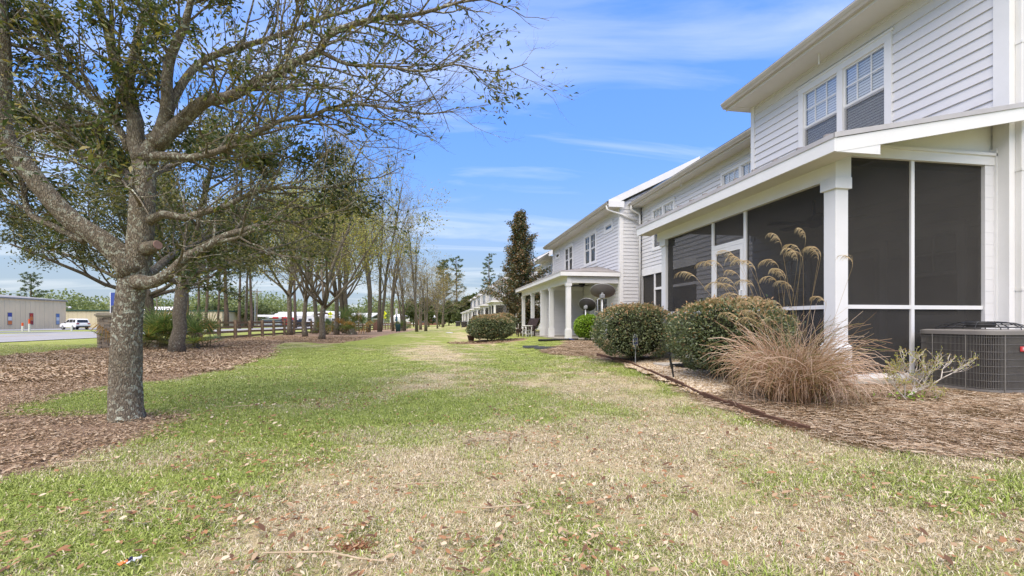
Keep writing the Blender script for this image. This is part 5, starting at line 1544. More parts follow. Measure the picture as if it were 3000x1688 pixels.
# ------------------------------------------------------------------ on and beside the second porch
M_BROWN = pmat('dark_stain', (0.062, 0.038, 0.028), (0.035, 0.022, 0.017), 8, .55, .3, stretch=(1, 1, .3))
M_WEATH = pmat('weathered_wood', (0.27, 0.22, 0.18), (0.17, 0.13, 0.10), 10, .8, .2)
M_WPAINT = pmat('worn_white', (0.72, 0.71, 0.68), (0.55, 0.53, 0.50), 9, .6, .3)
def lounge_chair(loc, rz, label):
    t = thing('porch_chair', label, 'chair', loc, rz, 'brown chairs at the open porch')
    tilt = Matrix.Rotation(R(-28), 3, 'X')
    for k in range(5):
        MB().obox(Vector((-.22 + k * .11, .32, .36)) + tilt @ Vector((0, 0, .36)), (.09, .022, .74), tilt).build('back_slat', M_BROWN, t)
        MB().obox((-.22 + k * .11, .05, .36), (.09, .52, .022), Matrix.Rotation(R(8), 3, 'X')).build('seat_slat', M_BROWN, t)
    for s in (-1, 1):
        MB().obox((s * .30, .02, .55), (.11, .66, .024)).build('arm_rest', M_BROWN, t)
        MB().obox((s * .30, -.24, .275), (.05, .05, .55)).build('leg', M_BROWN, t)
        MB().obox((s * .30, .26, .275), (.05, .05, .55)).build('leg', M_BROWN, t)
        MB().obox((s * .27, .02, .31), (.03, .56, .07)).build('side_rail', M_BROWN, t)
    MB().obox(Vector((0, .33, .36)) + tilt @ Vector((0, .025, .55)), (.56, .025, .07), tilt).build('back_rail', M_BROWN, t)
    return t
lounge_chair((4.95, 25.2, gh(5, 25)), R(-62), 'dark brown reclining slat chair behind the white stool at the porch edge')
lounge_chair((4.9, 26.5, gh(5, 26)), R(-75), 'dark brown reclining slat chair farther along the open porch edge')
def stool(loc, rz, mat, label, h=.62, w=.42):
    t = thing('stool', label, 'stool', loc, rz)
    MB().obox((0, 0, h - .02), (w, w, .045)).build('seat', mat, t, False, bevel=.015)
    for sx in (-1, 1):
        for sy in (-1, 1):
            MB().lathe([(.018, 0), (.022, .05), (.016, .12), (.024, h * .45), (.018, h * .6), (.024, h - .05)], 10, (sx * (w / 2 - .04), sy * (w / 2 - .04), 0)).build('leg', mat, t, False, True)
    for z in (.16, .34):
        for s in (-1, 1):
            MB().tube([(-w / 2 + .05, s * (w / 2 - .04), z), (w / 2 - .05, s * (w / 2 - .04), z)], .011, 8).build('stretcher', mat, t)
            MB().tube([(s * (w / 2 - .04), -w / 2 + .05, z + .05), (s * (w / 2 - .04), w / 2 - .05, z + .05)], .011, 8).build('stretcher', mat, t)
    return t
stool((4.62, 23.6, gh(4.6, 23.6)), R(20), M_WPAINT, 'white painted wooden stool beside the porch column')
def folding_frame(loc, rz, label):
    t = thing('folding_chair', label, 'chair', loc, rz, 'weathered folding chairs beside the porch')
    for s in (-1, 1):
        MB().tube([(s * .2, -.22, 0), (s * .2, .16, .72)], .014, 8).build('leg', M_WEATH, t)
        MB().tube([(s * .17, .22, 0), (s * .17, -.14, .50)], .014, 8).build('leg', M_WEATH, t)
    MB().obox((0, -.02, .46), (.38, .34, .02)).build('seat', M_WPAINT, t)
    for q in (.12, .3, .52, .68):
        MB().tube([(-.2, -.22 + .38 * q / .72, q), (.2, -.22 + .38 * q / .72, q)], .011, 8).build('rung', M_WEATH, t)
    return t
folding_frame((4.2, 25.2, gh(4.2, 25)), R(70), 'weathered wooden folding chair on the grass beside the porch')
folding_frame((4.05, 26.4, gh(4.05, 26)), R(80), 'weathered wooden folding chair on the grass beside the porch')
tb = thing('side_table', 'small dark slatted table between the porch chairs', 'table', (4.55, 24.5, gh(4.5, 24.5)), R(30))
for k in range(5):
    MB().box(-.2, .2, -.2 + k * .082, -.13 + k * .082, .42, .44).build('table_slat', M_BROWN, tb)
for sx in (-1, 1):
    for sy in (-1, 1):
        MB().box(sx * .17 - .02, sx * .17 + .02, sy * .17 - .02, sy * .17 + .02, 0, .419).build('leg', M_BROWN, tb)
# drain pipe and splash blocks
dp = thing('drain_pipe', 'black corrugated drain pipe lying at the corner of the open porch', 'pipe', (5.0, 18.6, gh(5, 18.6)))
pp = [(-.95, -.35, .045), (-.5, -.2, .045), (0, 0, .05), (.5, .1, .05), (.9, .12, .05)]
cr = []
for i in range(4):
    for k in range(12):
        a = Vector(pp[i]).lerp(Vector(pp[i + 1]), k / 12)
        cr.append(a)
MB().tube(cr, [.052 if i % 2 else .044 for i in range(len(cr))], 12).build('corrugated_pipe', M_BLACK, dp)
MB().tube([(.45, .05, .1), (.55, -.06, .06), (.6, -.2, .03)], .012, 6).build('tie_strap', M_SBLUE, dp)
M_SLAB = pmat('slate_slab', (0.10, 0.105, 0.115), (0.055, 0.058, 0.062), 7, .8, .2, .4, 40)
for x, y, rz, l in ((3.22, 15.3, .25, 'dark grey slab lying flat on the lawn, the farther of a pair'), (3.42, 14.35, .2, 'dark grey slab lying flat on the lawn, nearer to the clipped shrub')):
    t = thing('splash_block', l, 'slab', (x, y, gh(x, y)), rz)
    MB().box(-.30, .30, -.28, .28, 0, .03).build('lower_plate', M_SLAB, t, False, bevel=.006)
    for s in (-1, 1):
        MB().box(-.29, .29, s * .235 - .03, s * .235 + .03, .0305, .065).build('side_lip', M_SLAB, t, False, bevel=.006)
    MB().box(-.29, -.22, -.2, .2, .031, .06).build('end_lip', M_SLAB, t, False, bevel=.006)
pot = thing('plant_pot', 'dark clay plant pot tucked behind the wide rounded shrub', 'pot', (1.62, 23.0, gh(1.6, 23)))
MB().lathe([(.11, 0), (.13, .02), (.19, .26), (.21, .27), (.21, .31), (.18, .31), (.165, .27), (.02, .26)], 24).build('pot_body', pmat('clay_dark', (0.085, 0.05, 0.04), (0.05, 0.03, 0.025), 6, .7, .2), pot, False, True)
MB().lathe([(.165, .262), (.02, .275)], 18).build('soil', pmat('soil', (0.05, 0.035, 0.025)), pot)
cv = thing('utility_cover', 'flat white utility cover set in the lawn', 'cover', (.95, 40.5, gh(.95, 40.5)))
MB().lathe([(.30, 0), (.30, .05), (.26, .075), (.05, .08)], 24).build('lid', M_WPAINT, cv)
MB().lathe([(.36, .0), (.36, .03), (.31, .035)], 24).build('collar', M_CONC, cv)
for k, (x, y) in enumerate(((4.9, 11.6), (5.3, 11.2))):
    tag(MB().obox((x, y, gh(x, y) + .02), (.5, .35, .05), Matrix.Rotation(.3 + k, 3, 'Z')).build('stepping_stone', M_PAVER, None, False, bevel=.015), 'pale stepping stone in the bare bed behind the clipped shrub', 'stone', 'stepping stones in the bare bed')

# ------------------------------------------------------------------ bits lying on the lawn
M_STALK = pmat('dry_stalk', (0.50, 0.40, 0.28), (0.38, 0.29, 0.19), 12, .8, .1)
rd = random.Random(8)
for px, py, L, a in ((1460, 1295, .42, .4), (1390, 1300, .28, .9), (1520, 1280, .36, -.2), (1420, 1250, .25, 1.2), (1480, 1500, .36, .2), (1240, 1435, .36, .3), (700, 1200, .30, .1), (950, 1660, .55, -.15), (1620, 1205, .28, .15), (250, 1365, .40, .2)):
    r_ = ray(px, py); t_ = -1.0 / r_.z; x, y = r_.x * t_, r_.y * t_
    z = gh(x, y) + .035
    d = Vector((math.cos(a - YAW), math.sin(a - YAW), 0)); s = Vector((-d.y, d.x, 0)); b = rd.uniform(-.3, .3) * L
    pts = [Vector((x, y, z)) + d * (q * L) + s * (b * (.25 - q * q)) + Vector((0, 0, rd.uniform(-.004, .012))) for q in (-.5, -.25, 0, .25, .5)]
    tag(MB().tube([p - Vector((x, y, z)) for p in pts], [.0035, .004, .004, .0035, .002], 5).build('dry_stalk', M_STALK), 'thin pale dry stalk lying on the lawn', 'stalk', 'dry stalks on the lawn').location = (x, y, z)
# crumpled wrapper
r_ = ray(392, 1662); t_ = -1 / r_.z; x, y = r_.x * t_, r_.y * t_
wr = thing('litter_wrapper', 'crumpled white and orange wrapper lying in the grass', 'wrapper', (x, y, gh(x, y) + .03), .9)
rg = np.random.default_rng(2)
def crumple(nm, L, W, mat, off, par):
    n1, n2 = 7, 4
    V = [((i / (n1 - 1) - .5) * L + off[0] + rg.normal(0, .002), (j / (n2 - 1) - .5) * W * (1 - .5 * abs(i / (n1 - 1) - .4)) + off[1] + rg.normal(0, .002), off[2] + rg.normal(0, .004) + .006 * math.sin(j * 2.2)) for i in range(n1) for j in range(n2)]
    F = [(i * n2 + j, (i + 1) * n2 + j, (i + 1) * n2 + j + 1, i * n2 + j + 1) for i in range(n1 - 1) for j in range(n2 - 1)]
    o = link_mesh(nm, np_mesh(nm, V, F), mat, par)
    md = o.modifiers.new('t', 'SOLIDIFY'); md.thickness = .0015
    return o
crumple('white_film', .055, .022, M_PWHITE, (0, 0, 0), wr)
crumple('orange_film', .03, .02, pmat('wrapper_orange', (0.75, 0.22, 0.05), (0.6, 0.15, 0.04), 30, .4, .4), (-.035, .002, .004), wr)
crumple('dark_print', .012, .016, pmat('wrapper_navy', (0.04, 0.04, 0.10)), (-.012, .0, .009), wr)
# reddish dried weed
r_ = ray(1040, 1612); t_ = -1 / r_.z; x, y = r_.x * t_, r_.y * t_
wd = thing('dried_weed', 'small rust red dried weed in the lawn', 'weed', (x, y, gh(x, y)))
V, F, rr = [], [], []
for i in range(90):
    a = rd.uniform(0, 6.283); p = Vector((rd.gauss(0, .035), rd.gauss(0, .02), .005)); pts = [p.copy()]; d = Vector((math.cos(a), math.sin(a) * .6, rd.uniform(.15, .6))).normalized()
    for k in range(4):
        d = (d + Vector((rd.gauss(0, .3), rd.gauss(0, .3), rd.gauss(-.05, .15)))).normalized(); p = p + d * rd.uniform(.010, .022); p.z = max(p.z, .006); pts.append(p.copy())
    ribbon(V, F, rr, pts, .003, .002, rd.random())
tag(link_mesh('stems', np_mesh('stems', V, F, {'rnd': rr}), foliage('rust_stem', [(0.16, 0.045, 0.03), (0.24, 0.09, 0.05), (0.30, 0.16, 0.08)], .1), wd), kind='stuff')
# ------------------------------------------------------------------ trees
class Twigs:
    """collects branch tubes and leaf spots of one tree"""
    def __init__(s, seed):
        s.rd = random.Random(seed); s.rg = np.random.default_rng(seed)
        s.mb = MB(); s.fine = MB()
        s.C, s.D = [], []
    def leaves(s, pts, n, spread):
        rd = s.rd
        for _ in range(n):
            i = rd.randrange(1, len(pts)); a = pts[i - 1].lerp(pts[i], rd.random())
            d = (pts[i] - pts[i - 1]).normalized()
            s.C.append((a.x + rd.gauss(0, spread), a.y + rd.gauss(0, spread), a.z + rd.gauss(0, spread)))
            s.D.append((d.x + rd.gauss(0, .6), d.y + rd.gauss(0, .6), d.z + rd.gauss(0, .6)))
    def branch(s, p, d, L, r, lev, P):
        rd = s.rd
        n = P['seg'][lev]
        pts = [p.copy()]
        for k in range(n):
            d = (d + Vector((rd.gauss(0, 1), rd.gauss(0, 1), rd.gauss(0, 1))) * P['wander'][lev] + Vector((0, 0, 1)) * P['up'][lev]).normalized()
            p = p + d * (L / n)
            pts.append(p.copy())
        r1 = r * P['taper'][lev]
        rad = [r + (r1 - r) * i / n for i in range(n + 1)]
        (s.mb if lev < P.get('fine', 2) else s.fine).tube(pts, rad, P['sides'][lev], lev < 2)
        if lev + 1 < len(P['seg']):
            m = P['kids'][lev]
            for k in range(m):
                f = P['from'][lev] + (1 - P['from'][lev]) * (k + rd.random()) / m
                i = min(int(f * n), n - 1)
                b = pts[i].lerp(pts[i + 1], f * n - i)
                td = (pts[i + 1] - pts[i]).normalized()
                az = rd.uniform(0, 6.283); o = td.orthogonal().normalized(); o = (o * math.cos(az) + td.cross(o) * math.sin(az))
                ang = R(rd.uniform(*P['angle'][lev]))
                nd = td * math.cos(ang) + o * math.sin(ang)
                if nd.z < P.get('minz', -.4): nd.z *= .3
                rr = (r + (r1 - r) * f) * P['rk'][lev]
                s.branch(b, nd.normalized(), L * rd.uniform(*P['lk'][lev]) * (1.15 - .45 * f), rr, lev + 1, P)
        if lev >= P['leaf_from']:
            s.leaves(pts, P['nleaf'], P['spread'])
    def finish(s, root, bark, leafmat, L, W, bias=None, keep=None):
        s.mb.build('trunk', bark, root, False, True)
        if s.fine.v:
            tag(s.fine.build('twigs', bark, root), kind='stuff')
        C = np.array(s.C)
        if len(C):
            D = np.array(s.D)
            if keep is not None:
                k = keep(C); C, D = C[k], D[k]
            n = len(C)
            N = rand_dirs(s.rg, n) + np.array([0, 0, .7])
            l = L * (.55 + .8 * s.rg.random(n))
            V, F = leaf_quads(C, D, N, l, l * W, .1)
            r = s.rg.random(n)
            if bias is not None: r = np.clip(bias(C, r), 0, 1)
            tag(link_mesh('crown', np_mesh('crown', V, F, {'rnd': np.repeat(r, 4)}), leafmat, root), kind='stuff')
        return root

# ---- the lichened oak close by, its limbs laid out one by one
OAK = (-3.15, 5.23)
oz = gh(*OAK)
oak = thing('oak_tree', 'lichen covered oak with a broad spreading crown, nearest to the lawn', 'tree', (*OAK, oz))
OB = Vector((*OAK, oz))
def path(pts, step=.09):
    P = [at(*p) - OB for p in pts]
    out = []
    for i in range(len(P) - 1):
        p0 = P[max(i - 1, 0)]; p1 = P[i]; p2 = P[i + 1]; p3 = P[min(i + 2, len(P) - 1)]
        n = max(2, int((p2 - p1).length / step))
        for j in range(n):
            t = j / n
            out.append(0.5 * (2 * p1 + (p2 - p0) * t + (2 * p0 - 5 * p1 + 4 * p2 - p3) * t * t + (3 * p1 - p0 - 3 * p2 + p3) * t ** 3))
    out.append(P[-1])
    return out
rdo = random.Random(77)
tw = Twigs(78)
def limb_mesh(pts, r0, r1, name, sides=14, pw=1.0, flare=None):
    n = len(pts)
    rad = [r0 + (r1 - r0) * (i / (n - 1)) ** pw for i in range(n)]
    if flare: rad = [r + flare * math.exp(-i * .09 / .12) for i, r in enumerate(rad)]
    elif r0 > .03: rad = [r * (1 + .38 * math.exp(-i * .09 / .14)) for i, r in enumerate(rad)]
    m = MB(); m.tube(pts, rad, sides)
    for i, v in enumerate(m.v):      # uneven bark outline
        k = i // sides
        if k < n:
            c = pts[k]; q = Vector(v) - c
            a = fbm(v[2] * 5 + 11, (math.atan2(q.y, q.x) + 3.2) * 2.2 + k * .05, 3)
            m.v[i] = tuple(c + q * (0.91 + .17 * float(a)))
    m.build(name, MATS['oak_bark'], oak, False, True)
    return rad
base = at(373, 1229, 4.66)
trunk = path([(373, 1262, 4.66), (371, 1225, 4.66), (368, 1150, 4.66), (371, 1000, 4.66), (378, 900, 4.66), (390, 815, 4.66), (408, 740, 4.66), (415, 640, 4.67), (420, 540, 4.68), (424, 455, 4.68)])
limb_mesh(trunk, .143, .104, 'trunk', 22, 1.0, .085)
LIMBS = [  # path, start and end radius, leafiness along it, side shoots per metre
    ([(424, 470, 4.68), (400, 420, 4.66), (396, 349, 4.62), (378, 297, 4.6), (368, 251, 4.58), (335, 175, 4.5), (314, 87, 4.45), (280, 0, 4.4), (250, -120, 4.3)], .085, .022, .75, 8),
    ([(370, 258, 4.58), (388, 192, 4.62), (395, 140, 4.66), (419, 52, 4.7), (430, -20, 4.75), (450, -120, 4.8)], .045, .016, .75, 8),
    ([(424, 470, 4.68), (448, 430, 4.68), (468, 395, 4.66), (487, 332, 4.62), (490, 227, 4.55), (503, 157, 4.5), (535, 87, 4.45), (560, 0, 4.4), (585, -110, 4.35)], .085, .018, .75, 8),
    ([(455, 420, 4.68), (524, 363, 4.66), (577, 314, 4.62), (611, 292, 4.6), (664, 287, 4.56), (734, 252, 4.5), (804, 217, 4.46), (875, 178, 4.42), (938, 147, 4.4), (962, 104, 4.38), (1032, 73, 4.36), (1119, 52, 4.34), (1207, 45, 4.32), (1276, 28, 4.3), (1346, 7, 4.3), (1434, -4, 4.3)], .075, .008, .36, 10),
    ([(938, 150, 4.4), (1000, 182, 4.42), (1049, 192, 4.42), (1137, 196, 4.4), (1242, 210, 4.38), (1329, 189, 4.36), (1399, 203, 4.35), (1469, 210, 4.34), (1545, 185, 4.33)], .022, .0035, .24, 12),
    ([(487, 332, 4.62), (541, 235, 4.7), (600, 175, 4.76), (699, 140, 4.8), (805, 108, 4.84), (892, 77, 4.86), (945, 52, 4.88), (1025, 31, 4.9), (1102, 0, 4.92), (1180, -50, 4.95)], .045, .010, .42, 10),
    ([(440, 460, 4.68), (500, 456, 4.6), (560, 462, 4.55), (650, 440, 4.5), (740, 395, 4.46), (836, 349, 4.44), (910, 342, 4.42), (962, 318, 4.4), (1049, 307, 4.4), (1137, 318, 4.4), (1259, 335, 4.4), (1329, 318, 4.4)], .042, .004, .28, 12),
    ([(910, 342, 4.42), (959, 370, 4.4), (1014, 402, 4.38), (1077, 465, 4.36), (1126, 486, 4.35)], .012, .003, .12, 10),
    ([(980, 314, 4.4), (1060, 345, 4.36), (1150, 352, 4.33), (1240, 342, 4.3)], .011, .003, .12, 10),
    ([(700, 262, 4.52), (790, 262, 4.5), (900, 250, 4.5), (1000, 262, 4.5), (1080, 290, 4.5), (1170, 300, 4.5), (1290, 290, 4.5)], .018, .003, .12, 12),
    ([(650, 440, 4.5), (730, 460, 4.6), (800, 450, 4.7), (870, 470, 4.8), (960, 500, 4.9)], .02, .004, .9, 10),
    ([(392, 800, 4.66), (341, 739, 4.58), (287, 696, 4.5), (215, 649, 4.42), (144, 577, 4.34), (90, 506, 4.28), (47, 452, 4.24), (18, 410, 4.2), (2, 330, 4.18), (8, 200, 4.15), (0, 60, 4.1), (-20, -80, 4.05)], .105, .05, .55, 7),
    ([(251, 703, 4.46), (215, 692, 4.44), (144, 656, 4.44), (90, 631, 4.46), (75, 588, 4.48), (68, 541, 4.5), (40, 470, 4.55)], .036, .014, .5, 8),
    ([(380, 440, 4.66), (349, 377, 4.6), (307, 314, 4.52), (255, 276, 4.46), (192, 224, 4.4), (150, 175, 4.36), (70, 140, 4.3), (-20, 110, 4.25)], .034, .012, .8, 10),
    ([(385, 345, 4.62), (330, 345, 4.75), (280, 360, 4.85), (140, 381, 5.0), (42, 402, 5.1), (-40, 420, 5.2)], .026, .010, .8, 10),
    ([(150, 175, 4.36), (120, 100, 4.3), (60, 40, 4.25), (0, -20, 4.2)], .018, .007, .9, 10),
    ([(400, 825, 4.62), (440, 828, 4.6), (467, 819, 4.58), (510, 789, 4.56), (546, 752, 4.56), (610, 721, 4.58), (664, 689, 4.6), (718, 674, 4.64), (772, 656, 4.68), (825, 646, 4.72), (890, 656, 4.78)], .068, .016, .35, 7),
    ([(640, 705, 4.6), (690, 700, 4.52), (740, 676, 4.46), (800, 650, 4.4)], .024, .01, .4, 8),
    ([(425, 655, 4.66), (477, 628, 4.62), (538, 638, 4.6), (592, 624, 4.6), (664, 603, 4.62), (718, 574, 4.66), (772, 556, 4.7), (861, 549, 4.76), (917, 554, 4.8), (993, 541, 4.84), (1054, 525, 4.88), (1114, 520, 4.92), (1169, 493, 4.96)], .042, .004, .34, 9),
    ([(725, 574, 4.66), (800, 590, 4.8), (880, 610, 4.9), (960, 598, 5.0), (1050, 580, 5.1)], .014, .004, .55, 10),
    ([(415, 800, 4.72), (441, 800, 4.95), (502, 750, 5.4), (556, 724, 5.9), (620, 690, 6.4), (700, 660, 6.9)], .05, .014, .9, 9),
    ([(405, 560, 4.72), (380, 520, 5.1), (330, 470, 5.6), (260, 420, 6.2), (180, 400, 6.8)], .05, .012, .95, 10),
    ([(430, 520, 4.76), (470, 500, 5.2), (540, 470, 5.8), (620, 430, 6.4), (720, 420, 7.0)], .045, .010, .9, 10),
    ([(415, 600, 4.6), (390, 560, 4.2), (330, 500, 3.8), (250, 430, 3.4), (150, 360, 3.1)], .03, .008, .35, 7),
]
ZL = Vector((0, 0, 1))
for pts, r0, r1, leafy, dens in LIMBS:
    P = path(pts)
    rad = limb_mesh(P, r0, r1, 'limb', 12 if r0 > .05 else 9, .8)
    Ltot = sum((P[i + 1] - P[i]).length for i in range(len(P) - 1))
    ns = int(Ltot * dens)
    for k in range(ns):
        f = .14 + .86 * (k + rdo.random()) / ns
        i = min(int(f * (len(P) - 1)), len(P) - 2)
        b = P[i].lerp(P[i + 1], .5); td = (P[i + 1] - P[i]).normalized()
        az = rdo.uniform(0, 6.283); o = td.orthogonal().normalized(); o = o * math.cos(az) + td.cross(o) * math.sin(az); o.z = o.z * .7 + .06
        nd = (td * rdo.uniform(.55, 1.1) + o.normalized() * rdo.uniform(.5, 1.0)).normalized()
        L = rdo.uniform(.25, .85) * (1.1 - .35 * f) * (1.0 if r0 > .02 else .7) * (1.35 if leafy < .45 else 1.0)
        lv = leafy * (1.0 if f < .72 else max(.15, 1 - (f - .72) * 3.0) if leafy < .6 else 1.0)
        PR = dict(seg=[5, 4, 3], wander=[.13, .16, .2], up=[.02, .03, .04], taper=[.4, .5, .6], sides=[5, 4, 3], kids=[rdo.choice((4, 5, 6)), 2], **{'from': [.2, .25]}, angle=[(20, 55), (20, 55)], rk=[.66, .72], lk=[(.3, .6), (.35, .7)], leaf_from=1, nleaf=0, spread=.055, fine=0)
        PR['nleaf'] = int(round(rdo.uniform(.2, 1.6) * 13 * lv)) if rdo.random() < .25 + lv else 0
        tw.branch(b, nd, L, min(.0125, rad[i] * .6), 0, PR)
tag(tw.fine.build('twigs', MATS['oak_bark'], oak), kind='stuff')
C = np.array(tw.C); D = np.array(tw.D); n = len(C)
l = .060 * (.6 + .75 * tw.rg.random(n))
V, F = leaf_quads(C, D, rand_dirs(tw.rg, n) + np.array([0, 0, .6]), l, l * .36, .1)
tag(link_mesh('crown', np_mesh('crown', V, F, {'rnd': np.repeat(tw.rg.random(n) ** 1.15, 4)}), MATS['oak_leaf'], oak), kind='stuff')
N_OAK = n
# sawn stub on the trunk
a_, b_ = at(425, 730, 4.62) - OB, at(462, 718, 4.56) - OB
MB().tube([a_, a_.lerp(b_, .6), b_], [.075, .06, .05], 14).build('sawn_stub', MATS['oak_bark'], oak, False, True)
MB().tube([b_, b_ + (b_ - a_).normalized() * .008], [.046, .042], 14).build('sawn_face', pmat('cut_wood', (0.36, 0.23, 0.19), (0.26, 0.16, 0.13), 20, .9, .1), oak)

# ---- tree kinds for the row along the fence
def spreading_oak(seed, H, fork, tr, name, label, loc, leafmat, L, dens=1.0, grp=None, flat=1.0, bark='oak_bark_far', nl=7, spread=.16, lean=(0, 0), kids=(7, 6, 5), up=.04, ang=(35, 68)):
    t = thing(name, label, 'tree', loc, 0, grp)
    T = Twigs(seed)
    rd = T.rd
    p = Vector((0, 0, -.05)); pts = [p.copy()]
    for k in range(6):
        p = p + Vector((rd.gauss(0, .04) + lean[0] / 6, rd.gauss(0, .04) + lean[1] / 6, (fork + .05) / 6)); pts.append(p.copy())
    T.mb.tube(pts, [tr * 1.45, tr * 1.12, tr, tr * .96, tr * .94, tr * .92, tr * .9], 14)
    P = dict(seg=[6, 5, 4, 3], wander=[.10, .14, .18, .2], up=[up, .03, .03, .03], taper=[.35, .35, .4, .5], sides=[8, 6, 4, 3], kids=list(kids), **{'from': [.25, .2, .2]}, angle=[(22, 60), (22, 60), (20, 60)], rk=[.5, .5, .55], lk=[(.4, .65), (.4, .65), (.35, .6)], leaf_from=2, nleaf=int(nl * dens), spread=spread, fine=2)
    nm = 6
    for k in range(nm):
        a = k * 6.283 / nm + rd.uniform(-.4, .4); el = R(90 - rd.uniform(*ang))
        d = Vector((math.cos(a) * math.cos(el), math.sin(a) * math.cos(el), math.sin(el)))
        T.branch(pts[-1] - Vector((0, 0, rd.uniform(0, fork * .18))), d, (H - fork) * rd.uniform(.62, .85) * flat, tr * .5, 0, P)
    # leader
    T.branch(pts[-1], Vector((rd.gauss(0, .1), rd.gauss(0, .1), 1)).normalized(), (H - fork) * .75, tr * .72, 0, P)
    T.finish(t, MATS[bark], leafmat, L, .42)
    return t
t2 = spreading_oak(101, 8.6, 2.5, .19, 'oak_tree', 'leaning oak with a dense dark crown in the mulch beside the palmetto', (-8.32, 16.2, gh(-8.3, 16.2)), MATS['oak_leaf_far'], .11, 1.0, nl=14, flat=1.02, spread=.15, lean=(.12, 0), ang=(40, 78))
t3 = dup(t2, (-11.4, 20.3, gh(-11, 20)), 2.2, .92, 'oak with a dense dark crown just behind the palmetto and stone pillar')
dup(t2, (-15.5, 12.5, gh(-15.5, 12.5)), 4.1, .98, 'dense oak standing by the road to the side of the stone pillar')
SP = MATS['spring_leaf']
SP = MATS["spring_leaf"]
t4 = spreading_oak(104, 10.8, 2.0, .15, 'young_oak', 'young oak with yellowish leaves standing at the grass edge of the mulch', (-6.41, 26.5, gh(-6.4, 26.5)), SP, .13, 1, nl=6, spread=.2, up=.07, ang=(25, 60))
y1 = spreading_oak(105, 12.6, 3.4, .17, 'young_oak', 'tree with pale yellow green leaves growing at the fence', (-11.0, 36.2, gh(-11, 36.2)), SP, .15, 1, 'yellow green trees along the fence', nl=5, spread=.24, up=.09, ang=(22, 52))
for x, y, rz, s in ((-10.5, 41.3, 1.1, 1.02), (-7.77, 36.8, 2.7, 1.0), (-8.6, 31.5, 4.0, .82), (-9.4, 47.5, 5.0, 1.08)):
    dup(y1, (x, y, gh(x, y)), rz, s, 'tree with pale yellow green leaves growing at the fence')
# leafless trees
def bare_tree(seed, H, tr, label, loc, grp, upr=.10, ang=(14, 34), stems=2, kids=(9, 7, 5), nl=2, nm='bare_tree', wid=1.0):
    t = thing(nm, label, 'tree', loc, 0, grp)
    T = Twigs(seed); rd = T.rd
    P = dict(seg=[8, 6, 4, 3], wander=[.05, .08, .1, .12], up=[.02, upr, upr, upr], taper=[.18, .3, .4, .5], sides=[9, 5, 3, 3], kids=list(kids), **{'from': [.26, .2, .2]}, angle=[ang, ang, (15, 45)], rk=[.42, .5, .6], lk=[(.34 * wid, .52 * wid), (.35, .6), (.35, .6)], leaf_from=2, nleaf=nl, spread=.1, fine=2)
    for k in range(stems):
        a = rd.uniform(0, 6.283) + k * 3.1
        T.branch(Vector((.14 * math.cos(a) * k, .14 * math.sin(a) * k, -.05)), Vector((math.cos(a) * .07 * (stems - 1), math.sin(a) * .07 * (stems - 1), 1)).normalized(), H * rd.uniform(.88, 1), tr, 0, P)
    T.finish(t, MATS['grey_bark'], MATS['bud_leaf'], .14, .45)
    return t
b1 = bare_tree(201, 17.0, .21, 'tall leafless tree with upswept branches beside the fence', (-6.84, 46.2, gh(-6.8, 46)), 'tall leafless trees along the fence', wid=1.0)
for x, y, rz, s in ((-6.17, 49.3, 1.4, .93), (-5.25, 54.9, 3.0, .84), (-8.2, 43.0, 4.4, .98), (-4.6, 60.0, 5.2, .72)):
    dup(b1, (x, y, gh(x, y)), rz, s, 'tall leafless tree with upswept branches beside the fence')
bare_tree(202, 12.2, .11, 'slim leafless tree with two upright stems on the lawn edge', (-2.19, 48.6, gh(-2, 48)), None, .22, (8, 22), 2, (9, 6, 4), 2, 'slim_tree', .5)
bt = bare_tree(203, 6.6, .13, 'short bushy leafless tree beside the slim upright one', (-1.5, 52.2, gh(-1.5, 52)), 'short bushy leafless trees at the lawn edge', .03, (25, 60), 2, (10, 8, 6), 2, 'twiggy_tree', 1.35)
bt['label'] = 'short bushy leafless tree at the lawn edge'
for x, y, rz, s in ((-4.2, 57, 1.0, 1.1), (-.2, 78, 2.0, 1.25), (-2.6, 70, 3.4, 1.2), (.9, 90, 4.0, 1.3)):
    dup(bt, (x, y, gh(x, y)), rz, s, 'short bushy leafless tree at the lawn edge')

# ---- magnolia by the second porch
def magnolia():
    t = thing('magnolia_tree', 'conical magnolia with dark and rusty leaves beyond the open porch', 'tree', (6.05, 33.6, .15))
    T = Twigs(300); rd = T.rd
    H = 9.2
    T.mb.tube([(0, 0, -.1), (.03, 0, 2), (0, .04, 5), (.02, 0, H - .2)], [.16, .13, .08, .015], 10)
    n = 165
    for k in range(n):
        f = (k + rd.random()) / n
        z = 1.5 + (H - 1.7) * f
        rad = 2.6 * (1 - f) ** .66 * rd.uniform(.35, 1.15) * (1 + .28 * math.sin(f * 19 + 1) * math.cos(k * 2.4)) * (1 if f > .12 else .75) + .12
        a = k * 2.4 + rd.uniform(-.4, .4)
        e = Vector((math.cos(a), math.sin(a), .35 + .6 * f)).normalized()
        p = Vector((0, 0, z - rad * .25)); pts = [p + e * rad * q + Vector((0, 0, rd.gauss(0, .04))) for q in (0, .35, .7, 1)]
        T.fine.tube(pts, [.025, .018, .012, .006], 4)
        for j in range(int(6 + 7 * rad)):
            q = rd.uniform(.3, 1.02); c = p + e * rad * q
            for _ in range(11):
                T.C.append((c.x + rd.gauss(0, .14), c.y + rd.gauss(0, .14), c.z + rd.gauss(0, .12)))
                T.D.append((rd.gauss(0, 1) + e.x * .6, rd.gauss(0, 1) + e.y * .6, rd.gauss(0, .6) + .3))
    T.finish(t, MATS['grey_bark'], MATS['magnolia_leaf'], .17, .42, lambda C, r: r * .8 + .35 * (np.sin(C[:, 2] * 2.3 + C[:, 0] * 3) > .2) * T.rg.random(len(r)))
    return t
magnolia()
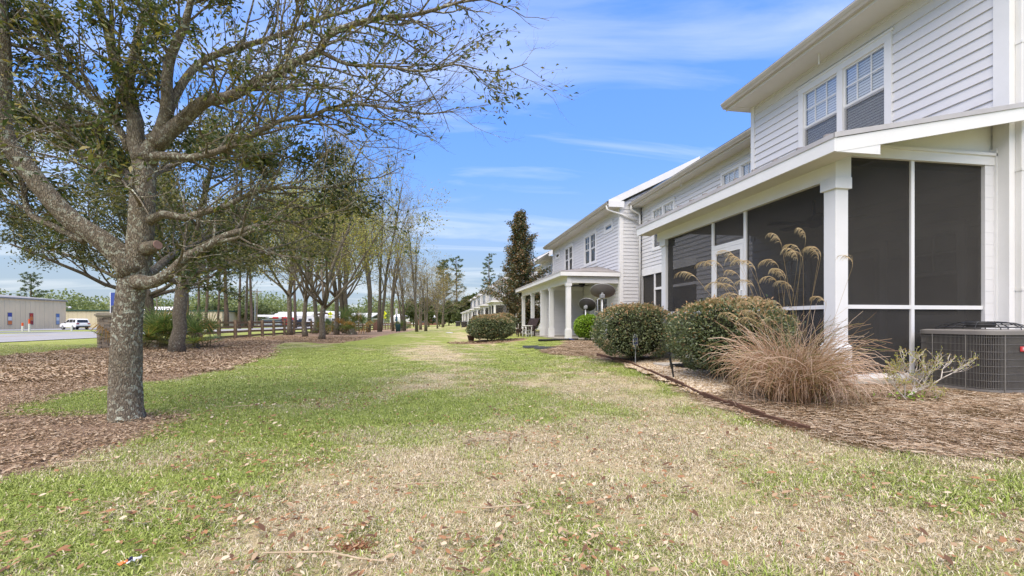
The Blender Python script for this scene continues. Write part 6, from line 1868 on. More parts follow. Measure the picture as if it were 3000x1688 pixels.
M_REDPOST = pmat('redwood_stake', (0.26, 0.115, 0.075), (0.17, 0.075, 0.05), 8, .8, .2)
for x, y in ((5.2, 35.2), (5.75, 33.0)):
    t = thing('tree_stake', 'reddish wooden stake supporting the magnolia', 'stake', (x, y, .12), 0, 'stakes by the magnolia')
    MB().tube([(0, 0, -.1), (.12 if x < 5.5 else -.02, 0, 2.3)], .035, 8).build('stake_pole', M_REDPOST, t)
    MB().tube([(.1 if x < 5.5 else -.02, 0, 1.9), (.45, .1, 1.95)], .008, 5).build('tie', M_BLACK, t)

# ---- palmettos
def palmetto(seed, loc, s, label, n=34):
    t = thing('palmetto', label, 'palm', loc, 0, None, s)
    rd = random.Random(seed)
    V, F, rr = [], [], []
    st = MB()
    for i in range(n):
        a = rd.uniform(0, 6.283); el = R(rd.uniform(12, 80)); Lp = rd.uniform(.5, 1.0)
        d = Vector((math.cos(a) * math.cos(el), math.sin(a) * math.cos(el), math.sin(el)))
        b = Vector((rd.gauss(0, .28), rd.gauss(0, .28), .05)); h = b + d * Lp
        st.tube([b, b.lerp(h, .5) + Vector((0, 0, .03)), h], [.014, .011, .008], 4)
        x = d.cross(Vector((0, 0, 1))); x = x.normalized() if x.length > .1 else Vector((1, 0, 0)); y = x.cross(d)
        dead = rd.random() < .06
        nb = 20
        for k in range(nb):
            g = (k / (nb - 1) - .5) * R(rd.uniform(225, 250))
            bd = (d * math.cos(g) + x * math.sin(g) + y * rd.gauss(.12, .06)).normalized()
            L = .62 * (.72 + .28 * math.cos(g)) * rd.uniform(.85, 1.1)
            e1 = h + bd * L * .55; e2 = h + bd * L + Vector((0, 0, -.10 * L - (.3 if dead else 0)))
            ribbon(V, F, rr, [h, e1, e2], .034, .006, .95 if dead else rd.random() * .8, y)
    tag(link_mesh('fronds', np_mesh('fronds', V, F, {'rnd': rr}), MATS['palmetto_leaf'], t), kind='stuff')
    st.build('frond_stalks', pmat('frond_stalk', (0.14, 0.13, 0.05), (0.1, 0.08, 0.04)), t)
    MB().lathe([(.30, -.05), (.26, .12), (.12, .26), (.02, .3)], 12).build('root_crown', MATS['oak_bark_far'], t)
    return t
palmetto(1, (-10.55, 19.3, gh(-10.5, 19)), 1.3, 'palmetto clump between the stone pillar and the dark oaks', 42)
palmetto(2, (-9.35, 18.9, gh(-9.3, 19)), 1.15, 'palmetto clump at the foot of the leaning oak by the fence end', 34)
palmetto(3, (-6.75, 37.3, gh(-6.7, 37)), 1.55, 'wide palmetto clump at the fence between the thin trees', 40)
palmetto(4, (-8.9, 37.9, gh(-8.9, 38)), 1.0, 'small palmetto clump behind the trunk at the fence', 26)
palmetto(5, (-4.4, 57.5, gh(-4.4, 57)), 1.05, 'small palmetto clump beyond the green waste bin', 30)

# ---- pines across the road
def pine(seed, H, tr, name, label, loc, grp=None, lo=.42, nb=46, spread=3.2):
    t = thing(name, label, 'tree', loc, 0, grp)
    T = Twigs(seed); rd = T.rd
    p = Vector((0, 0, -.1)); pts = [p.copy()]
    for k in range(8):
        p = p + Vector((rd.gauss(0, .10), rd.gauss(0, .10), (H + .1) / 8)); pts.append(p.copy())
    T.mb.tube(pts, [tr * (1.15 - .85 * (i / 8)) for i in range(9)], 10)
    for k in range(nb):
        f = lo + (1 - lo) * ((k + rd.random()) / nb) ** .8
        i = min(int(f * 8), 7); b = pts[i].lerp(pts[i + 1], f * 8 - i)
        L = spread * (1 - .62 * f) * rd.uniform(.45, 1.1)
        a = rd.uniform(0, 6.283); e = Vector((math.cos(a), math.sin(a), rd.uniform(-.1, .45))).normalized()
        q = [b, b + e * L * .4, b + e * L * .75 + Vector((0, 0, .04 * L)), b + e * L + Vector((0, 0, .12 * L))]
        T.fine.tube(q, [.05, .035, .022, .01], 4)
        for j in range(3 + int(L * 2)):
            c = q[1].lerp(q[3], rd.uniform(.1, 1.0)) + Vector((rd.gauss(0, .2), rd.gauss(0, .2), rd.gauss(0, .1)))
            for _ in range(15):
                v = Vector((rd.gauss(0, 1), rd.gauss(0, 1), rd.gauss(.3, .7))).normalized()
                T.C.append(tuple(c + v * .19)); T.D.append(tuple(v))
    T.finish(t, MATS['pine_bark'], MATS['pine_needle'], .42, .20)
    return t
pn = pine(401, 21, .27, 'pine_tree', 'tall bare trunked pine across the road', (-48.9, 99, -.3), 'pines across the road', .5)
for i, (px_, d_) in enumerate(((584, 86), (604, 84), (659, 92), (666, 88), (702, 84), (720, 96), (736, 86), (866, 90), (640, 104))):
    q = at(px_, 943, d_)
    dup(pn, (q.x, q.y, gh(q.x, q.y)), i * 1.7, .9 + .04 * (i % 4), 'tall bare trunked pine across the road')
pine(402, 17.2, .24, 'pine_tree', 'lone pine with a long bare trunk at the end of the lawn', (4.7, 116, .1), None, .4, 40, 4.0)
pine(403, 16.5, .26, 'conifer_tree', 'bushy dark conifer at the end of the lawn', (1.2, 117, 0), None, .12, 120, 3.6)
pine(404, 20, .26, 'pine_tree', 'pine rising behind the far townhouse roofs', (14.0, 128, .1), None, .35, 46, 4.2)
pine(405, 13, .2, 'pine_tree', 'short pine standing behind the beige warehouse', (-98, 128, -.3), None, .45, 40, 4.5)

# ---- bushy trees in the distance
def bushy(seed, H, W, label, loc, mat, n=2600, leaf=.5, grp=None, trunk=.2, low=.2):
    t = thing('bushy_tree', label, 'tree', loc, 0, grp)
    T = Twigs(seed); rd = T.rd
    T.mb.tube([(0, 0, -.2), (.05, 0, H * .3), (0, .05, H * .7)], [trunk, trunk * .8, trunk * .4], 8)
    cl = []
    for k in range(26):
        d = rand_dirs(T.rg, 1)[0]; r = T.rg.random() ** .4
        c = (d[0] * W * .38 * r, d[1] * W * .38 * r, H * (low + (1 - low) * .5) + d[2] * H * (1 - low) * .38 * r)
        cl.append(c)
        T.fine.tube([(0, 0, H * .3), (c[0] * .5, c[1] * .5, H * .2 + c[2] * .5), c], [trunk * .3, trunk * .2, .02], 4)
    for k in range(n):
        c = cl[rd.randrange(len(cl))]; v = rand_dirs(T.rg, 1)[0]; s = T.rg.random() ** .3
        T.C.append((c[0] + v[0] * W * .15 * s, c[1] + v[1] * W * .15 * s, c[2] + v[2] * H * .13 * s)); T.D.append(tuple(v))
    T.finish(t, MATS['grey_bark'], mat, leaf, .6)
    return t
DW, FW = MATS['dark_wood'], MATS['far_wood']
q = at(620, 943, 112); bushy(501, 6.2, 8.5, 'round dark green tree across the road among the pine trunks', (q.x, q.y, -.3), DW, 3000)
q = at(745, 943, 118); bushy(502, 6.6, 12, 'broad dark green tree beside the long white roofs', (q.x, q.y, -.3), DW, 3000)
wz = bushy(503, 8.0, 7.0, 'dense dark green tree closing off the end of the lawn', (-2.5, 118, -.2), DW, 3600, .5, 'dense trees at the end of the lawn', low=.02)
for x, y, rz, s in ((2.5, 113, 1, .85), (6.5, 117, 2, 1.05), (9.0, 122, 3, 1.2), (12, 126, 4, 1.3), (-6.5, 122, 5, .95), (.2, 108, 2.5, .6), (4.6, 110.5, 5.5, .55), (16, 120, 2, 1.3)):
    dup(wz, (x, y, -.1), rz, s, 'dense dark green tree closing off the end of the lawn')
# bare-twig and leafy wood on the horizon: one mass
rgw = np.random.default_rng(9)
C, N_, LL, rr = [], [], [], []
for k in range(330):
    a = R(-68 + 92 * (k + rgw.random()) / 330); d = 215 + 120 * rgw.random()
    if -3 < math.degrees(a) < 20: d += 40
    H = 8 + 6 * rgw.random() + 2.0 * (fbm(np.array([k * .03]), np.array([1.]), 3)[0] - .5) * 4; W = 5 + 4 * rgw.random()
    m = 420
    v = rand_dirs(rgw, m); s = rgw.random(m) ** .33
    x = math.sin(a) * d + v[:, 0] * W * s; y = math.cos(a) * d + v[:, 1] * W * s; z = H * .5 + v[:, 2] * H * .5 * s
    C.append(np.stack([x, y, z], -1)); N_.append(v); rr.append(np.clip(rgw.random(m) * .6 + .4 * rgw.random(), 0, 1))
C = np.concatenate(C); N_ = np.concatenate(N_); rr = np.concatenate(rr)
l = .65 + .6 * rgw.random(len(C))
V, F = leaf_quads(C, rand_dirs(rgw, len(C)), N_ + rand_dirs(rgw, len(C)) * .8, l, l * .7)
tag(link_mesh('distant_wood', np_mesh('distant_wood', V, F, {'rnd': np.repeat(rr, 4)}), FW), 'pale green wood along the horizon behind the warehouses', 'wood', None, 'stuff')
# ------------------------------------------------------------------ stone pillar and rail fence
def ledge(name, c1, c2):
    return pmat(name, c1, c2, 9, .9, .15, .5, 60)
STONE = [ledge('ledge_stone_a', (0.40, 0.33, 0.26), (0.26, 0.21, 0.165)), ledge('ledge_stone_b', (0.30, 0.245, 0.19), (0.18, 0.145, 0.115)), ledge('ledge_stone_c', (0.48, 0.40, 0.32), (0.33, 0.27, 0.21)), ledge('ledge_stone_d', (0.35, 0.305, 0.26), (0.22, 0.19, 0.155))]
rs = random.Random(14)
pl_ = thing('stone_pillar', 'stacked ledgestone pillar with a stepped cap at the road side', 'pillar', (-12.15, 19.35, gh(-12, 19)), R(0))
MB().box(-.27, .27, -.27, .27, -.1, 1.16).build('core', pmat('mortar', (0.10, 0.085, 0.07)), pl_)
z = 0.0
while z < 1.14:
    hh = rs.choice((.045, .055, .065, .08)); hh = min(hh, 1.17 - z)
    for side_ in range(4):
        a = -.31
        while a < .30:
            L = min(rs.uniform(.10, .27), .31 - a)
            if .31 - a - L < .06: L = .31 - a
            d0 = .31 + rs.uniform(-.012, .02)
            m = MB(); m.obox((a + L / 2, -(.2 + d0) / 2, z + hh / 2), (L - .008, d0 - .2, hh - .007))
            Rm = Matrix.Rotation(side_ * math.pi / 2, 3, 'Z'); m.v = [tuple(Rm @ Vector(v)) for v in m.v]
            m.build('stone', rs.choice(STONE), pl_)
            a += L
    z += hh
for k, (w_, z0, z1) in enumerate(((.34, 1.171, 1.22), (.375, 1.2205, 1.29), (.33, 1.2905, 1.33))):
    MB().box(-w_, w_, -w_, w_, z0, z1).build('cap_stone', pmat('cap_stone', (0.44, 0.39, 0.31), (0.31, 0.27, 0.21), 5, .9, .1, .4, 40), pl_, False, bevel=.012)
M_FENCE = pmat('fence_wood', (0.31, 0.225, 0.155), (0.16, 0.115, 0.08), 7, .9, .1, .5, 30, stretch=(1, 1, 1), coord='World')
fl = [(-12.15, 19.35), (-12.35, 23.0), (-12.2, 27.4), (-11.85, 34.8), (-11.4, 40.7), (-10.2, 52), (-9.2, 62), (-7.9, 75), (-6.6, 88), (-5.4, 100)]
def along(s):
    for (xa, ya), (xb, yb) in zip(fl[:-1], fl[1:]):
        L = math.hypot(xb - xa, yb - ya)
        if s <= L: return xa + (xb - xa) * s / L, ya + (yb - ya) * s / L
        s -= L
    return fl[-1]
fe = thing('rail_fence', 'brown wooden four rail fence running along the mulch bed', 'fence', (-11.5, 38, -.03))
posts = []
s = .9
while s < 79:
    posts.append(along(s)); s += 1.87
for i, (x, y) in enumerate(posts):
    z = gh(x, y); h = 1.10 + rs.uniform(-.03, .03)
    m = MB(); m.obox((x + .06, y, z + h / 2 - .1), (.15, .15, h + .2), Matrix.Rotation(rs.uniform(-.05, .05), 3, 'Z'))
    m.build('fence_post', M_FENCE, fe, True)
    if i + 1 < len(posts):
        xb, yb = posts[i + 1]; zb = gh(xb, yb)
        d = Vector((xb - x, yb - y, 0)).normalized(); sd = Vector((-d.y, d.x, 0)) * .02
        for q in (.12, .40, .68, .95):
            j0, j1 = rs.uniform(-.012, .012), rs.uniform(-.012, .012)
            o = Vector((-.04, 0, 0))
            a, b = Vector((x, y, z + q + j0)) + o + d * .003, Vector((xb, yb, zb + q + j1)) + o - d * .003
            u = Vector((0, 0, .065))
            m = MB(); m.hexa([a - sd - u, b - sd - u, b + sd - u, a + sd - u, a - sd + u, b - sd + u, b + sd + u, a + sd + u])
            m.build('rail', M_FENCE, fe, True)
def brick_pillar(x, y, label):
    t = thing('brick_pillar', label, 'pillar', (x, y, gh(x, y)))
    MB().box(-.3, .3, -.3, .3, -.1, 1.45).build('shaft', pmat('far_brick', (0.20, 0.115, 0.085), (0.12, 0.07, 0.055), 12, .9, .1, .6, 40), t)
    MB().box(-.38, .38, -.38, .38, 1.451, 1.56).build('cap', MATS['cap_stone'], t)
brick_pillar(-11.0, 44.6, 'brown brick pillar in the fence behind the young oak trunk')
brick_pillar(-8.55, 65.0, 'brown brick pillar in the fence near the farther pedestrian sign')

# ------------------------------------------------------------------ dog waste station, signs and poles
M_GREEN = pmat('bin_green', (0.012, 0.05, 0.045), (0.008, 0.035, 0.032), 5, .5, .35)
ds = thing('waste_station', 'dark green dog waste bin on a post with small signs', 'waste bin', (-4.34, 48.9, gh(-4.3, 48.9)))
MB().box(-.04, .04, -.04, .04, 0, 2.5).build('post', M_GREEN, ds)
MB().lathe([(.20, .05), (.24, .10), (.26, .75), (.23, .80), (.05, .84)], 20, (.16, -.12, 0)).build('bin', M_GREEN, ds, False, True)
MB().box(-.10, .10, -.065, -.045, 1.15, 1.6).build('bag_box', pmat('bag_box_blue', (0.06, 0.14, 0.2)), ds)
MB().box(-.12, .12, -.055, -.042, 1.85, 2.45).build('sign', M_PWHITE, ds)
M_FYEL = pmat('fluorescent_yellow', (0.70, 0.74, 0.03), (0.66, 0.70, 0.03), 3, .5, .3)
def ped_sign(x, y, zc, s, label, rz):
    t = thing('pedestrian_sign', label, 'road sign', (x, y, gh(x, y)), rz)
    MB().tube([(0, .03, -.2), (0, .03, zc + s * .6)], .035, 8).build('post', M_GALV, t)
    def pg(poly, y0, y1, nm, mat, p=t):
        m = MB(); m.prism(poly, lambda a, b: (a * s, y0, zc + b * s), lambda a, b: (a * s, y1, zc + b * s)); return m.build(nm, mat, p)
    pb = pg([(0, -.5), (.5, 0), (0, .5), (-.5, 0)], -.02, 0, 'diamond_plate', M_FYEL)
    pg([(-.03, .19), (.03, .19), (.05, .24), (.03, .29), (-.03, .29), (-.05, .24)], -.026, -.0205, 'figure_head', M_BLACK, pb)
    pg([(-.06, -.02), (.06, -.02), (.07, .17), (-.05, .17)], -.026, -.0205, 'figure_body', M_BLACK, pb)
    pg([(-.05, -.03), (.0, -.03), (-.09, -.28), (-.15, -.28)], -.026, -.0205, 'figure_leg', M_BLACK, pb)
    pg([(.01, -.03), (.06, -.03), (.14, -.27), (.08, -.28)], -.026, -.0205, 'figure_leg', M_BLACK, pb)
    pg([(.05, .15), (.08, .12), (.17, .0), (.13, -.02)], -.026, -.0205, 'figure_arm', M_BLACK, pb)
    pg([(-.05, .15), (-.07, .10), (-.15, .02), (-.11, .0)], -.026, -.0205, 'figure_arm', M_BLACK, pb)
    p2 = pg([(-.36, -.86), (.36, -.86), (.36, -.58), (-.36, -.58)], -.02, 0, 'arrow_plate', M_FYEL)
    pg([(-.2, -.68), (.1, -.74), (.06, -.80), (.24, -.76), (.16, -.62), (.13, -.68), (-.18, -.62)], -.026, -.0205, 'arrow', M_BLACK, p2)
    return t
ped_sign(-23.5, 105.1, 3.1, 1.0, 'yellow diamond pedestrian sign seen beside the young oak trunk', R(8))
ped_sign(-9.48, 82.6, 2.75, 1.0, 'yellow diamond pedestrian sign with arrow plate near the brick pillar', R(6))
sc_ = thing('road_sign', 'small white and yellow road sign far along the fence', 'road sign', (-3.53, 91.8, gh(-3.5, 91)))
MB().tube([(0, .03, -.2), (0, .03, 2.6)], .03, 8).build('post', M_GALV, sc_)
MB().box(-.2, .2, -.02, 0, 1.5, 2.2).build('white_plate', M_PWHITE, sc_)
MB().box(-.2, .2, -.02, 0, 2.21, 2.5).build('yellow_plate', M_FYEL, sc_)
M_POLEW = pmat('pole_weathered', (0.26, 0.21, 0.17), (0.17, 0.135, 0.11), 4, .9, .1)
def pole(px_, d_, top, label, mat, arm=True):
    q = at(px_, 943, d_)
    t = thing('utility_pole', label, 'pole', (q.x, q.y, gh(q.x, q.y)))
    MB().tube([(0, 0, -.3), (0, 0, top)], [.14, .10], 10).build('pole_shaft', mat, t)
    if arm:
        MB().box(-1.0, 1.0, -.05, .05, top - .7, top - .58).build('cross_arm', mat, t)
        for x in (-.9, -.4, .4, .9):
            MB().lathe([(.04, 0), (.06, .06), (.03, .14)], 8, (x, 0, top - .58)).build('insulator', M_GALV, t)
    else:
        MB().tube([(0, 0, top - .1), (.5, 0, top + .1), (1.1, 0, top + .12)], .05, 8).build('lamp_arm', mat, t)
        MB().box(1.0, 1.5, -.1, .1, top + .05, top + .16).build('lamp_head', M_GALV, t)
pole(460, 92, 8.4, 'wooden utility pole between the oak trunks', M_POLEW)
pole(719, 108, 9.5, 'pale metal lamp pole among the pine trunks', M_GALV, False)
pole(747, 110, 8.4, 'slim grey lamp pole by the broad dark tree', M_GALV, False)
pole(753, 106, 9.0, 'dark wooden pole by the broad dark tree', M_POLEW)
# road side delineators
for px_, d_, h in ((66, 55.5, 1.05), (86, 55.5, 1.5), (210, 60, .75)):
    q = at(px_, 943, d_)
    lab = 'white marker post with a tall orange band on the road verge' if h > 1.2 else 'white marker post with an orange cap on the road verge' if h > .9 else 'short white marker post on the verge in front of the parked car'
    t = thing('marker_post', lab, 'marker post', (q.x, q.y, gh(q.x, q.y)))
    MB().lathe([(.10, -.05), (.10, h * .6), (.09, h * .62)], 12).build('post', M_WPAINT, t)
    MB().lathe([(.095, h * .622), (.095, h * .97), (.07, h)], 12).build('orange_band', pmat('marker_orange', (0.70, 0.10, 0.02), (0.6, 0.08, 0.02)) if h > .9 else M_WPAINT, t)

# ------------------------------------------------------------------ warehouses across the road
def m_rib(name, c, k):
    t = NT(name)
    v = t.coord('World')
    sp = t.add('ShaderNodeSeparateXYZ'); t.l.new(v, sp.inputs[0])
    a = t.math('FRACT', t.math('DIVIDE', t.math('ADD', sp.outputs['X'], sp.outputs['Y']), k))
    h = t.ramp(a, [(0.0, (0, 0, 0)), (.1, (1, 1, 1)), (.2, (1, 1, 1)), (.3, (0, 0, 0))])
    col = t.ramp(t.noise(v, .4, 4), [(.3, tuple(x * .9 for x in c)), (.7, c)])
    return t.done(t.pbr(col, .6, .3, 0, t.bump(h, 1.0, .05)))
M_BEIGE = m_rib('beige_panel', (0.84, 0.67, 0.43), 1.0)
M_TAN = m_rib('tan_panel', (0.60, 0.51, 0.37), .9)
WX = -73.0
wh = thing('warehouse', 'large beige ribbed metal warehouse with narrow poster windows', 'warehouse', (WX - 10, 85, -.2))
MB().box(WX - 24, WX, 58, 103.2, -.4, 5.0).build('wall', M_BEIGE, wh, True)
M_TRIMG = pmat('roof_trim', (0.30, 0.29, 0.27), (0.24, 0.23, 0.21))
m = MB(); m.prism([(WX + .25, 5.001), (WX + .25, 5.25), (WX - 12, 6.4), (WX - 24.3, 5.25), (WX - 24.3, 5.001)], lambda a, b: (a, 57.8, b), lambda a, b: (a, 103.4, b))
m.build('roof', M_TRIMG, wh, True)
PC = [((0.05, 0.07, 0.28), (0.7, 0.68, 0.66), (0.68, 0.2, 0.06)), ((0.45, 0.03, 0.03), (0.62, 0.2, 0.06), (0.3, 0.03, 0.04)), ((0.10, 0.20, 0.42), (0.62, 0.66, 0.7), (0.25, 0.35, 0.5)), ((0.05, 0.05, 0.06), (0.3, 0.06, 0.05), (0.5, 0.5, 0.5))]
for i, (yy, cs) in enumerate(zip((91.2, 95.4, 101.2, 85.6), PC)):
    w = MB().box(WX + .001, WX + .06, yy - .42, yy + .42, .45, 2.6).build('window', M_TRIMG, wh, True)
    for k, c in enumerate(cs):
        MB().box(WX + .061, WX + .07, yy - .36, yy + .36, .55 + .68 * (2 - k), 1.18 + .68 * (2 - k)).build('poster', pmat('poster_%d_%d' % (i, k), c, c, 2, .5), w)
    if i == 1:
        text_mesh('A', 1.0, pmat('poster_orange', (0.75, 0.22, 0.05)), 'poster_letter', w, frame((WX + .08, yy, 1.9), (0, 1, 0)), .002, .8)
lmp = MB(); lmp.tube([(WX + .01, 103.0, 3.9), (WX + .7, 103.0, 4.0)], .05, 8); lmp.lathe([(.22, -.2), (.26, -.1), (.2, .1), (.05, .16)], 12, (WX + .8, 103.0, 3.9)); lmp.build('wall_lamp', M_PWHITE, wh, True)
w2 = thing('warehouse', 'low tan metal warehouse with a green roof edge behind the parked car', 'warehouse', (-72, 122, -.2))
m = MB().box(-92, -50, 116, 136, -.4, 3.4).build('wall', M_TAN, w2, True)
MB().box(-92.3, -49.7, 115.8, 136.2, 3.401, 3.72).build('roof_edge', pmat('roof_green', (0.03, 0.075, 0.06)), w2, True)
MB().box(-61.5, -59.4, 115.93, 115.999, 1.2, 2.9).build('wall_sign', M_PWHITE, w2, True)
MB().box(-61.3, -59.6, 115.90, 115.929, 1.9, 2.3).build('sign_band', M_SBLUE, w2, True)
ob = thing('orange_board', 'orange board leaning at the warehouse corner', 'board', (-71.8, 104.6, -.28))
MB().obox((0, 0, .9), (.5, .05, 1.9), Matrix.Rotation(R(14), 3, 'Y')).build('board', MATS['marker_orange'], ob)
MB().obox((.22, .1, .6), (.05, .05, 1.3), Matrix.Rotation(R(-18), 3, 'X')).build('prop', M_POLEW, ob)
# pylon sign behind the oak trunk
q = at(336, 943, 88)
py_ = thing('pylon_sign', 'tall roadside pylon sign with a blue panel behind the big oak trunk', 'sign', (q.x, q.y, -.25), R(-35))
for s_ in (-1.4, 1.4):
    MB().box(s_ - .12, s_ + .12, -.12, .12, -.2, 7.0).build('post', M_PWHITE, py_)
MB().box(-1.27, 1.27, -.1, .1, 4.4, 6.9).build('blue_panel', M_SBLUE, py_)
MB().box(-1.27, 1.27, -.09, .09, 3.0, 4.2).build('lower_panel', pmat('sign_dark', (0.06, 0.06, 0.06)), py_)
MB().tube([(-1.25, 0, .8), (1.25, 0, 2.8)], .06, 6).build('brace', M_PWHITE, py_)
MB().tube([(-1.25, 0, 2.8), (1.25, 0, .8)], .06, 6).build('brace', M_PWHITE, py_)
# long buildings of the dealership
M_WROOF = pmat('white_roof', (0.70, 0.69, 0.66), (0.60, 0.59, 0.56), .3, .6, .3, coord='World')
M_CREAM = pmat('cream_wall', (0.55, 0.51, 0.44), (0.47, 0.43, 0.36), .3, .7, .2, coord='World')
M_BRICKF = pmat('brick_far', (0.24, 0.12, 0.085), (0.17, 0.085, 0.06), 3, .9, .1, coord='World')
def long_shed(px0, px1, d_, eave, ridge, label, wall, gable=False, dep=14):
    a, b = at(px0, 943, d_), at(px1, 943, d_)
    L = (b - a).length; rz = math.atan2(b.y - a.y, b.x - a.x)
    t = thing('long_shed', label, 'building', (*(a.lerp(b, .5)).xy, -.3), rz)
    MB().box(-L / 2, L / 2, 0, dep, 0, eave).build('wall', wall, t)
    m = MB()
    if gable:
        m.prism([(-L / 2 - .5, eave), (0, ridge), (L / 2 + .5, eave), (L / 2 + .5, eave + .35), (0, ridge + .35), (-L / 2 - .5, eave + .35)], lambda p, q: (p, -.6, q), lambda p, q: (p, dep, q))
        g = MB(); g.prism([(-L / 2, eave), (L / 2, eave), (0, ridge - .1)], lambda p, q: (p, -.01, q), lambda p, q: (p, .3, q)); g.build('gable_wall', wall, t)
    else:
        m.prism([(-.6, eave), (dep / 2, ridge), (dep + .6, eave), (dep + .6, eave + .25), (dep / 2, ridge + .3), (-.6, eave + .25)], lambda p, q: (-L / 2 - .4, p, q), lambda p, q: (L / 2 + .4, p, q))
    m.build('roof', M_WROOF, t)
    n = max(2, int(L / 4))
    for k in range(n):
        x = -L / 2 + (k + .5) * L / n
        MB().box(x - .8, x + .8, -.06, -.001 if not gable else -.011, 1.0, 2.3).build('window', M_PANEFAR, t)
    return t
long_shed(755, 905, 150, 2.6, 4.4, 'long low building with a pale metal roof behind the travel trailers', M_CREAM)
long_shed(905, 995, 138, 2.8, 4.3, 'brick building with a white gabled roof edge behind the fence', M_BRICKF, True, 16)
long_shed(990, 1085, 132, 2.4, 3.7, 'long shed with a pale metal roof beside the brick gable', M_CREAM)
long_shed(560, 700, 165, 3.2, 4.6, 'cream building far behind the pine trunks', M_CREAM)
long_shed(395, 470, 120, 3.4, 5.2, 'pale roofed building glimpsed behind the palmetto', M_CREAM)
long_shed(1150, 1290, 170, 2.6, 4.0, 'low brown building beyond the end of the fence', M_BRICKF)
# awning and banner board
q = at(795, 943, 112)
aw = thing('banner_stand', 'white roofed stand with a blue and white banner beside the red trailer', 'stand', (q.x, q.y, -.3), R(18))
for x in (-2.4, 2.4):
    MB().box(x - .08, x + .08, -.08, .08, 0, 2.6).build('post', M_POLEW, aw)
m = MB(); m.prism([(-1.0, 2.6), (0, 3.0), (1.0, 2.6), (1.0, 2.5), (0, 2.88), (-1.0, 2.5)], lambda p, q_: (-3.0, p, q_), lambda p, q_: (3.0, p, q_)); m.build('canopy', M_WROOF, aw)
MB().box(-2.3, 2.3, -.03, .03, .4, 2.1).build('banner', pmat('banner_blue', (0.16, 0.19, 0.27), (0.12, 0.14, 0.2), 1), aw)
for zz in (1.75, 1.2, .7):
    MB().box(-2.0, 2.0, -.04, -.031, zz, zz + .18).build('banner_stripe', M_PWHITE, aw)
# travel trailers
M_RVW = pmat('trailer_white', (0.74, 0.74, 0.73), (0.68, 0.68, 0.67), .5, .4, .4)
def trailer(px_, d_, rz, L, H, label, body, grp=None, stripe=(0.3, 0.05, 0.05)):
    q = at(px_, 943, d_)
    t = thing('travel_trailer', label, 'trailer', (q.x, q.y, gh(q.x, q.y)), rz, grp)
    m = MB(); m.prism([(-L / 2, .55), (L / 2 - .3, .5), (L / 2 + .1, 1.2), (L / 2 - .2, H - .4), (L / 2 - .8, H), (-L / 2 + .15, H), (-L / 2, H - .2)], lambda a, b: (a, -1.2, b), lambda a, b: (a, 1.2, b))
    b = m.build('body', body, t, False, bevel=.08)
    for x in (-.28, .05, .3):
        MB().box(x * L - .4, x * L + .4, -1.215, -1.2005, 1.55, 2.15).build('window', M_PANEFAR, t)
    MB().box(-L * .16 - .35, -L * .16 + .35, -1.225, -1.2005, .7, 2.5).build('door', M_PWHITE, t)
    MB().box(-L / 2 + .2, L / 2 - .5, -1.212, -1.2005, 1.0, 1.22).build('stripe', pmat('stripe_%g' % stripe[0], stripe), t)
    MB().box(-.4, .4, -.4, .4, H + .001, H + .28).build('roof_vent', M_RVW, t)
    for x in (-.5, .35):
        MB().lathe([(.34, -.12), (.36, -.08), (.36, .08), (.34, .12)], 16, (x, -1.06, .34), (0, 1, 0)).build('wheel', M_BLACK, t)
    MB().tube([(L / 2 - .1, 0, .55), (L / 2 + 1.1, 0, .5)], .06, 6).build('hitch', M_BLACK, t)
TG = 'white travel trailers on the lot'
for i, (px_, d_, rz, L, H) in enumerate(((600, 128, .3, 7, 2.9), (628, 122, .15, 8, 3.1), (662, 126, .25, 7.5, 3.0), (690, 120, .1, 7, 2.8), (715, 126, .3, 7, 3.1), (742, 121, .2, 7.5, 3.2), (905, 122, .2, 7, 3.0), (955, 118, .25, 6, 3.0), (1010, 126, .2, 8, 2.9), (1180, 150, .2, 8, 3.0))):
    trailer(px_, d_, rz, L, H, 'white travel trailer parked on the lot across the road', M_RVW, TG, (.3, .05, .05) if i % 2 else (.08, .12, .25))
trailer(833, 116, .2, 5.2, 2.5, 'bright red cargo trailer parked on the lot across the road', pmat('trailer_red', (0.62, 0.04, 0.035), (0.55, 0.035, 0.03), .5, .35, .4), None, (.03, .03, .03))

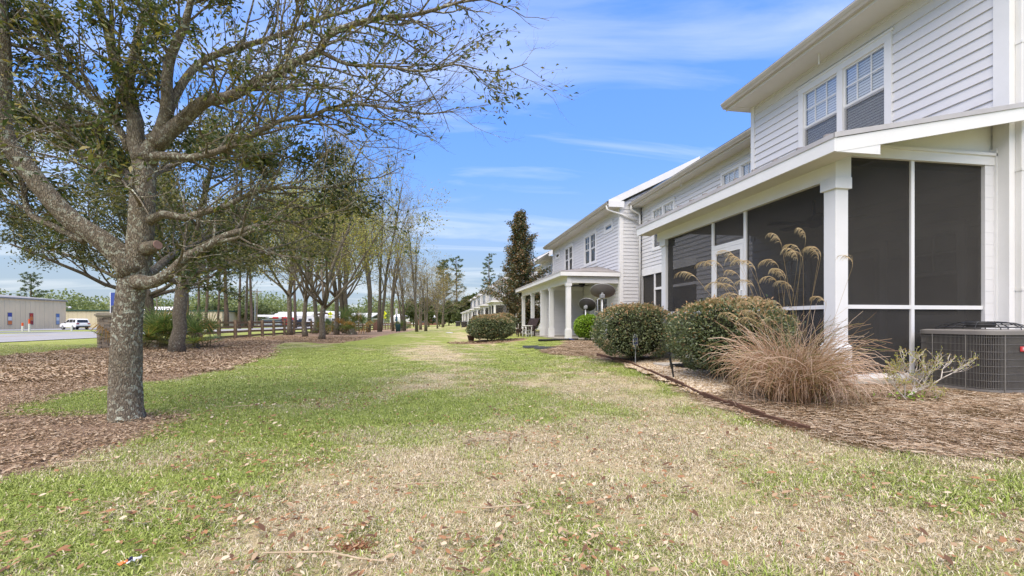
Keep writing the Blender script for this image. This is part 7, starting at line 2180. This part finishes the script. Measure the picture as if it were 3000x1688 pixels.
# ------------------------------------------------------------------ cars
def suv(name, label, loc, rz, paint, s=1.0):
    t = thing(name, label, 'car', loc, rz, None, s)
    # side profile along x (front at +x), lofted across y with tumblehome
    lower = [(-2.35, .42), (-2.42, .75), (-2.38, 1.02), (-1.9, 1.06), (1.05, 1.05), (2.05, .98), (2.36, .80), (2.40, .48), (2.2, .36), (-2.2, .36)]
    secs = [(-.97, .93), (-.90, 1.0), (.90, 1.0), (.97, .93)]
    V, F = [], []
    n = len(lower)
    for yy, k in secs:
        V += [(x * (k * .02 + .98), yy, .7 + (z - .7) * k) for x, z in lower]
    for j in range(3):
        F += [(j * n + i, j * n + (i + 1) % n, (j + 1) * n + (i + 1) % n, (j + 1) * n + i) for i in range(n)]
    F += [tuple(range(n))[::-1], tuple(range(3 * n, 4 * n))]
    m = MB(); m.add(V, F); m.build('body', paint, t, False, bevel=.05)
    cab = [(-2.25, 1.05), (-2.05, 1.62), (-1.85, 1.74), (.15, 1.76), (.45, 1.68), (1.15, 1.06)]
    m = MB(); n = len(cab); V = [(x, -.90 + .17 * max(0, z - 1.06) / .7, z) for x, z in cab] + [(x, .90 - .17 * max(0, z - 1.06) / .7, z) for x, z in cab]
    m.add(V, [tuple(range(n)), tuple(range(n, 2 * n))[::-1]] + [(i, n + i, n + (i + 1) % n, (i + 1) % n) for i in range(n)]); m.build('cabin', paint, t, False, bevel=.04)
    gl = pmat('car_glass', (0.02, 0.022, 0.025), (0.015, 0.016, 0.018), 2, .08, .6)
    for sy in (-1, 1):
        def gp(x, z): return (x, sy * (.905 - .17 * max(0, z - 1.06) / .7), z)
        for quad in ([(-2.0, 1.14), (-1.25, 1.14), (-1.25, 1.62), (-1.88, 1.60)], [(-1.17, 1.14), (-.25, 1.14), (-.25, 1.64), (-1.17, 1.63)], [(-.17, 1.14), (.88, 1.14), (.42, 1.58), (-.17, 1.64)]):
            P = [gp(*p) for p in quad]; Q = [(a, b - sy * .02, c) for a, b, c in P]
            mm = MB(); mm.add(P + Q, [(0, 1, 2, 3), (7, 6, 5, 4), (0, 4, 5, 1), (1, 5, 6, 2), (2, 6, 7, 3), (3, 7, 4, 0)]); mm.build('side_window', gl, t)
        for x in (-1.42, 1.48):
            wl_ = MB().lathe([(.30, -.12), (.36, -.09), (.36, .09), (.30, .12)], 24, (x, sy * .86, .36), (0, 1, 0)).build('wheel', M_BLACK, t, False, True)
            MB().lathe([(.23, -.015), (.21, .01), (.06, .0)], 16, (x, sy * .985, .36), (0, sy, 0)).build('rim', M_GALV, wl_)
            MB().lathe([(.42, -.02), (.42, .012), (.38, .014)], 24, (x, sy * .955, .40), (0, sy, 0)).build('wheel_arch', M_BLACK, t)
        MB().box(-2.425, -2.34, sy * .72 - .17, sy * .72 + .17, .86, 1.03).build('tail_light', pmat('tail_red', (0.35, 0.015, 0.015)), t)
        MB().box(2.30, 2.385, sy * .68 - .2, sy * .68 + .2, .72, .86).build('headlight', M_PWHITE, t)
        MB().obox((.72, sy * 1.0, 1.12), (.12, .2, .14)).build('mirror', M_BLACK, t, False, bevel=.02)
    mm = MB(); mm.hexa([(-2.235, -.72, 1.13), (-2.235, .72, 1.13), (-2.21, .72, 1.13), (-2.21, -.72, 1.13), (-2.085, -.64, 1.58), (-2.085, .64, 1.58), (-2.06, .64, 1.58), (-2.06, -.64, 1.58)]); mm.build('rear_window', gl, t)
    mm = MB(); mm.hexa([(1.13, -.70, 1.10), (1.13, .70, 1.10), (1.16, .70, 1.10), (1.16, -.70, 1.10), (.50, -.62, 1.66), (.50, .62, 1.66), (.53, .62, 1.66), (.53, -.62, 1.66)]); mm.build('windscreen', gl, t)
    MB().box(-2.45, -2.2, -.92, .92, .36, .58).build('rear_bumper', M_BLACK, t, False, bevel=.04)
    MB().box(2.2, 2.44, -.92, .92, .34, .55).build('front_bumper', M_BLACK, t, False, bevel=.04)
    MB().box(-2.432, -2.40, -.26, .26, .74, .88).build('number_plate', M_PWHITE, t)
    return t
M_CARW = pmat('car_white', (0.78, 0.78, 0.78), (0.76, 0.76, 0.76), 1, .25, .5)
suv('parked_car', 'white sport utility car parked beside the warehouses', (-58.3, 84.3, gh(-58, 84) + .03), R(148), M_CARW, 1.0)
q = at(880, 943, 113)
suv('parked_car', 'black car parked beside the red cargo trailer', (q.x, q.y, gh(q.x, q.y) + .02), R(60), pmat('car_black', (0.015, 0.015, 0.017), (0.012, 0.012, 0.014), 1, .2, .5), 1.0)
